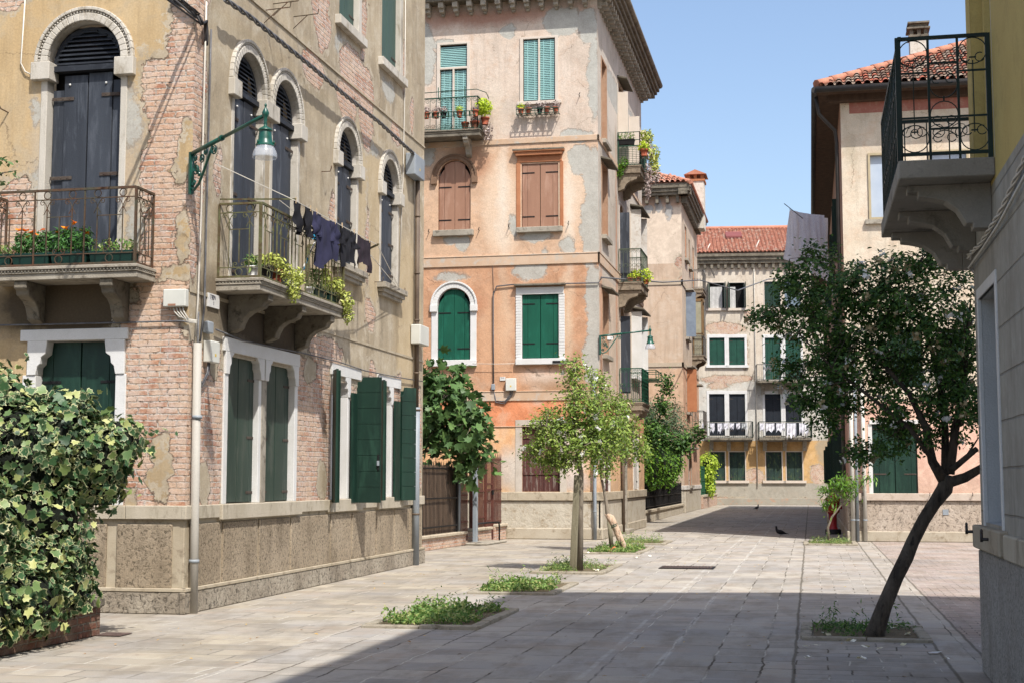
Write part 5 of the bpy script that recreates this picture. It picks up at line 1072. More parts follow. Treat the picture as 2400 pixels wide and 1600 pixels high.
# ================================================================== STREET LAMPS
def street_lamp(base, tip, label, sc=1.):
    """wall-mounted arm with cast scrolls, bell-shaped head and clear bowl; built along the line base -> tip"""
    base, tip = Vector(base), Vector(tip); o = thing('street_lamp', base, label, 'street lamp', 'green cast-iron wall lamps')
    hd = Vector((tip.x-base.x, tip.y-base.y, 0)); L = hd.length; hd.normalize(); f = Fr((base.x, base.y, 0), hd, Vector((hd.y, -hd.x, 0))); z = base.z; dz = tip.z-base.z
    mb = MB(); P = f.P; zz = lambda u: z+dz*u/L
    mb.tube([P(0, z, 0), P(L*.42, zz(L*.42), 0)], .028, 10); mb.tube([P(L*.42, zz(L*.42), 0), P(L, tip.z, 0)], .022, 10); mb.tube([P(L*.41, zz(L*.41), 0), P(L*.435, zz(L*.435), 0)], .036, 10); mb.build('arm', LAMPG, o)
    mb = MB(); mb.tube([P(.02, z, 0), P(.02, z-.42, 0)], .016, 6); mb.tube([P(.02, z-.42, 0), P(.08, z-.46, 0), P(.2, z-.4, 0), P(.3, z-.28, 0), P(.45, z-.08, 0), P(.52, zz(.52)-.04, 0)], .017, 6)
    for (u, v, r_, a, s) in ((.13, -.22, .085, 90, 1), (.15, -.23, .045, 0, -1), (.27, -.12, .06, 180, 1), (.36, -.07, .04, 90, -1), (.08, -.38, .04, 0, 1), (.1, -.08, .05, 200, -1), (.21, -.3, .035, 60, 1), (.56, -.1, .06, 90, -1)):
        spiral(mb, f, u, zz(u)+v, 0, r_, .009, a, 1.5, s); spiral(mb, f, u, zz(u)+v, .012, r_*.8, .007, a+180, 1.2, s)
    mb.box(f, -.02, .02, z-.5, z+.02, -.03, .03); mb.build('scroll_bracket', LAMPG, o)
    t = tip; K = lambda prof, a=.78, b=.58: [(r*a, z*b) for r, z in prof]; dn = lambda q: t-Vector((0, 0, q*.58))
    mb = MB(); mb.lathe(dn(.2), K([(.018, 0), (.03, .02), (.02, .05), (.032, .09), (.022, .12), (.05, .17), (.058, .22), (.03, .29), (.012, .33), (.02, .35), (.022, .37), (.008, .4), (.0, .41)], .72, .62), 14)
    mb.build('finial', LAMPG, o)
    mb = MB(); mb.lathe(dn(.62), K([(.135, 0), (.135, .03), (.12, .04), (.122, .06), (.108, .08), (.1, .14), (.09, .27), (.085, .29), (.108, .3), (.108, .315), (.09, .34), (.05, .37), (.022, .4), (.018, .44)]), 24)
    for a in (0, 2.1, 4.2): mb.blob(dn(.56)+Vector((.105*math.cos(a), .105*math.sin(a), 0)), .012, .012, .022, 0, 6)
    mb.build('lamp_head', LAMPG, o)
    mb = MB(); mb.lathe(dn(.86), K([(.178, 0), (.182, .012), (.178, .03), (.172, .09), (.15, .15), (.125, .2), (.118, .235)], .78, .66), 32, cap=False); mb.build('lamp_shade', BOWL, o)
    mb = MB(); mb.lathe(dn(.72), [(0, 0), (.02, .008), (.028, .03), (.02, .06)], 12); mb.build('bulb', mat('bulb_glass', (.8, .8, .78, 1), None, 2, .3, bump=0) if 'bulb_glass' not in D.materials else D.materials['bulb_glass'], o); return o
street_lamp((-7.33, 15.93, 5.55), (-5.96, 14.88, 5.70), 'green street lamp on the corner of the brick house beside the arched windows')
lm = street_lamp((-5.47, 37.75, 5.42), (-4.2, 38.5, 5.62), 'green street lamp on the corner of the tall orange and pink house')
q = MB(); f_ = Fr((-5.47, 37.75, 0), (1.27, .75, 0), (.75, -1.27, 0)); q.box(f_, .2, .36, 5.33, 5.42, .03, .036); q.box(f_, .3, .31, 5.35, 5.4, .036, .038, 1); q.box(f_, .325, .335, 5.35, 5.4, .036, .038, 1); q.build('number_plate', [WPAINT, INK], lm)
far = atx(.2, 1828, 905); far = Vector((-1.6, 52, 0)); _p = ray(1828, 905); _t = 60/_p.y
p_ = Vector((_p.x*_t, 60, EYE+_p.z*_t)); street_lamp((.93, 60.2, p_.z+.37), (p_.x, 60, p_.z+.4), 'far green street lamp half hidden behind the big flowering tree')

# ================================================================== WALL BOXES, CABLES, PLATES
b_ = thing('meter_box', (-7.55, 15.93, 3.8), 'flat white electricity box on the red brick corner pier under the stone balcony', 'meter box')
x0, x1 = aty(15.93, 384, 700).x, aty(15.93, 437, 700).x; zt, zb = aty(15.9, 400, 678).z, aty(15.9, 400, 719).z
MB().box(LA, x0, x1, zb, zt, .0, .1).build('casing', BOXP, b_, .01); MB().box(LA, x0+.07, x0+.17, zb+.01, zb+.035, .1, .104).build('label_plate', BRN, b_)
mb = MB()
for i in range(4): u = x0+.12+i*.04; mb.tube([LA.P(u, zb, .05), LA.P(u+.02, zb-.06, .06), LA.P(u+.08, zb-.12-.01*i, .05), LA.P(x1+.0, zb-.15-.012*i, .04), LA.P(x1+.13, zb-.17-.01*i, .05)], .009, 5)
mb.build('cables', CABLEW, b_)
def small_box(fr, px0, px1, py0, py1, d, label, m=BOXP, sticker=None, cab=None, px_at=None):
    a = fr.at(px0, py1, d/2); b = fr.at(px1, py0, d/2); o = thing('meter_box', fr.P(a[0], a[1], 0), label, 'meter box'); zt = fr.at(px0, py0, d/2)[1]
    MB().box(fr, a[0], b[0], a[1], zt, .01, d).build('casing', m, o, .012)
    if sticker: c = (a[0]+b[0])/2; MB().box(fr, c-.02, c+.02, a[1]+(zt-a[1])*.3, a[1]+(zt-a[1])*.42, d, d+.003).build('sticker', YEL, o)
    if cab: mb = MB(); [mb.tube([fr.P(a[0]+q, a[1], d/2), fr.P(a[0]+q-.02, a[1]-.12, d/2), fr.P(a[0]-.08, a[1]-.22-q, .04), fr.P(a[0]-.16-q, a[1]-.12, .03), fr.P(a[0]-.2, a[1]+.2, .03), fr.P(a[0]-.2, a[1]+.6, .03)], .011, 5) for q in (.05, .09)]; mb.build('cables', CABLE, o)
    return o
small_box(LB, 484, 506, 797, 848, .12, 'tall cream meter box with looping cables left of the white double window', BOXP, True, True)
small_box(LB, 481, 494, 752, 780, .09, 'small grey junction box just above the tall cream meter box', PIPEZ)
small_box(LB, 961, 984, 358, 409, .2, 'zinc junction box at the far end of the thick twisted cable', PIPEZ, True)
small_box(LB, 973, 994, 760, 805, .2, 'white plastic box on the far corner of the brick house, below the zinc one')
o = small_box(MF, 1186, 1210, 886, 915, .14, 'pale square meter box with a yellow sticker on orange render', BOXP, True)
mb = MB(); u, z = MF.at(1198, 915)
for q in (0, .05): mb.tube([MF.P(u+q, z, .08), MF.P(u+q-.02, z-.12, .06), MF.P(u-.18, z-.3-q, .03), MF.P(u-.42, z-.26-q, .03), MF.P(u-.5, z+.1, .03)], .015, 5)
mb.build('cables', CABLE, o); small_box(MF, 1152, 1160, 899, 913, .1, 'small grey junction box left of the pale square meter box', PIPEZ)
def glyphs(mb, fr, u, z, h, txt, d, m):
    seg = {'7': ((0, 1, 1, 1), (1, 1, .4, 0)), '3': ((0, 1, 1, 1), (1, 1, 1, 0), (0, .5, 1, .5), (0, 0, 1, 0)), '0': ((0, 0, 0, 1), (0, 1, 1, 1), (1, 1, 1, 0), (1, 0, 0, 0)), '4': ((0, 1, 0, .5), (0, .5, 1, .5), (1, 1, 1, 0)), '1': ((.5, 1, .5, 0),), '2': ((0, 1, 1, 1), (1, 1, 1, .5), (0, .5, 1, .5), (0, .5, 0, 0), (0, 0, 1, 0)), 'T': ((0, 1, 1, 1), (.5, 1, .5, 0))}
    w = h*.5
    for i, c in enumerate(txt):
        for x0, y0, x1, y1 in seg.get(c, ()): mb.tube([fr.P(u+i*w*1.7+x0*w, z+y0*h, d), fr.P(u+i*w*1.7+x1*w, z+y1*h, d)], h*.07, 4, m)
a = LB.at(484, 718); o = thing('number_plate', LB.P(a[0], a[1], 0), 'little white tile with dark figures on the brick house corner below the side-street balcony', 'plate')
mb = MB(); mb.box(LB, a[0], a[0]+.34, a[1], a[1]+.17, .0, .025); glyphs(mb, LB, a[0]+.05, a[1]+.1, .05, '7304', .027, 1); glyphs(mb, LB, a[0]+.15, a[1]+.03, .04, 'T', .027, 1); mb.build('tile', [WPAINT, INK], o)
a = MF.at(1172, 891); o = thing('number_plate', MF.P(a[0], a[1], 0), 'little white tile with dark figures beside the pale square meter box on the orange house', 'plate')
mb = MB(); mb.box(MF, a[0], a[0]+.15, a[1], a[1]+.1, .0, .02); glyphs(mb, MF, a[0]+.02, a[1]+.055, .03, '7312', .022, 1); mb.build('tile', [WPAINT, INK], o)
def cable(pts, r, m, label, n=6, twist=0, name='cable', grp=None):
    o = thing(name, pts[0], label, 'cable', grp); mb = MB(); pts = [Vector(p) for p in pts]
    if twist:
        P = [];
        for a, b in zip(pts, pts[1:]):
            k = max(2, int((b-a).length/.05)); P += [a.lerp(b, i/k) for i in range(k)]
        P.append(pts[-1]); d = (pts[-1]-pts[0]).normalized(); x = d.orthogonal().normalized(); y = d.cross(x)
        for s in range(3): mb.tube([p+(x*math.cos(i*.42+s*2.1)+y*math.sin(i*.42+s*2.1))*r for i, p in enumerate(P)], r*.75, 5)
    else: mb.tube(pts, r, n)
    mb.build('strand', m, o); return o
def onp(fr, pts, d=.04): return [fr.P(*fr.at(px, py), d) for px, py in pts]
cable([p+Vector((.16, 0, 0)) for p in onp(LB, [(497, 0), (560, 42), (655, 118), (705, 157), (780, 220), (870, 290), (925, 340), (962, 372)], .0)], .022, CABLE, 'thick twisted grey cable sloping across the plaster above the arched shutters', twist=1)
cable([p for p in onp(LB, [(478, 5), (473, 180), (466, 480), (458, 700), (452, 790)], .035)], .012, CABLEW, 'thin pale conduit running straight down the corner edge of the brick house')
cable([p for p in onp(LB, [(489, 70), (486, 180), (478, 500), (473, 720), (463, 800)], .035)], .013, CABLE, 'grey cable with clips running down just right of the pale corner conduit')
cable([p for p in onp(LA, [(405, 0), (440, 22), (470, 45), (478, 60)], .05)]+[LB.P(16.2, 7.3, .05), LB.P(16.25, 7.0, .04)], .02, CABLED, 'dark twisted cable coming round the top of the brick corner', twist=1)
cable(onp(LA, [(0, 763), (120, 761), (240, 758), (350, 755), (430, 753), (452, 757)], .04), .01, CABLE, 'thin grey cable running level above the white lintel on the square side')
cable(onp(LB, [(498, 772), (560, 798), (640, 815), (700, 826), (790, 848), (850, 868), (920, 882), (985, 893)], .045), .011, CABLE, 'thin sagging cable along the white lintels of the side street')
cable(onp(LA, [(62, 0), (52, 150), (62, 170), (98, 188), (118, 190)], .03), .009, CABLEW, 'loose white wire hanging beside the big arched louvre')
cable(onp(LB, [(948, 0), (946, 230), (942, 420), (932, 680)], .02), .009, CABLEW, 'thin white wire dropping down the far end of the brick house facade')
cable(onp(MF, [(1158, 898), (1157, 780), (1157, 690), (1165, 672), (1200, 668), (1403, 664)], .05)+[Vector((-5.4, 37.75, 7.02)), Vector((-3, 48, 8.9)), Vector((-.5, 60, 11.2)), Vector((.9, 66, 12.5))][:1], .018, CABLE, 'grey cable bundle turning off the orange wall below the flat hood')
mb_ = [atx(-5.4, 1404, 668), gd(1404, 668, 0)][:1]
p0 = Vector((-5.42, 37.7, 7.0)); q = ray(1640, 657); t_ = 64/q.y; p1 = Vector((q.x*t_, 64, EYE+q.z*t_)); q = ray(1800, 655); t_ = 80/q.y; p2 = Vector((q.x*t_, 80, EYE+q.z*t_))
q = ray(1900, 650); t_ = 90/q.y; p3 = Vector((q.x*t_, 90, EYE+q.z*t_))
cable([p0, p0.lerp(p1, .5)-Vector((0, 0, .12)), p1], .024, CABLE, 'overhead cable strung from the corner of the tall house to the beige house'); cable([p1, p1.lerp(p2, .5)-Vector((0, 0, .55)), p2, p3], .03, CABLE, 'slack overhead cable crossing in front of the top windows of the cream terrace')
cable(onp(MF, [(1110, 852), (1165, 853), (1208, 852)], .12), .007, CABLEW, 'white washing line stretched between the two emerald-shuttered windows')
cable(onp(MF, [(985, 618), (1060, 615), (1155, 612), (1157, 690)], .02), .008, CABLE, 'hair-thin cable along the string course of the orange house')
cable([NB.P(9.3, 3.62, .03), NB.P(10.6, 3.5, .03), NB.P(11.8, 3.47, .03), NB.P(12.55, 3.5, .04), Vector((1.38, 12.75, 3.5))], .012, CABLEW, 'fat pale cable bundle along the top of the grooved grey wall', twist=1)
cable([NB.P(9.3, 3.52, .03), NB.P(10.6, 3.42, .04), NB.P(11.6, 3.4, .04), NB.P(12.5, 3.38, .05), Vector((1.42, 12.7, 3.36))], .01, CABLEW, 'single cream cable just under the pale bundle on the grey wall')

cable([(-7.3, 15.97, 7.32), (-7.32, 13, 7.36), (-7.4, 6, 7.9)], .016, CABLED, 'dark twisted overhead cable leaving the top of the brick corner towards the viewer', twist=1)
cable([(-7.28, 15.97, 7.2), (-7.3, 13, 7.2), (-7.5, 6, 7.7)], .012, CABLED, 'second dark overhead cable leaving the brick corner just below the twisted one')
# ================================================================== POTS AND PLANTERS
def pot(c, r, h, m=TERRA, label='', name='flower_pot', group=None, plant=None):
    o = thing(name, c, label, 'flower pot', group); mb = MB()
    mb.lathe(c, [(r*.68, 0), (r*.92, h*.78), (r*1.04, h*.79), (r*1.06, h), (r*.92, h), (r*.9, h*.85), (0, h*.85)], 14); mb.build('pot', m, o)
    if plant: foliage(plant, [(Vector(c)+Vector((0, 0, h*1.0+plant[3]*.6)), (plant[3],)*3)], o)
    return o
def foliage(spec, ells, parent, name='foliage'):
    m, tm, n, _, size = spec[:5]; P = []; O = []
    for c, r in ells: p, v = in_ell(max(4, n//len(ells)), c, r, .2); P.append(p); O.append(v)
    return leaves(name, np.concatenate(P), size, tm, m, parent, up=.4, out=np.concatenate(O))
SUC = (L_SUC, T_OVAL, 90, .11, .05); LIM = (L_LIME, T_OVAL, 260, .26, .07); PUR = (L_PUR, T_OVAL, 80, .11, .06)
def box_planter(fr, u0, u1, z, d0, d1, h, m, label, spec, hh, group=None):
    o = thing('window_box', fr.P((u0+u1)/2, z, (d0+d1)/2), label, 'planter', group); mb = MB(); P = fr.P; e = .02
    mb.hexa([P(u0+e, z, d0+e), P(u1-e, z, d0+e), P(u1-e, z, d1-e), P(u0+e, z, d1-e), P(u0, z+h, d0), P(u1, z+h, d0), P(u1, z+h, d1), P(u0, z+h, d1)]); mb.box(fr, u0-.008, u1+.008, z+h-.03, z+h, d0-.008, d1+.008); mb.build('trough', m, o, .004)
    n = max(2, int((u1-u0)/.14)); foliage(spec, [(fr.P(u0+(u1-u0)*(i+.5)/n, z+h+hh*.5, (d0+d1)/2), (.1, .1, hh*.6)) for i in range(n)], o); return o
MAR = (leafmat('marigold_leaf', [(54, 96, 46), (74, 122, 58), (100, 148, 74)], trans=.25), T_NARROW, 1100, .15, .075)
for (u0, u1, lab, hh, sp, fl) in ((-9.83, -9.52, 'green trough of succulents at the far left end of the front balcony', .14, (L_WEED, T_OVAL, 150, .1, .055), 0), (-9.5, -9.0, 'green trough overflowing with orange marigolds, the one further left on the front balcony', .26, MAR, 7), (-8.98, -8.5, 'green trough of orange marigolds in the middle of the front balcony', .3, MAR, 6), (-8.47, -7.9, 'green trough of low geranium leaves at the right end of the front balcony', .14, (L_WEED, T_OVAL, 170, .1, .055), 0)):
    o = box_planter(LA, u0, u1, 4.17, .24, .43, .16, PLASG, lab, sp, hh, 'troughs on the front balcony')
    if fl:
        r_ = np.random.default_rng(int(abs(u0)*100)); P = np.array([LA.P(r_.uniform(u0+.05, u1-.05), 4.33+hh*r_.uniform(.75, 1.2), r_.uniform(.26, .42)) for _ in range(fl)])
        leaves('blossom', np.repeat(P, 4, axis=0)+r_.normal(size=(fl*4, 3))*.008, .05, T_PETAL, O_PET, o, up=1.2)
c_ = lambda u, d: LB.P(u, 4.14, d)
pot(c_(16.95, .42), .075, .16, WPAINT, 'small white pot with grassy leaves at the near end of the side-street balcony', plant=(L_WEED, T_NARROW, 90, .09, .1))
pot(c_(17.25, .5), .09, .2, BLACK, 'black nursery pot beside the white pot on the side-street balcony', plant=SUC)
def hang(P0, n, sz, m, label, size, drop, cat='plant', name='trailing_plant'):
    o = thing(name, P0[0][0], label, cat)
    ell = [(Vector(c), r) for c, r in P0]; foliage((m, T_OVAL, n, 0, size), ell, o); return o
o = pot(c_(17.55, .5), .1, .2, TERRA, 'terracotta pot with yellow-green succulent spilling over the near corner of the side-street balcony', plant=(L_SUC, T_OVAL, 200, .14, .055))
foliage((L_SUC, T_OVAL, 900, 0, .05), [(LB.P(17.3, 4.42, .52), (.16, .22, .1)), (LB.P(17.6, 4.32, .62), (.12, .2, .14)), (LB.P(17.75, 4.1, .68), (.08, .16, .18)), (LB.P(18.0, 4.3, .64), (.08, .16, .12))], o)
pot(c_(18.85, .5), .07, .14, WPAINT, 'tiny white pot behind the middle bars of the side-street balcony')
box_planter(LB, 19.0, 19.5, 4.16, .38, .54, .15, PLASG, 'green trough behind the bars near the far end of the side-street balcony', (L_WEED, T_OVAL, 260, .1, .05), .3)
o = box_planter(LB, 19.55, 20.02, 4.16, .4, .56, .15, PLASG, 'green trough with yellow succulent spilling at the far corner of the side-street balcony', (L_SUC, T_OVAL, 300, .1, .055), .2)
foliage((L_SUC, T_OVAL, 900, 0, .05), [(LB.P(19.8, 4.42, .58), (.1, .2, .14)), (LB.P(20.0, 4.22, .66), (.1, .16, .16)), (LB.P(20.08, 4.05, .66), (.07, .12, .16)), (LB.P(19.4, 4.5, .55), (.06, .2, .2))], o)
# broom
o = thing('broom', LB.P(18.45, 4.16, .4), 'blue and white broom leaning behind the bars of the side-street balcony', 'broom')
MB().tube([LB.P(18.35, 4.3, .5), LB.P(19.15, 5.05, .5)], .012, 6).build('handle', WPAINT, o); BL = mat('sky_blue_plastic', C(50, 170, 220), None, 3, .5, bump=0)
mb = MB(); mb.tube([LB.P(18.6, 4.5, .5), LB.P(18.75, 4.67, .5)], .018, 6); mb.box(LB, 19.05, 19.3, 5.0, 5.08, .46, .54); mb.build('grip', BL, o)
# front balcony pots of the orange house
rk = MB()
for h in (11.48, 11.6): rk.box(MF, -11.1, -8.75, h, h+.02, .72, .735)
for i in range(16): rk.box(MF, -11.05+i*.15, -11.035+i*.15, 11.48, 11.62, .58, .73)
o = thing('pot_rack', MF.P(-9.8, 11.5, .65), 'green wire rack hung outside the top front balcony', 'rack'); rk.build('wires', IRONG, o)
for i, (px, spc, m) in enumerate(((1000, PUR, TERRA), (1022, PUR, TERRA), (1040, PUR, BLACK), (1077, (L_LIME, T_OVAL, 90, .1, .06), TERRA), (1114, PUR, TERRA))):
    u = MF.at(px, 270, .65)[0]; pot(MF.P(u, 11.47, .65), .09, .17, m, ['terracotta pot with cream blooms, leftmost in the balcony rack', 'terracotta pot with mauve blooms, second from left in the balcony rack', 'dark pot in the middle of the balcony rack', 'terracotta pot with bright lime tuft in the balcony rack', 'terracotta pot with mauve rosettes by the rack end'][i], group='pots in the top balcony rack', plant=spc)
o = pot(MF.P(-8.58, 11.3, .35), .12, .2, TERRA, 'big lime-green succulent bush on the right end of the top front balcony', plant=(L_LIME, T_OVAL, 10, .1, .06)); foliage((L_LIME, T_OVAL, 650, 0, .08), [(MF.P(-8.62, 11.78, .4), (.26, .25, .25))], o); foliage((L_PUR, T_OVAL, 200, 0, .07), [(MF.P(-8.5, 11.2, .35), (.14, .14, .2)), (MF.P(-8.5, 10.98, .3), (.12, .12, .2))], o)
pot(MF.P(-9.12, 11.16, .45), .11, .2, TERRA, 'terracotta pot standing on the floor of the top front balcony, the left one'); pot(MF.P(-8.85, 11.16, .45), .13, .22, TERRA, 'larger terracotta pot on the floor of the top front balcony by the corner post', plant=PUR)
mb = MB(); o = thing('pot_rack', MF.P(-7.12, 11.7, .3), 'green iron flower rack under the louvred top window', 'rack')
for h in (11.55, 11.68): mb.box(MF, -7.72, -6.55, h, h+.018, .3, .315); mb.box(MF, -7.72, -6.55, h, h+.018, .1, .115)
for i in range(10): mb.box(MF, -7.72+i*.13, -7.705+i*.13, 11.55, 11.7, .29, .31); mb.box(MF, -7.72+i*.13, -7.705+i*.13, 11.55, 11.565, .02, .3)
mb.build('wires', IRONG, o)
for i, (px, spc) in enumerate(((1221, (L_LIME, T_OVAL, 80, .1, .06)), (1239, PUR), (1265, PUR), (1282, PUR), (1302, PUR))):
    u = MF.at(px, 265, .2)[0]; pot(MF.P(u, 11.57, .2), .085, .16, TERRA if i != 2 else BLACK, ['terracotta pot with lime leaves, first in the rack under the louvred window', 'terracotta pot, second in the rack under the louvred window', 'dark pot in the middle of the rack under the louvred window', 'terracotta pot, fourth in the rack under the louvred window', 'terracotta pot with tall mauve stems, last in the rack under the louvred window'][i], group='pots under the louvred window', plant=spc)
# side balconies
box_planter(side_fr(MS, 41.78, 1), .0, .52, 11.6, .02, .2, .16, BLACK, 'long black trough hanging on the near rail of the top side balcony', (L_WEED, T_NARROW, 120, .1, .12), .18)
o = thing('trailing_plant', MS.P(42.3, 11.65, .9), 'shaggy cascade of grey and yellow succulents hanging off the top side balcony', 'plant')
foliage((L_SUC, T_OVAL, 900, 0, .09), [(MS.P(42.2, 11.90, .85), (.2, .4, .2)), (MS.P(42.5, 11.45, .98), (.22, .5, .3)), (MS.P(42.7, 11.05, 1.0), (.18, .4, .35))], o); foliage((L_PUR, T_OVAL, 900, 0, .08), [(MS.P(42.2, 11.50, .85), (.2, .4, .35)), (MS.P(42.0, 10.70, .92), (.12, .3, .4)), (MS.P(42, 10.25, .9), (.08, .2, .35)), (MS.P(42.6, 10.75, 1.05), (.16, .3, .25))], o)
pot(MS.P(41.72, 11.20, .82), .12, .2, TERRA, 'orange pot with lime leaves clipped to the corner of the top side balcony', plant=(L_LIME, T_OVAL, 160, .16, .09))
o = thing('creeper', MS.P(41.7, 10.95, .2), 'small green creeper hanging through the near end of the top side balcony', 'plant'); foliage((L_LAU, T_OVAL, 260, 0, .07), [(MS.P(41.68, 11.00, .2), (.15, .06, .18)), (MS.P(41.68, 10.75, .1), (.08, .06, .2))], o)
pot(MS.P(41.95, 7.44, .35), .11, .12, TERRA, 'low terracotta bowl with herbs on the middle side balcony, nearer the wall', plant=(L_LIME, T_OVAL, 60, .09, .07)); pot(MS.P(41.95, 7.44, .56), .11, .13, TERRA, 'low terracotta bowl with lime herbs on the middle side balcony by the rail', plant=(L_LIME, T_OVAL, 120, .15, .08))
pot(MS.P(42.5, 7.44, .76), .1, .13, TERRA, 'lime herb bush poking out at the outer rail of the middle side balcony', plant=(L_LIME, T_OVAL, 220, .22, .08))
# ================================================================== LAUNDRY
def cloth(name, A, B, drops, label, m, cat='clothes', group=None, fold=.02, seed=1, tilt=0., outline=None, parent=None, nx=22, ny=16):
    """cloth pinned along A-B; drops(u) gives the length at u; outline optionally narrows rows"""
    A, B = Vector(A), Vector(B); d = (B-A); n = Vector((d.y, -d.x, 0)).normalized(); r_ = np.random.default_rng(seed); ph = r_.uniform(0, 6, 6)
    o = thing(name, (A+B)/2, label, cat, group) if parent is None else parent; mb = MB(); V = []
    for j in range(ny+1):
        v = j/ny
        for i in range(nx+1):
            u = i/nx; uu = u
            if outline: l, r2 = outline(v); uu = l+(r2-l)*u
            L = drops(u); sag = .03*math.sin(PI*u)*d.length
            w = fold*(.25+v)*(math.sin(u*19+ph[0]+v*1.2)+.6*math.sin(u*37+ph[1]-v*2)+.5*math.sin(v*9+u*6+ph[2]))
            V.append(A+d*uu+n*w+Vector((0, 0, -sag-L*v+.01*math.sin(u*9+ph[3])*v)))
    k = len(mb.v); mb.v += [tuple(p) for p in V]
    for j in range(ny):
        for i in range(nx): a = k+j*(nx+1)+i; mb.f.append((a, a+1, a+nx+2, a+nx+1)); mb.mi.append(0); mb.sm.append(True)
    mb.build('fabric', m, o); return o
def dots(name, c, dc, s):
    t = NT(name, .9, .1); v = t.node('ShaderNodeTexVoronoi'); v.inputs['Scale'].default_value = s; t.put(v.inputs['Vector'], t.pos()); cc = t.mix(t.ramp(v.outputs['Distance'], .22, .3), C(*dc), C(*c, .9, 1.)); t.out(cc, t.bump(t.noise(20), .004))
    tr = t.node('ShaderNodeBsdfTranslucent'); t.put(tr.inputs[0], cc); ms = t.node('ShaderNodeMixShader'); ms.inputs[0].default_value = .5; t.t.links.new(t.b.outputs[0], ms.inputs[1]); t.t.links.new(tr.outputs[0], ms.inputs[2]); t.t.links.new(ms.outputs[0], t.n['Material Output'].inputs['Surface']); return t.m
NAVY = mat('navy_cotton', C(56, 56, 88), C(44, 44, 72), 4, .95, bump=.002); BLKC = mat('black_cotton', C(32, 32, 40), C(24, 24, 32), 4, .95, bump=.002); PLUM = mat('plum_black_cotton', C(54, 42, 52), C(42, 32, 42), 4, .95, bump=.002); WHC = mat('white_cotton', C(246, 244, 250), C(236, 236, 246), 4, .95, bump=.001)
XL = .72
LP = lambda px, py, dd=XL: LB.P(*LB.at(px, py, dd), dd)
l0, l1 = LP(694, 470), LP(866, 575, .62)
a0 = LP(508, 385, .05); a1 = LP(690, 470); a2 = LP(885, 575, .55); a3 = LP(938, 680, .15)
o = thing('clothesline', a0, 'white washing lines from the lamp past the side-street balcony', 'clothesline'); mb = MB(); mb.tube([a0, a1, a2, a3], .006, 4); mb.tube([LP(655, 470, .55), LP(690, 497, .6), LP(870, 600, .5), LP(930, 672, .15)], .006, 4); mb.build('rope', CABLEW, o)
mb = MB(); u_, z_ = LB.at(508, 474, .62); mb.tube([LB.P(16.82, 5.16, 0.02), LP(693, 467)], .015, 4); e_ = LP(887, 573, .6); mb.tube([LB.P(LB.at(800, 573, .1)[0]+1.2, e_.z, .02), e_], .018, 4); mb.build('rod', RUSTG, o)
PEG = mat('wooden_peg', C(214, 186, 146), None, 5, .8, bump=0)
def onl(t): return a1.lerp(a2, t)
G_ = [(.0, .18, .42, BLKC, 'socks', 'pair of dark socks at the near end of the washing line', 31), (.21, .46, .74, NAVY, 't_shirt', 'navy blue t-shirt pegged in the middle of the washing line', 32), (.51, .69, .62, BLKC, 't_shirt', 'black t-shirt hanging right of the navy one', 33), (.72, .9, .52, PLUM, 'shirt', 'plum-black top at the far end of the washing line', 34)]
for t0, t1, L, m, nm, lab, sd in G_:
    A, B = onl(t0), onl(t1)
    if nm == 'socks':
        o = thing('socks', A, lab, 'clothes', 'dark clothes on the side-street line')
        for q in (0, .55): cloth('', A.lerp(B, q), A.lerp(B, q+.4), lambda u: L*(.75+.25*u), '', m, parent=o, seed=sd+int(q*9), fold=.03, nx=8)
    else:
        o = cloth(nm, A, B, lambda u, L=L: L*(.86+.14*math.sin(u*5+sd)), lab, m, group='dark clothes on the side-street line', fold=.02, seed=sd)
        if nm == 't_shirt': cloth('', A.lerp(B, -.04), A.lerp(B, .3), lambda u: L*.42, '', m, parent=o, seed=sd+5, fold=.04, nx=8); cloth('', A.lerp(B, .66), A.lerp(B, 1.03), lambda u: L*.4, '', m, parent=o, seed=sd+6, fold=.04, nx=8)
    mb = MB()
    for p in (A.lerp(B, .08), A.lerp(B, .92)): mb.cube(p.x-.006, p.x+.006, p.y-.012, p.y+.012, p.z-.03, p.z+.05)
    mb.build('clothes_peg', PEG, o)
# far white laundry
def far_line(bal, px, labs, py, grp):
    u0, u1, z = bal; o = thing('clothesline', FF.P(u0, z+1, 1.1), 'washing line along the '+grp, 'clothesline'); MB().tube([FF.P(u0+.1, z+.95, 1.05), FF.P(u1-.1, z+.95, 1.05)], .012, 4).build('rope', CABLEW, o)
    for i, (a, b, bot, lab) in enumerate(labs):
        ua, zb = FF.at(a, bot, 1.1); ub, _ = FF.at(b, bot, 1.1); L = z+.9-zb
        m = WHC if 'grey' not in lab else mat('grey_cotton', C(190, 194, 196), None, 4, .95, bump=0)
        cloth('laundry', FF.P(ua+(ub-ua)*.06, z+.9, 1.1), FF.P(ub-(ub-ua)*.06, z+.9, 1.1), lambda u: L*(1-.3*abs(math.sin(u*(4+i)))), lab, m, 'laundry', 'white laundry on the '+grp, fold=.05, seed=i+50, nx=14, ny=6, outline=(lambda v: (.06*v, 1-.06*v)) if 'brief' in lab else None)
far_line(BA, 0, [(1645, 1657, 1004, 'white cloth at the left end of the left far balcony'), (1664, 1676, 1015, 'long white vest second from left on the left far balcony'), (1681, 1694, 1016, 'white shirt with a pinkish tint on the left far balcony'), (1695, 1708, 1008, 'white briefs just left of centre on the left far balcony'), (1709, 1722, 1007, 'white briefs at the centre of the left far balcony'), (1724, 1736, 1007, 'white briefs right of centre on the left far balcony'), (1737, 1752, 1007, 'grey cloth at the right end of the left far balcony')], 0, 'lower left balcony of the cream terrace')
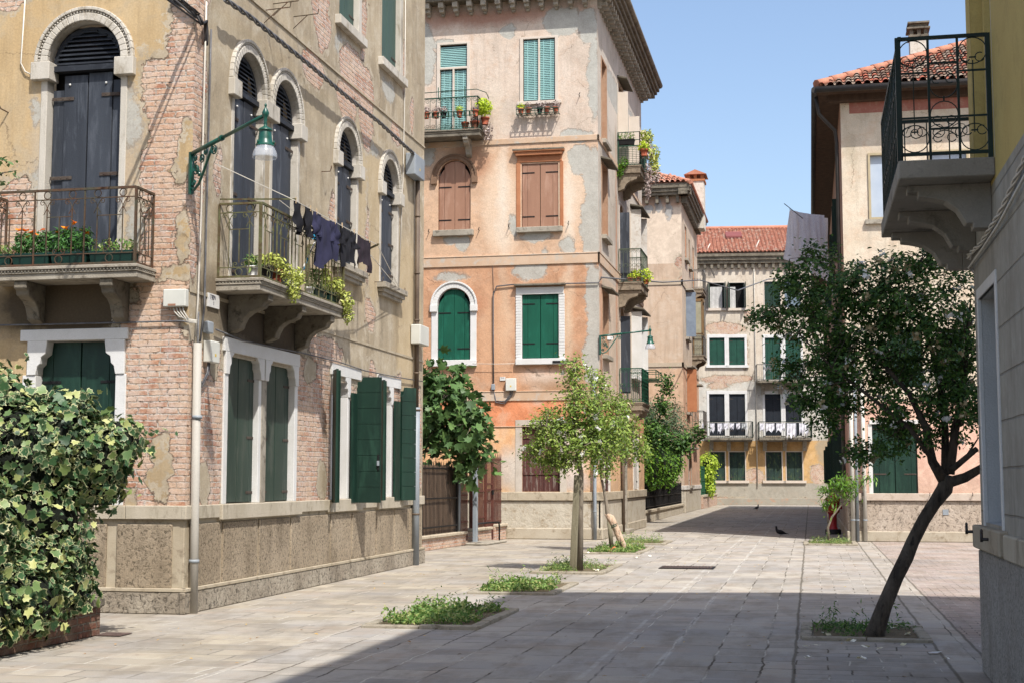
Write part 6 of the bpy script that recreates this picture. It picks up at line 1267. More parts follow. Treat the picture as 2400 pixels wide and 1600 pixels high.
far_line(BB, 0, [(1780, 1792, 1012, 'crumpled white and red cloth first on the right far balcony'), (1794, 1817, 1013, 'broad white shirt on the right far balcony'), (1818, 1841, 1013, 'second broad white shirt on the right far balcony'), (1843, 1868, 1028, 'longest white sheet on the right far balcony'), (1872, 1896, 1020, 'frilly white cloth last on the right far balcony')], 0, 'lower right balcony of the cream terrace')
# floral sheet on poles by the pink house
SH = dots('speckled_lilac_sheet', (246, 247, 255), (190, 198, 232), 55); q = lambda px, py, y: (lambda r: Vector((r.x*y/r.y, y, EYE+r.z*y/r.y)))(ray(px, py))
o = thing('drying_rack', (.97, 43, 8.8), 'wall-mounted drying poles sticking out under the eaves of the pink house', 'drying rack'); mb = MB()
pA, pB = q(1845, 484, 42), Vector((.95, 44, 8.75)); mb.tube([q(1838, 478, 41.5), pB+Vector((0, 0, -.1))], .012, 5); mb.tube([q(1850, 490, 42.4), Vector((.95, 45, 8.6))], .008, 4); mb.tube([q(1924, 532, 44), Vector((.97, 44.5, 7.5))], .02, 5, 1); mb.build('poles', [CABLED, RUST], o)
cloth('bed_sheet', q(1852, 492, 42.2), q(1932, 505, 42.6), lambda u: 1.35*(.8+.2*math.sin(u*8)), 'large lilac speckled bed sheet hanging from the poles by the pink house', SH, 'bed sheet', fold=.05, seed=9, nx=40)
cloth('bed_sheet', q(1850, 494, 42.6), q(1940, 512, 43.4), lambda u: 1.45+.5*u, 'second lilac sheet hanging lower behind the front one by the pink house', SH, 'bed sheet', fold=.05, seed=19, nx=40, outline=lambda v: (-.14*v, 1))
# ================================================================== HYDRANT, PIGEONS, GRATES
h = gd(1953, 1251); h = Vector((.62, 43.0, 0)); o = thing('fire_hydrant', h, 'red fire hydrant on a black base beside the pink house', 'hydrant'); RED = mat('hydrant_red', C(190, 24, 40), C(160, 16, 30), 4, .4, .5, bump=0)
MB().lathe(h, [(.23, 0), (.23, .13), (.2, .15)], 16).build('base', BLACK, o); mb = MB(); mb.lathe(h+Vector((0, 0, .15)), [(.14, 0), (.13, .04), (.115, .08), (.115, .42), (.14, .45), (.2, .5), (.2, .82), (.22, .84), (.22, .87), (.18, .93), (.1, 1.0), (.05, 1.02), (.05, 1.07), (0, 1.08)], 18)
mb.tube([h+Vector((-.27, 0, .78)), h+Vector((.27, 0, .78))], .05, 8); mb.build('body', RED, o)
def pigeon(p, yaw, label, sit=False, dark=False):
    o = thing('pigeon', p, label, 'pigeon'); V = []; z = .05 if sit else .13; ca, sa = math.cos(yaw), math.sin(yaw); F = lambda a, b, c: Vector((p[0]+a*ca-b*sa, p[1]+a*sa+b*ca, p[2]+c))
    G1 = mat('pigeon_grey', C(92, 98, 108), C(70, 74, 84), 30, .8, bump=0) if 'pigeon_grey' not in D.materials else D.materials['pigeon_grey']; G2 = mat('pigeon_dark', C(34, 34, 40), C(24, 24, 30), 30, .7, bump=0) if 'pigeon_dark' not in D.materials else D.materials['pigeon_dark']
    mb = MB(); mb.tube([F(-.2, 0, z-.02), F(-.13, 0, z+.0), F(-.07, 0, z+.015), F(.0, 0, z+.03), F(.06, 0, z+.05), F(.095, 0, z+.1), F(.1, 0, z+.15), F(.105, 0, z+.185), F(.11, 0, z+.2)], [.012, .03, .055, .07, .06, .036, .028, .03, .008], 12); mb.build('body', G2 if dark else G1, o)
    mb = MB(); mb.tube([F(.13, 0, z+.18), F(.155, 0, z+.17)], .008, 5, r2=.002); mb.build('beak', G2, o)
    mb = MB(); [mb.tube([F(.05, s*.05, z+.05), F(-.03, s*.06, z+.04), F(-.14, s*.025, z+.01)], [.012, .032, .006], 8) for s in (-1, 1)]; mb.build('wing', G2, o)
    mb = MB(); mb.prism([F(-.14, -.025, z), F(-.14, .025, z), F(-.25, .04, z-.03), F(-.25, -.04, z-.03)], [F(-.14, -.025, z+.012), F(-.14, .025, z+.012), F(-.25, .04, z-.02), F(-.25, -.04, z-.02)]); mb.build('tail', G2, o)
    if not sit: mb = MB(); [mb.tube([F(0, s*.025, z-.02), F(.01, s*.025, .01), F(.04, s*.025, .006)], .005, 5) for s in (-1, 1)]; mb.build('leg', TERRA, o)
pigeon(gd(1828, 1252, .012), PI-.2, 'dark pigeon sitting on the shaded paving in the street', True, True); pigeon(gd(1774, 1196, .012), .9, 'grey pigeon standing on the shaded paving further down the street')
g0, g1 = gd(1553, 1326), gd(1660, 1332); o = thing('drain_grate', g0, 'long rusty drain grate in the sunlit paving', 'drain'); mb = MB(); mb.cube(g0.x, g1.x+.1, g0.y-.75, g0.y, .006, .014)
n = 16
for i in range(n): x = g0.x+.03+i*.058; mb.cube(x, x+.03, g0.y-.7, g0.y-.05, .014, .02, 1)
mb.build('grate', [BLACK, mat('rusty_grate', C(112, 92, 84), C(84, 66, 60), 14, .8)], o)
g = gd(262, 1487); o = thing('manhole_cover', g, 'small brown cast cover in the paving by the ivy planter', 'manhole cover'); MB().cube(g.x-.13, g.x+.16, g.y-.14, g.y+.14, .006, .014).build('cover', D.materials['rusty_grate'], o, .003)
o = thing('paper_scrap', gd(2190, 1528, .02), 'scrap of white paper lying in the shade near the grey wall', 'paper'); q = gd(2190, 1528, .014); mb = MB(); mb.hexa([q+Vector(v) for v in ((-.06, -.02, 0), (.02, -.05, .002), (.07, .02, .01), (-.02, .05, .0), (-.06, -.02, .002), (.02, -.05, .004), (.07, .02, .012), (-.02, .05, .002))]); mb.build('sheet', WPAINT, o)
# ================================================================== GROUND
def paving():
    t = NT('stone_paving', .9, .25); P = t.xyz(t.pos()); X, Y = P[0], P[1]
    jit = t.vec('SUBTRACT', t.noise(1.7, None, 4, .6, color=True), (.5, .5, .5)); jj = t.vec('SUBTRACT', t.noise(18, None, 3, .6, color=True), (.5, .5, .5))
    def bricks(v, w, h, m, c1, c2, off=.5, jw=.09, sq=1., sqf=2):
        v = t.vec('MULTIPLY_ADD', jit, (jw, jw, 0), v); v = t.vec('MULTIPLY_ADD', jj, (.02, .02, 0), v)
        b = t.node('ShaderNodeTexBrick'); b.offset = off; b.offset_frequency = 2; b.squash = sq; b.squash_frequency = sqf; t.put(b.inputs['Vector'], v); b.inputs['Scale'].default_value = 1
        b.inputs['Brick Width'].default_value = w; b.inputs['Row Height'].default_value = h; b.inputs['Mortar Size'].default_value = m; b.inputs['Mortar Smooth'].default_value = .35
        b.inputs['Color1'].default_value = C(*c1); b.inputs['Color2'].default_value = C(*c2); b.inputs['Mortar'].default_value = C(150, 138, 120); return b.outputs['Color'], b.outputs['Fac']
    YX = t.comb(Y, X); XY = t.comb(X, Y)
    a = bricks(YX, .52, .44, .011, (200, 190, 174), (170, 164, 154), .37, sq=1.5, sqf=3)
    b = bricks(XY, .78, .40, .012, (196, 184, 162), (164, 154, 136), .43, sq=.7, sqf=3)
    c = bricks(t.vec('ADD', XY, (.15, .1, 0)), .46, .3, .009, (198, 188, 174), (168, 160, 148), .41)
    d = bricks(YX, .6, .35, .009, (200, 190, 174), (178, 168, 154), .3)
    e = bricks(XY, .24, .115, .008, (196, 176, 162), (164, 144, 134), .5, jw=.05)
    m1 = t.math('GREATER_THAN', X, -4.9); m2 = t.math('GREATER_THAN', X, -.17); m3 = t.math('GREATER_THAN', X, 1.14); m4 = t.math('GREATER_THAN', X, 1.5)
    col, fac = b
    for (cc, ff), m in ((a, m1), (c, m2), (d, m3), (e, m4)):
        col = t.mix(m, col, cc); n = t.node('ShaderNodeMix', data_type='FLOAT'); t.put(n.inputs[0], m); t.put(n.inputs[2], fac); t.put(n.inputs[3], ff); fac = n.outputs[0]
    # tone of single slabs, grime, mortar that has been renewed in places
    col = t.mix(t.math('MULTIPLY', t.ramp(t.noise(.8, None, 5, .6), .4, .62), .6), col, C(172, 168, 164))
    col = t.mix(t.math('MULTIPLY', t.ramp(t.noise(2.6, t.vec('MULTIPLY', t.pos(), (1, .35, 1)), 6, .7), .48, .66), .6), col, C(140, 128, 110))
    col = t.mix(t.math('MULTIPLY', t.ramp(t.noise(1.1, t.vec('ADD', t.pos(), (7, 3, 0)), 6, .7), .52, .62), .35), col, C(184, 162, 140))
    col = t.mix(t.math('MULTIPLY', t.ramp(t.noise(.35, t.vec('ADD', t.pos(), (1, 4, 0)), 7, .7, .5), .52, .6), .3), col, C(120, 114, 106))
    vg = t.node('ShaderNodeTexVoronoi'); vg.inputs['Scale'].default_value = 2.2; t.put(vg.inputs['Vector'], t.pos()); col = t.mix(t.math('MULTIPLY', t.ramp(vg.outputs['Distance'], .05, .035), .6), col, C(96, 90, 84))
    fine = t.noise(75, None, 4, .7); col = t.mix(t.math('MULTIPLY', t.ramp(fine, .35, .7), .22), col, C(96, 88, 78))
    col = t.mix(t.math('MULTIPLY', t.ramp(t.noise(240, None, 2, .5), .55, .75), .25), col, C(90, 84, 76))
    jd = t.ramp(t.noise(.9, t.vec('ADD', t.pos(), (3, 9, 0)), 4, .6), .42, .58)
    left = t.math('MULTIPLY', t.ramp(X, -4.0, -5.4), .3)
    jcol = t.mix(t.math('MAXIMUM', t.math('SUBTRACT', 1., jd), left), C(92, 82, 70), C(206, 198, 184)); col = t.mix(t.math('MULTIPLY', fac, .9), col, jcol)
    XW = t.math('MULTIPLY_ADD', t.math('SUBTRACT', t.noise(1.2, None, 4), .5), .05, X)
    wl = None
    for x0, w in ((-1.32, .04), (-1.86, .03)):
        l = t.ramp(t.math('ABSOLUTE', t.math('SUBTRACT', XW, x0)), w, w*.5); wl = l if wl is None else t.math('MAXIMUM', wl, l)
    lad = t.math('MULTIPLY', t.math('MULTIPLY', fac, t.math('LESS_THAN', X, -1.3)), t.math('GREATER_THAN', X, -1.9)); wl = t.math('MAXIMUM', wl, lad)
    d1 = t.vec('LENGTH', t.vec('MULTIPLY', t.vec('SUBTRACT', t.pos(), (-2.75, 17.0, 0)), (1.1, .8, 0)), out=1)
    wl = t.math('MAXIMUM', wl, t.math('MULTIPLY', fac, t.ramp(d1, .95, .75))); wl = t.math('MULTIPLY', wl, t.ramp(t.noise(2.6, None, 6, .75), .42, .58))
    col = t.mix(t.math('MULTIPLY', wl, .42), col, C(220, 216, 208))
    for x0 in (-.17, 1.14, 1.5): col = t.mix(t.math('MULTIPLY', t.ramp(t.math('ABSOLUTE', t.math('SUBTRACT', XW, x0)), .022, .008), .75), col, C(86, 78, 62))
    h = t.math('MULTIPLY_ADD', fac, -.006, t.math('MULTIPLY', fine, .0022)); h = t.math('MULTIPLY_ADD', t.noise(1.6, None, 3), .03, h)
    return t.out(col, t.bump(h, 1.))
mb = MB(); mb.face([(-150, -60, 0), (150, -60, 0), (150, 300, 0), (-150, 300, 0)]); struct(mb.build('ground', paving()))
# ================================================================== TREE BEDS
SOIL = mat('dry_soil', C(128, 112, 84), C(104, 90, 66), 8, .95, c3=C(150, 136, 104), bump=.02, bscale=30)
KERB = mat('kerb_stone', C(186, 176, 156), C(166, 154, 132), 4, .95, c3=C(120, 110, 92), bump=.006)
def bed(x0, x1, y0, y1, label, wlab, dens=1., hh=.11, h=.04, skip=None, tall=10, m=L_WEED, soil=.0):
    o = thing('tree_bed', ((x0+x1)/2, (y0+y1)/2, 0), label, 'tree bed', 'stone-edged planting beds'); mb = MB(); w = .12
    for a, b, c, d in ((x0, x1, y0, y0+w), (x0, x1, y1-w, y1), (x0, x0+w, y0+w, y1-w), (x1-w, x1, y0+w, y1-w)):
        L = max(b-a, d-c); n = max(1, int(L/.5))
        for i in range(n):
            j = [random.uniform(-.012, .012) for _ in range(3)]
            if b-a > d-c: mb.cube(a+(b-a)*i/n+.004, a+(b-a)*(i+1)/n-.004, c+j[0], d+j[0], -.02, h+j[1])
            else: mb.cube(a+j[0], b+j[0], c+(d-c)*i/n+.004, c+(d-c)*(i+1)/n-.004, -.02, h+j[1])
    mb.build('kerb', KERB, o, .012, bevseg=2); MB().cube(x0+w, x1-w, y0+w, y1-w, -.02, h-.02).build('soil', SOIL, o)
    n = int(950*dens*(x1-x0)*(y1-y0)/2.4); r = RNG; cx = r.uniform(x0+w, x1-w, n*2); cy = r.uniform(y0+w, y1-w, n*2)
    k = (np.sin(cx*5.1+x0*3)+np.sin(cy*4.3+1.3+y0)+np.sin(cx*11+cy*7)*.5) > -.55+soil; cx, cy = cx[k], cy[k]; z = h+np.abs(r.normal(size=len(cx)))*hh*.5*(.5+.5*np.sin(cx*3.7+cy*2.9)**2)
    P = np.stack([cx, cy, z], 1); L_ = leaves('weeds', P, .05, T_NARROW if dens < 1.15 else T_OVAL, m, up=.5); tag(L_, wlab, 'weeds', kind='stuff')
    if tall:
        T = np.stack([r.uniform(x0+w, x1-w, tall), r.uniform(y0+w, y1-w, tall)], 1); q = [];
        for a, b in T:
            H = r.uniform(.12, .3); s = np.linspace(0, 1, 14); lean = r.normal(size=2)*.05; q.append(np.stack([a+lean[0]*s, b+lean[1]*s, h+H*s], 1)+r.normal(size=(14, 3))*.012)
        L2 = leaves('sprigs', np.concatenate(q), .06, T_NARROW, m, L_, up=.4)
    return o
BE = [(-4.8, -3.5, 14.95, 17.2, 'nearest kerbed bed, full of weeds, half in sun and half in shade', 'weeds in the nearest kerbed bed', 1.2, .15), (-4.75, -3.5, 19.6, 21.8, 'second kerbed bed with no tree, its front kerb touched by the shadow edge', 'low weeds filling the second kerbed bed', 1.4, .1),
      (-4.72, -3.45, 24.0, 26.6, 'kerbed bed round the trunk and square stake of the first flowering tree', 'grass around the staked trunk', 1.1, .12), (-4.9, -3.6, 30.6, 33.6, 'kerbed bed round the leaning bandaged trunk', 'grass around the leaning bandaged trunk', 1.2, .1), (-4.8, -3.5, 35.0, 37.0, 'farthest left kerbed bed with two clumps of weeds and bare soil', 'clumps of weeds in the farthest left bed', .8, .16)]
for b in BE: bed(*b[:6], dens=b[6], hh=b[7], tall=14)
bed(-.2, 1.1, 35.6, 37.4, 'small kerbed bed at the foot of the sapling by the pink house', 'low weeds under the sapling', 1.0, .12); bed(-.12, 1.15, 14.7, 16.1, 'shaded kerbed bed at the foot of the big leaning tree', 'dark weeds and fallen blossom under the big leaning tree', 1.0, .09, m=L_HIBD, soil=.5)
r_ = np.random.default_rng(3)
P = np.concatenate([np.stack([r_.uniform(-.2, 1.2, 16), r_.uniform(13, 16.2, 16), np.full(16, .02)], 1), np.stack([r_.uniform(-5.2, -2.9, 18), r_.uniform(22.5, 34, 18), np.full(18, .02)], 1)]); P[:, 2] += .015
P = np.repeat(P, 3, axis=0)+r_.normal(size=(len(P)*3, 3))*[.012, .012, .004]; tag(leaves('fallen_blossom', P, .045, T_PETAL, leafmat('wilted_petal', [(200, 190, 140), (236, 230, 206), (250, 248, 240)], trans=.2), up=1.5), 'withered white blossoms fallen on the paving', 'fallen blossom', kind='stuff')
P = np.stack([r_.uniform(-7, 1, 160), r_.uniform(11.5, 30, 160), np.full(160, .012)], 1); tag(leaves('fallen_leaves', P, .04, T_OVAL, leafmat('dry_leaf', [(120, 80, 44), (176, 132, 70), (200, 170, 80)], trans=.1), up=2.5), 'tiny dry leaves scattered on the paving', 'fallen leaves', kind='stuff')

# ================================================================== FENCES
BW = wallmat('low_brick_wall', 1, ((190, 150, 124), (176, 132, 108), (200, 170, 150)), brick=[(40, 0, 60, 3, 'b')], warp=.1, eff=.6)
F1 = Fr((-8.5, 30, 0), (.058, 1, 0), (1, -.058, 0)); CAPM = mat('cap_stone', C(216, 202, 176), C(196, 180, 154), 3, .9, c3=C(150, 134, 110), bump=.006)
def low_wall(fr, u0, u1, h, label, th=.28, cap=.07, m=None, capm=None, z0=0.):
    o = thing('low_wall', fr.P(u0, 0, 0), label, 'low wall'); MB().box(fr, u0, u1, z0, h-cap, -th, 0).build('wall', m or BW, o, .01)
    mb = MB(); n = max(1, int((u1-u0)/1.1)); [mb.box(fr, u0+(u1-u0)*i/n+.004, u0+(u1-u0)*(i+1)/n-.004, h-cap, h, -th-.04, .05) for i in range(n)]; mb.build('coping', capm or CAPM, o, .012); return o
def fence(fr, u0, u1, z0, z1, sp, m, label, rails=(.1, .5, .92), r=.008, infill=None, d=-.1, spike=.08, name='fence'):
    o = thing(name, fr.P(u0, z0, d), label, 'fence'); mb = MB(); n = int((u1-u0)/sp)
    for i in range(n+1): u = u0+(u1-u0)*i/n; mb.box(fr, u-r, u+r, z0, z1-spike*(i % 2), d-r, d+r); mb.tube([fr.P(u, z1-spike*(i % 2), d), fr.P(u, z1+.05-spike*(i % 2), d)], r*1.2, 4, r2=.001)
    mb.build('bars', m, o); mb = MB()
    for q in rails: z = z0+(z1-z0)*q; mb.box(fr, u0, u1, z-.018, z+.018, d+r, d+r+.012)
    for u in [u0]+[u0+(u1-u0)*k/max(1, int((u1-u0)/1.9)) for k in range(1, int((u1-u0)/1.9)+1)]: mb.box(fr, u-.025, u+.025, z0, z1+.03, d-.025, d+.025)
    mb.build('rails', m, o)
    if infill: infill(o, fr, u0, u1, z0, z1, d)
    return o
def reeds(o, fr, u0, u1, z0, z1, d):
    mb = MB(); u = u0
    while u < u1: w = random.uniform(.012, .03); h = random.uniform(-.06, .06); mb.box(fr, u, u+w, z0, z1-.1+h, d-.06-random.uniform(0, .02), d-.04); u += w+.002
    mb.build('reed_screen', REED, o)
REED = mat('reed', C(184, 154, 126), C(146, 116, 92), 8, .9, c3=C(104, 80, 64), bump=.002, streak=.1)
ux = lambda px, py: F1.at(px, py)[0]
low_wall(F1, -2, ux(1092, 1260), .34, 'low brick wall with stone coping under the black railings beside the fig tree')
fence(F1, -2, ux(1080, 1250), .34, 1.98, .095, BLACK, 'black iron railings backed with reed screening in front of the fig tree', infill=reeds)
RU = mat('rust_brown_iron', C(112, 62, 48), C(92, 50, 40), 6, .8, bump=.001)
o = thing('fence_post', F1.P(ux(1083, 1250), 0, 0), 'round grey steel post where the black railings end', 'post'); MB().tube([F1.P(ux(1083, 1250), .3, -.08), F1.P(ux(1083, 1250), 2.0, -.08)], .035, 10).build('pole', PIPEZ, o)
fence(F1, ux(1087, 1250), ux(1104, 1250), .1, 1.95, .07, RU, 'narrow rust-brown railing panel left of the square steel post', rails=(.05, .25, .6, .95))
u = ux(1108, 1266); o = thing('fence_post', F1.P(u, 0, .06), 'square galvanised steel post in front of the rust-brown railings', 'post'); MB().box(F1, u-.09, u+.05, 0, 2.2, .02, .12).build('pole', PIPEZ, o, .006)
low_wall(F1, ux(1112, 1255), ux(1152, 1255), .38, 'short brick stub wall with pale coping right of the square steel post'); fence(F1, ux(1114, 1250), ux(1143, 1250), .38, 2.05, .09, RU, 'rust-brown railings on the short brick stub wall', rails=(.05, .15, .55, .95), infill=reeds)
g0, g1 = ux(1143, 1250), ux(1160, 1250); o = thing('gate', F1.P(g0, 0, 0), 'rust-brown iron gate with a solid lower panel', 'gate'); mb = MB()
for a in (g0, g1-.06): mb.box(F1, a, a+.06, .04, 2.1, -.1, -.04)
for z in (.06, .5, 1.3, 1.45, 2.04): mb.box(F1, g0+.06, g1-.06, z, z+.05, -.09, -.05)
mb.build('gate_frame', RU, o); mb = MB(); [mb.box(F1, g0+.1+i*.09, g0+.115+i*.09, .5, 2.04, -.08, -.065) for i in range(int((g1-g0-.15)/.09)+1)]; mb.build('gate_bars', RU, o); MB().box(F1, g0+.06, g1-.06, .1, .5, -.08, -.07).build('lower_panel', RU, o); MB().box(F1, g1-.14, g1-.08, 1.2, 1.32, -.05, 0).build('lock', BLACK, o)
low_wall(F1, g1+.05, 7.78, .42, 'brick stub wall between the gate and the orange house'); fence(F1, g1+.05, 7.6, .42, 2.25, .085, RU, 'rust-brown railings between the gate and the orange house', rails=(.04, .5, .93))
u = ux(1112, 1268); o = thing('handrail', F1.P(u, 0, .5), 'bent black handrail standing before the gate', 'handrail'); MB().tube([F1.P(u, .38, .0), F1.P(u, .5, .1), F1.P(u+.3, .52, .3), F1.P(u+.75, .52, .42), F1.P(u+.8, .42, .42), F1.P(u+.8, 0, .42)], .022, 8).build('tube', BLACK, o)
MBx = MB().box(F1, ux(1090, 1270), ux(1140, 1275), 0, .06, .0, .55); o = thing('door_step', F1.P(ux(1090, 1270), 0, .2), 'worn stone step in front of the square steel post', 'step'); MBx.build('step', STONE2, o, .02)
F2 = Fr((-5.95, 48.3, 0), (0, 1, 0), (1, 0, 0))
low_wall(F2, 0, 20.1, .46, 'low grey rendered wall with pale coping under the black railings of the hedge garden', .3, .1, _MP)
fence(F2, .1, 20, .46, 1.42, .11, BLACK, 'black iron railings in front of the clipped hedge', infill=lambda o, fr, a, b, c, d, e: MB().box(fr, a, b, c, d-.1, e-.08, e-.05).build('dark_screen', DARKIN, o))
F3 = Fr((-5.75, 78.5, 0), (0, 1, 0), (1, 0, 0)); low_wall(F3, 0, 11.8, .75, 'far low brick wall below the golden bush', .3, .12)
fence(F3, .1, 11.5, .75, 2.3, .14, mat('green_fence_paint', C(30, 92, 62), None, 4, .6, bump=0), 'far fence with ochre slats beside the golden bush', infill=lambda o, fr, a, b, c, d, e: MB().box(fr, a+5, b, c, d, e-.08, e-.05).build('slats', mat('ochre_slats', C(150, 140, 80), C(120, 110, 60), 4, .8), o))

# ================================================================== TREES AND HEDGES
def Q(px, py, y): r = ray(px, py); return Vector((r.x*y/r.y, y, EYE+r.z*y/r.y))
def pe(y, *L):
    """crown lobes measured at depth y: (px, py, rx, ry, depth radius, weight)"""
    out = []
    for (px, py, rx, ry, rd, w) in L: c = Q(px, py, y); k = y/CF*1.02; out.append((c, (rx*k, rd, ry*k), w))
    return out
def tree(name, label, trunk, lobes, n, size, lm, tm=T_OVAL, bark=BARK, limbs=(), tips=200, sig=.07, flowers=0, fsize=.1, dry=0, group=None, up=.5, droop=.1, seed=1, twr=.006, cat='tree', depthj=0):
    rg = np.random.default_rng(seed); rd = random.Random(seed); o = thing(name, trunk[0][0], label, cat, group)
    mb = MB(); pts = [Vector(p) for p, _ in trunk]; mb.tube(pts, [r for _, r in trunk], 12)
    nodes = [(pts[-1], trunk[-1][1]*.6)]; limbs = [list(L) for L in limbs]
    if not limbs: limbs = [[(pts[-2], trunk[-2][1]*.8), (pts[-1], trunk[-1][1]), ] ]
    for c, r, w in lobes:                            # a limb of second order towards every lobe
        a, ra = min([(Vector(p), q_) for L in limbs for p, q_ in L], key=lambda q: (q[0]-c).length+.5*max(0, q[0].z-c.z)); m_ = a.lerp(c, .5)+Vector((rg.normal()*.06, rg.normal()*.06, .08))*(c-a).length
        limbs.append([(a, ra*.6), (m_, ra*.42), (c, max(twr*2, ra*.22)), (c+(c-a)*.35, twr*1.2)])
    for L in limbs:
        q = [Vector(p) for p, _ in L]; mb.tube(q, [r for _, r in L], 8)
        for (p, r), (p2, r2_) in zip(L, L[1:]): nodes += [(Vector(p).lerp(Vector(p2), f), (r+(r2_-r)*f)*.5) for f in (.25, .5, .75, 1.)]
    W = np.array([l[2] for l in lobes], float); W /= W.sum(); T = []; O = []
    for (c, r, _), w in zip(lobes, W): p, v = in_ell(max(2, int(tips*w)), c, r, .25, rg); T.append(p); O.append(v)
    T = np.concatenate(T); O = np.concatenate(O); LPs = []; LO = []
    per = max(3, n//len(T))
    for t_, o_ in zip(T, O):
        tv = Vector(t_); near = sorted(nodes, key=lambda q: (q[0]-tv).length+.3*max(0, q[0].z-tv.z))[:7]; a, ra = near[int(rg.integers(len(near)))]; L = (tv-a).length; mid = a.lerp(tv, .5)+Vector((rg.normal()*.08*L, rg.normal()*.08*L, .1*L))
        mb.tube([a, a.lerp(mid, .6), mid, mid.lerp(tv, .55), tv], [min(ra, .01+L*.012)*1.0, min(ra, .008+L*.009), twr*1.6, twr, twr*.5], 4)
        k = per; s = rg.uniform(.0, 1, k)**.5; q0 = np.array(mid); seg = q0+(t_-q0)*s[:, None]; LPs.append(seg+rg.normal(size=(k, 3))*sig*(.5+.7*s[:, None])); LO.append(np.repeat(o_[None], k, 0))
    mb.build('trunk', bark, o)
    LPs = np.concatenate(LPs); LO = np.concatenate(LO); leaves('crown', LPs, size, tm, lm, o, up=up, out=LO*.6, droop=droop, rng=rg)
    if flowers:
        idx = rg.choice(len(T), flowers, replace=flowers > len(T)); FP = T[idx]+O[idx]*sig*.9; FP = np.repeat(FP, 9, 0)+rg.normal(size=(flowers*9, 3))*fsize*.17; leaves('blossom', FP, fsize*.42, T_PETAL, W_PET, o, up=.2, out=np.repeat(O[idx], 9, 0), rng=rg)
    if dry:
        idx = rg.choice(len(T), dry); FP = T[idx]+O[idx]*sig*.7; FP = np.repeat(FP, 6, 0)+rg.normal(size=(dry*6, 3))*fsize*.2; leaves('withered_blossom', FP, fsize*.42, T_PETAL, L_DRY, o, up=.1, rng=rg)
    return o
y = 15.2
tree('leaning_tree', 'big dark-leaved tree with white blossoms and a trunk leaning right before the pink house',
     [(Q(2045, 1502, 15.1), 0.1204), (Q(2055, 1470, 15.1), 0.0929), (Q(2072, 1420, 15.1), 0.0791), (Q(2100, 1353, 15.15), 0.0722), (Q(2124, 1305, 15.15), 0.0740), (Q(2139, 1268, 15.2), 0.0679), (Q(2165, 1217, 15.2), 0.0662), (Q(2190, 1178, 15.2), 0.0671), (Q(2214, 1145, 15.2), 0.0843), (Q(2222, 1112, 15.2), 0.0688)],
     pe(y, (2120, 720, 160, 135, .75, 3.2), (2000, 690, 130, 115, .6, 2.4), (1900, 740, 115, 95, .5, 1.9), (1950, 870, 140, 115, .6, 2.6), (2090, 880, 160, 130, .75, 3), (2230, 800, 110, 200, .7, 3), (2300, 950, 90, 120, .6, 1), (2090, 1020, 60, 50, .4, .6), (1800, 745, 60, 28, .25, .35), (1850, 640, 45, 40, .25, .3), (2020, 1060, 50, 30, .3, .35), (1930, 960, 80, 60, .4, .8), (2180, 980, 80, 70, .5, .8), (1905, 610, 40, 45, .2, .25), (2160, 610, 90, 50, .4, .6)),
     33000, .048, L_HIBD, limbs=[[(Q(2212, 1125, 15.2), 0.0594), (Q(2185, 1080, 15.1), 0.0462), (Q(2170, 1000, 15.0), 0.0363), (Q(2130, 920, 15), 0.0264), (Q(2040, 820, 15), 0.0165)], [(Q(2216, 1110, 15.2), 0.0462), (Q(2215, 1000, 15.3), 0.0363), (Q(2200, 880, 15.4), 0.0264), (Q(2160, 740, 15.4), 0.0165)], [(Q(2225, 1110, 15.2), 0.0528), (Q(2240, 1000, 15.2), 0.0396), (Q(2262, 880, 15.1), 0.0264), (Q(2270, 740, 15.1), 0.0165)],
      [(Q(2222, 1130, 15.2), 0.0561), (Q(2262, 1118, 15.2), 0.0495), (Q(2310, 1090, 15.3), 0.0396), (Q(2350, 1000, 15.4), 0.0264)], [(Q(2196, 1090, 15.1), 0.0297), (Q(2130, 1000, 14.9), 0.0231), (Q(2040, 930, 14.8), 0.0165), (Q(1950, 860, 14.8), 0.0106), (Q(1870, 780, 14.8), 0.0079)], [(Q(2230, 1100, 15.1), 0.0330), (Q(2290, 1050, 15.0), 0.0264)]],
     tips=560, sig=.052, flowers=85, fsize=.085, dry=170, seed=5, twr=.004)
tree('flowering_tree', 'slim flowering tree tied to a square wooden stake in front of the maroon shutter',
     [(Vector((-3.97, 24.78, 0)), .062), (Q(1360, 1200, 24.78), .052), (Q(1362, 1110, 24.78), .045), (Q(1350, 1040, 24.8), .03)],
     pe(24.8, (1345, 1040, 95, 60, .7, 3), (1280, 1010, 60, 60, .5, 1.3), (1400, 1040, 70, 60, .6, 1.6), (1350, 940, 55, 60, .5, 1.5), (1345, 860, 28, 40, .3, .5), (1395, 960, 55, 70, .5, 1.2), (1250, 1060, 32, 30, .3, .4), (1440, 1010, 40, 50, .4, .6), (1300, 1085, 50, 30, .4, .5)),
     9500, .062, L_HIB, bark=BARKL, limbs=[[(Q(1346, 1050, 24.8), .03), (Q(1349, 950, 24.8), .018), (Q(1345, 850, 24.8), .008)], [(Q(1348, 1080, 24.8), .025), (Q(1310, 1020, 24.6), .014), (Q(1270, 990, 24.5), .008)], [(Q(1350, 1080, 24.8), .025), (Q(1390, 1010, 24.9), .014), (Q(1410, 940, 25), .008)]], tips=360, sig=.08, flowers=26, fsize=.1, dry=40, seed=8)
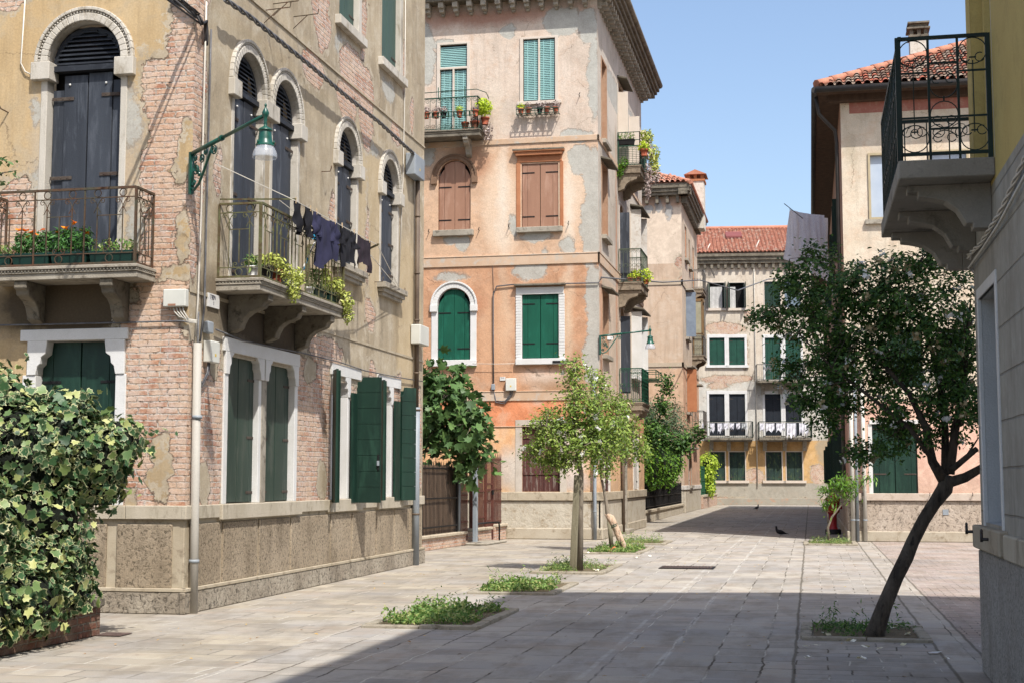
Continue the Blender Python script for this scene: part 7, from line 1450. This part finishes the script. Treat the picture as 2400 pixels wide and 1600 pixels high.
o = thing('tree_stake', (-4.1, 24.7, 0), 'square grey wooden stake beside the slim flowering trunk', 'stake'); mb = MB(); a = Q(1343, 1336, 24.7); a.z = 0; b = Q(1353, 1112, 24.74); mb.hexa([a+Vector(v) for v in ((-.06, -.05, 0), (.06, -.05, 0), (.06, .05, 0), (-.06, .05, 0))]+[b+Vector(v) for v in ((-.05, -.045, 0), (.05, -.045, 0), (.05, .045, 0), (-.05, .045, 0))]); mb.build('post', WOODP, o, .006)
BURL = mat('bandage_bark', C(230, 208, 182), C(198, 160, 128), 9, .9, c3=C(164, 118, 84), bump=.02, bscale=22, streak=.4)
o = tree('flowering_tree', 'second flowering tree with a leaning pale twisted lower trunk', [(Q(1466, 1290, 31.6), .07), (Q(1450, 1252, 31.6), .06), (Q(1434, 1215, 31.6), .06), (Q(1424, 1204, 31.6), .05), (Q(1420, 1170, 31.6), .035), (Q(1412, 1130, 31.6), .03), (Q(1404, 1090, 31.6), .028)],
     pe(31.6, (1430, 1030, 70, 55, .6, 2), (1480, 1030, 40, 50, .5, 1), (1420, 960, 50, 50, .5, 1.2), (1405, 900, 25, 40, .3, .5), (1450, 950, 30, 40, .4, .5), (1410, 1100, 28, 22, .3, .3), (1510, 1060, 22, 30, .3, .25)), 5200, .07, L_HIB, bark=BARKL, limbs=[[(Q(1406, 1100, 31.6), .025), (Q(1412, 1020, 31.6), .018), (Q(1405, 900, 31.6), .008)], [(Q(1406, 1100, 31.6), .02), (Q(1450, 1040, 31.6), .012), (Q(1470, 1000, 31.6), .006)]], tips=200, sig=.09, flowers=16, fsize=.11, dry=26, seed=12)
mb = MB(); pts = [(1468, 1294), (1458, 1270), (1448, 1250), (1440, 1228), (1430, 1212), (1422, 1203)]
for s in range(3): mb.tube([Q(px, py, 31.6)+Vector((.03*math.cos(i*1.1+s*2.1), .03*math.sin(i*1.1+s*2.1), 0)) for i, (px, py) in enumerate(pts)], [.05, .052, .056, .058, .07, .03], 8)
mb.build('twisted_bark', BURL, o); mb = MB(); [mb.tube([Q(1432, 1232+q, 31.45), Q(1446, 1226+q, 31.45)], .012, 5) for q in (0, 4)]; mb.build('tie', IRONG, o)
o = thing('tree_stake', Q(1433, 1283, 31.9), 'thin dark stake behind the leaning twisted trunk', 'stake'); MB().tube([Q(1434, 1286, 32), Q(1427, 1215, 32)], .05, 8).build('post', WOODP, o)
o = thing('pipe_stub', Q(1435, 1288, 31.3), 'short orange plastic pipe poking out of the grass by the twisted trunk', 'pipe'); MB().tube([Q(1429, 1293, 31.2), Q(1441, 1281, 31.3)], .035, 10).build('pipe', mat('orange_pipe', C(214, 96, 60), None, 3, .5), o)
tree('fig_tree', 'broad fig tree with big lobed leaves spilling over the black railings', [(Vector((-9.6, 33.4, 0)), .12), (Vector((-9.5, 33.4, 1.4)), .1), (Vector((-9.3, 33.3, 2.2)), .08)],
     pe(33.2, (1030, 960, 75, 80, .9, 3), (1090, 1000, 70, 70, .8, 2), (1060, 880, 30, 35, .4, .5), (1010, 900, 45, 50, .6, 1.2), (1120, 1070, 40, 28, .5, .7), (1090, 940, 35, 30, .5, .7), (1040, 1060, 70, 40, .7, 1.4), (970, 960, 60, 110, .9, 2), (1150, 1082, 20, 14, .3, .15), (1085, 1108, 36, 18, .4, .4)), 1700, .22, L_FIG, T_FIG, BARKL, tips=260, sig=.13, seed=21, up=.35, droop=.35)
tree('sapling', 'young drooping-leaved sapling beside the red hydrant', [(Vector((.42, 36.6, 0)), .04), (Q(1940, 1235, 36.6), .032), (Q(1950, 1210, 36.6), .026), (Q(1972, 1182, 36.6), .02), (Q(2000, 1162, 36.6), .014)],
     pe(36.6, (1975, 1130, 30, 16, .35, 1.5), (1955, 1150, 25, 20, .3, 1), (1995, 1130, 30, 18, .35, 1), (2030, 1122, 14, 8, .2, .3), (1940, 1180, 14, 18, .2, .6), (1990, 1155, 25, 16, .3, .6), (1930, 1145, 10, 14, .15, .3)), 900, .13, L_LAU, T_NARROW, BARKL, limbs=[[(Q(1941, 1225, 36.6), .02), (Q(1938, 1195, 36.6), .012), (Q(1955, 1150, 36.6), .008)]], tips=80, sig=.07, seed=31, up=.1, droop=.8)
tree('olive_tree', 'grey-green olive tree rising behind the clipped hedge', [(Vector((-6.9, 55, 0)), .14), (Vector((-6.8, 55, 2.5)), .09), (Vector((-6.7, 55, 3.6)), .05)], pe(55, (1540, 1000, 50, 50, 1, 2), (1520, 970, 30, 45, .8, 1), (1570, 1000, 40, 35, .9, 1.4), (1600, 1020, 28, 22, .6, .5), (1515, 1030, 25, 40, .8, 1), (1580, 960, 25, 25, .6, .4)), 5500, .13, L_OLV, T_NARROW, tips=300, sig=.16, seed=41)
tree('dark_tree', 'dark pointed tree with one tall leading shoot in front of the olive tree', [(Vector((-6.55, 52, 0)), .12), (Vector((-6.5, 52, 2.5)), .08), (Q(1545, 980, 52), .03), (Q(1561, 890, 52), .01)], pe(52, (1562, 905, 7, 26, .2, .4), (1552, 950, 12, 26, .3, .5), (1540, 1010, 28, 30, .7, 1), (1515, 1020, 20, 40, .6, 1), (1580, 1040, 40, 20, .7, 1), (1640, 1012, 18, 8, .3, .2), (1615, 1025, 16, 12, .3, .2), (1600, 1050, 20, 12, .3, .3)), 3600, .13, L_HIBD, T_OVAL, tips=200, sig=.13, seed=42)
def hedge(name, label, lobes, n, size, lm, tm, core=None, cat='hedge', sd=1, up=.4, hollow=.72, coremat=None):
    o = thing(name, lobes[0][0], label, cat); rg = np.random.default_rng(sd); W = np.array([l[2] for l in lobes], float); W /= W.sum(); P = []; O = []; mb = MB()
    for (c, r, _), w in zip(lobes, W):
        p, v = in_ell(int(n*w), c, r, hollow, rg); P.append(p+rg.normal(size=p.shape)*size*.5); O.append(v)
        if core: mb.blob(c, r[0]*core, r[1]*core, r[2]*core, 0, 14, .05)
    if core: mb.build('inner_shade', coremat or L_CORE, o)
    leaves('foliage', np.concatenate(P), size, tm, lm, o, up=up, out=np.concatenate(O), droop=.25, rng=rg); return o
L_CORE = mat('inner_shade_fill', C(24, 32, 18), C(14, 20, 12), 9, .95, bump=.01)  # near-black filler blobs: shade between the leaves painted as a dark core
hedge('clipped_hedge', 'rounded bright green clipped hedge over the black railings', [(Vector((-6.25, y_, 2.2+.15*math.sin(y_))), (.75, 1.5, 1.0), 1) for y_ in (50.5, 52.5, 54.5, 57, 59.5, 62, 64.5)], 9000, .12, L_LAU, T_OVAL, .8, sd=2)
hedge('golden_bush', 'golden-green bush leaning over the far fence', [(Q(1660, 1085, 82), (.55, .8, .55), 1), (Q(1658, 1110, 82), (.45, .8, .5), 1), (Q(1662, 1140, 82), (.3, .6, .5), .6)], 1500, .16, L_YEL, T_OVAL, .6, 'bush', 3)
Y_ = 12.7; HL = [(-7.75, 12.9, 1.75, .75, .6, .7, 2), (-8.3, 12.6, 1.9, .7, .7, .8, 2), (-7.35, 13.0, 1.95, .45, .42, .45, 1.2), (-7.0, 13.1, 1.85, .35, .35, .32, .9), (-7.6, 12.9, 1.2, .65, .6, .6, 1.6), (-7.45, 12.9, .75, .5, .65, .5, 1.6), (-8.1, 12.2, .9, .8, .7, .75, 2), (-7.7, 12.3, .6, .55, .7, .45, 1.6), (-7.75, 11.6, 1.1, .7, .8, .9, 2), (-8.6, 12.9, 2.3, .5, .5, .4, .7), (-7.95, 13.0, 2.35, .35, .35, .3, .6), (-7.75, 11.3, .55, .55, .7, .4, 1), (-8.9, 12.4, 1.6, .8, .7, .9, 1), (-7.3, 13.0, .55, .3, .5, .35, .8), (-7.25, 12.3, .45, .28, .7, .35, 1), (-7.25, 11.5, .4, .28, .7, .3, 1), (-7.05, 13.2, 1.6, .32, .3, .3, .8), (-6.85, 13.25, 1.98, .3, .28, .25, .6), (-8.3, 12.9, 2.5, .45, .4, .35, .7), (-7.3, 13.1, 2.25, .3, .3, .25, .5)]
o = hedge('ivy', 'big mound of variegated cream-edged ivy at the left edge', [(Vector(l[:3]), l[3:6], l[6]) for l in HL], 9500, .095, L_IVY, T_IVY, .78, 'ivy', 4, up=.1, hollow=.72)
rg = np.random.default_rng(15); q_ = [in_ell(int(260*l[6]), l[:3], [v*1.03 for v in l[3:6]], .8, rg) for l in HL]; leaves('young_foliage', np.concatenate([a for a, _ in q_]), .05, T_IVY, L_IVY, o, up=.4, out=np.concatenate([b for _, b in q_]), sizej=.5, rng=rg)
rg = np.random.default_rng(5); sp = []
for a, b in (((-6.75, 13.2, 2.0), (-6.3, 13.4, 2.12)), ((-7.9, 13, 2.6), (-7.7, 13, 2.85)), ((-8.3, 12.9, 2.6), (-8.35, 12.9, 2.85)), ((-7.3, 13.2, 2.3), (-7.0, 13.2, 2.5)), ((-6.9, 13.2, 1.6), (-6.65, 13.3, 1.42))): s = np.linspace(0, 1, 9)[:, None]; sp.append(np.array(a)+(np.array(b)-np.array(a))*s+rg.normal(size=(9, 3))*.03)
leaves('sprigs', np.concatenate(sp), .07, T_IVY, L_IVY, o, up=.3)['kind'] = 'stuff'
PL = Fr((-7.2, 0, 0), (0, 1, 0), (1, 0, 0)); o = thing('planter_wall', (-7.2, 13.7, 0), 'low old brick planter wall with stone coping under the ivy', 'planter')
PB = wallmat('old_planter_brick', 1, ((150, 120, 96), (130, 100, 80), (160, 140, 120)), brick=[(10, 0, 60, 3, 'b')], warp=.1, eff=.1, brickcols=((150, 96, 70), (116, 74, 58), (132, 120, 104), (128, 100, 84)))
mb = MB(); mb.box(PL, 4, 13.7, 0, .3, -.25, 0); mb.cube(-10.5, -7.45, 13.45, 13.7, 0, .3); mb.build('brick_wall', PB, o, .01); mb = MB(); [mb.box(PL, 4+i*.97+.004, 4.97+i*.97, .3, .39, -.3, .05) for i in range(10)]; mb.cube(-10.5, -7.5, 13.42, 13.75, .3, .39); mb.build('coping', DSTONE, o, .012)
MB().cube(-10.5, -7.45, 4, 13.45, .05, .3).build('soil', SOIL, o)
o = thing('overhanging_branch', Q(-40, 420, 13), 'leafy compound-leaved branch poking in at the left edge above the balcony', 'branch'); mb = MB(); b0 = Vector((-9.2, 12.6, .3)); b1 = Q(-60, 440, 13); mb.tube([b0, b0.lerp(b1, .6)+Vector((-.3, 0, 0)), b1, Q(10, 405, 13), Q(40, 400, 13)], [.03, .025, .012, .006, .003], 6); mb.build('stem', BARK, o)
P = []
for (a, b) in (((-50, 380), (38, 388)), ((-40, 400), (44, 412)), ((-40, 430), (20, 430)), ((-20, 375), (14, 376))): A, B = Q(*a, 13), Q(*b, 13); s = np.linspace(0, 1, 16)[:, None]; P.append(np.array(A)+(np.array(B)-np.array(A))*s+rg.normal(size=(16, 3))*.012)
leaves('foliage', np.concatenate(P), .07, T_OVAL, L_FIG, o, up=.6)

# ================================================================== LIGHT, SKY, CAMERA
AZ, EL = R(38), R(55.5); S = Vector((math.sin(AZ)*math.cos(EL), -math.cos(AZ)*math.cos(EL), math.sin(EL)))
sl = D.lights.new('sun', 'SUN'); sl.energy = 4.2; sl.angle = R(.53); sl.color = (1, .965, .91); so = D.objects.new('sun', sl); COL.objects.link(so); so.rotation_euler = (-S).to_track_quat('-Z', 'Y').to_euler(); so.location = (5, -5, 30)
W = D.worlds.new('World'); SC.world = W; W.use_nodes = True; nt = W.node_tree; bg = nt.nodes['Background']
sk = nt.nodes.new('ShaderNodeTexSky'); sk.sky_type = 'NISHITA'; sk.sun_disc = False; sk.sun_elevation = EL; sk.sun_rotation = math.atan2(S.x, S.y); sk.air_density = 1.0; sk.dust_density = 2.6; sk.ozone_density = 1.2; sk.altitude = 0
nt.links.new(sk.outputs[0], bg.inputs[0]); bg.inputs[1].default_value = .148
cam = D.cameras.new('camera'); co_ = D.objects.new('camera', cam); COL.objects.link(co_); cam.lens = 50; cam.sensor_width = 36; cam.clip_end = 1000; cam.clip_start = .1
M_ = Matrix(((_R.x, _U.x, -_F.x, 0), (_R.y, _U.y, -_F.y, 0), (_R.z, _U.z, -_F.z, EYE), (0, 0, 0, 1))); co_.matrix_world = M_; SC.camera = co_
SC.view_settings.view_transform = 'Standard'; SC.view_settings.look = 'None'; SC.view_settings.exposure = .62; SC.view_settings.gamma = 1
SC.cycles.max_bounces = 6; SC.cycles.transparent_max_bounces = 8
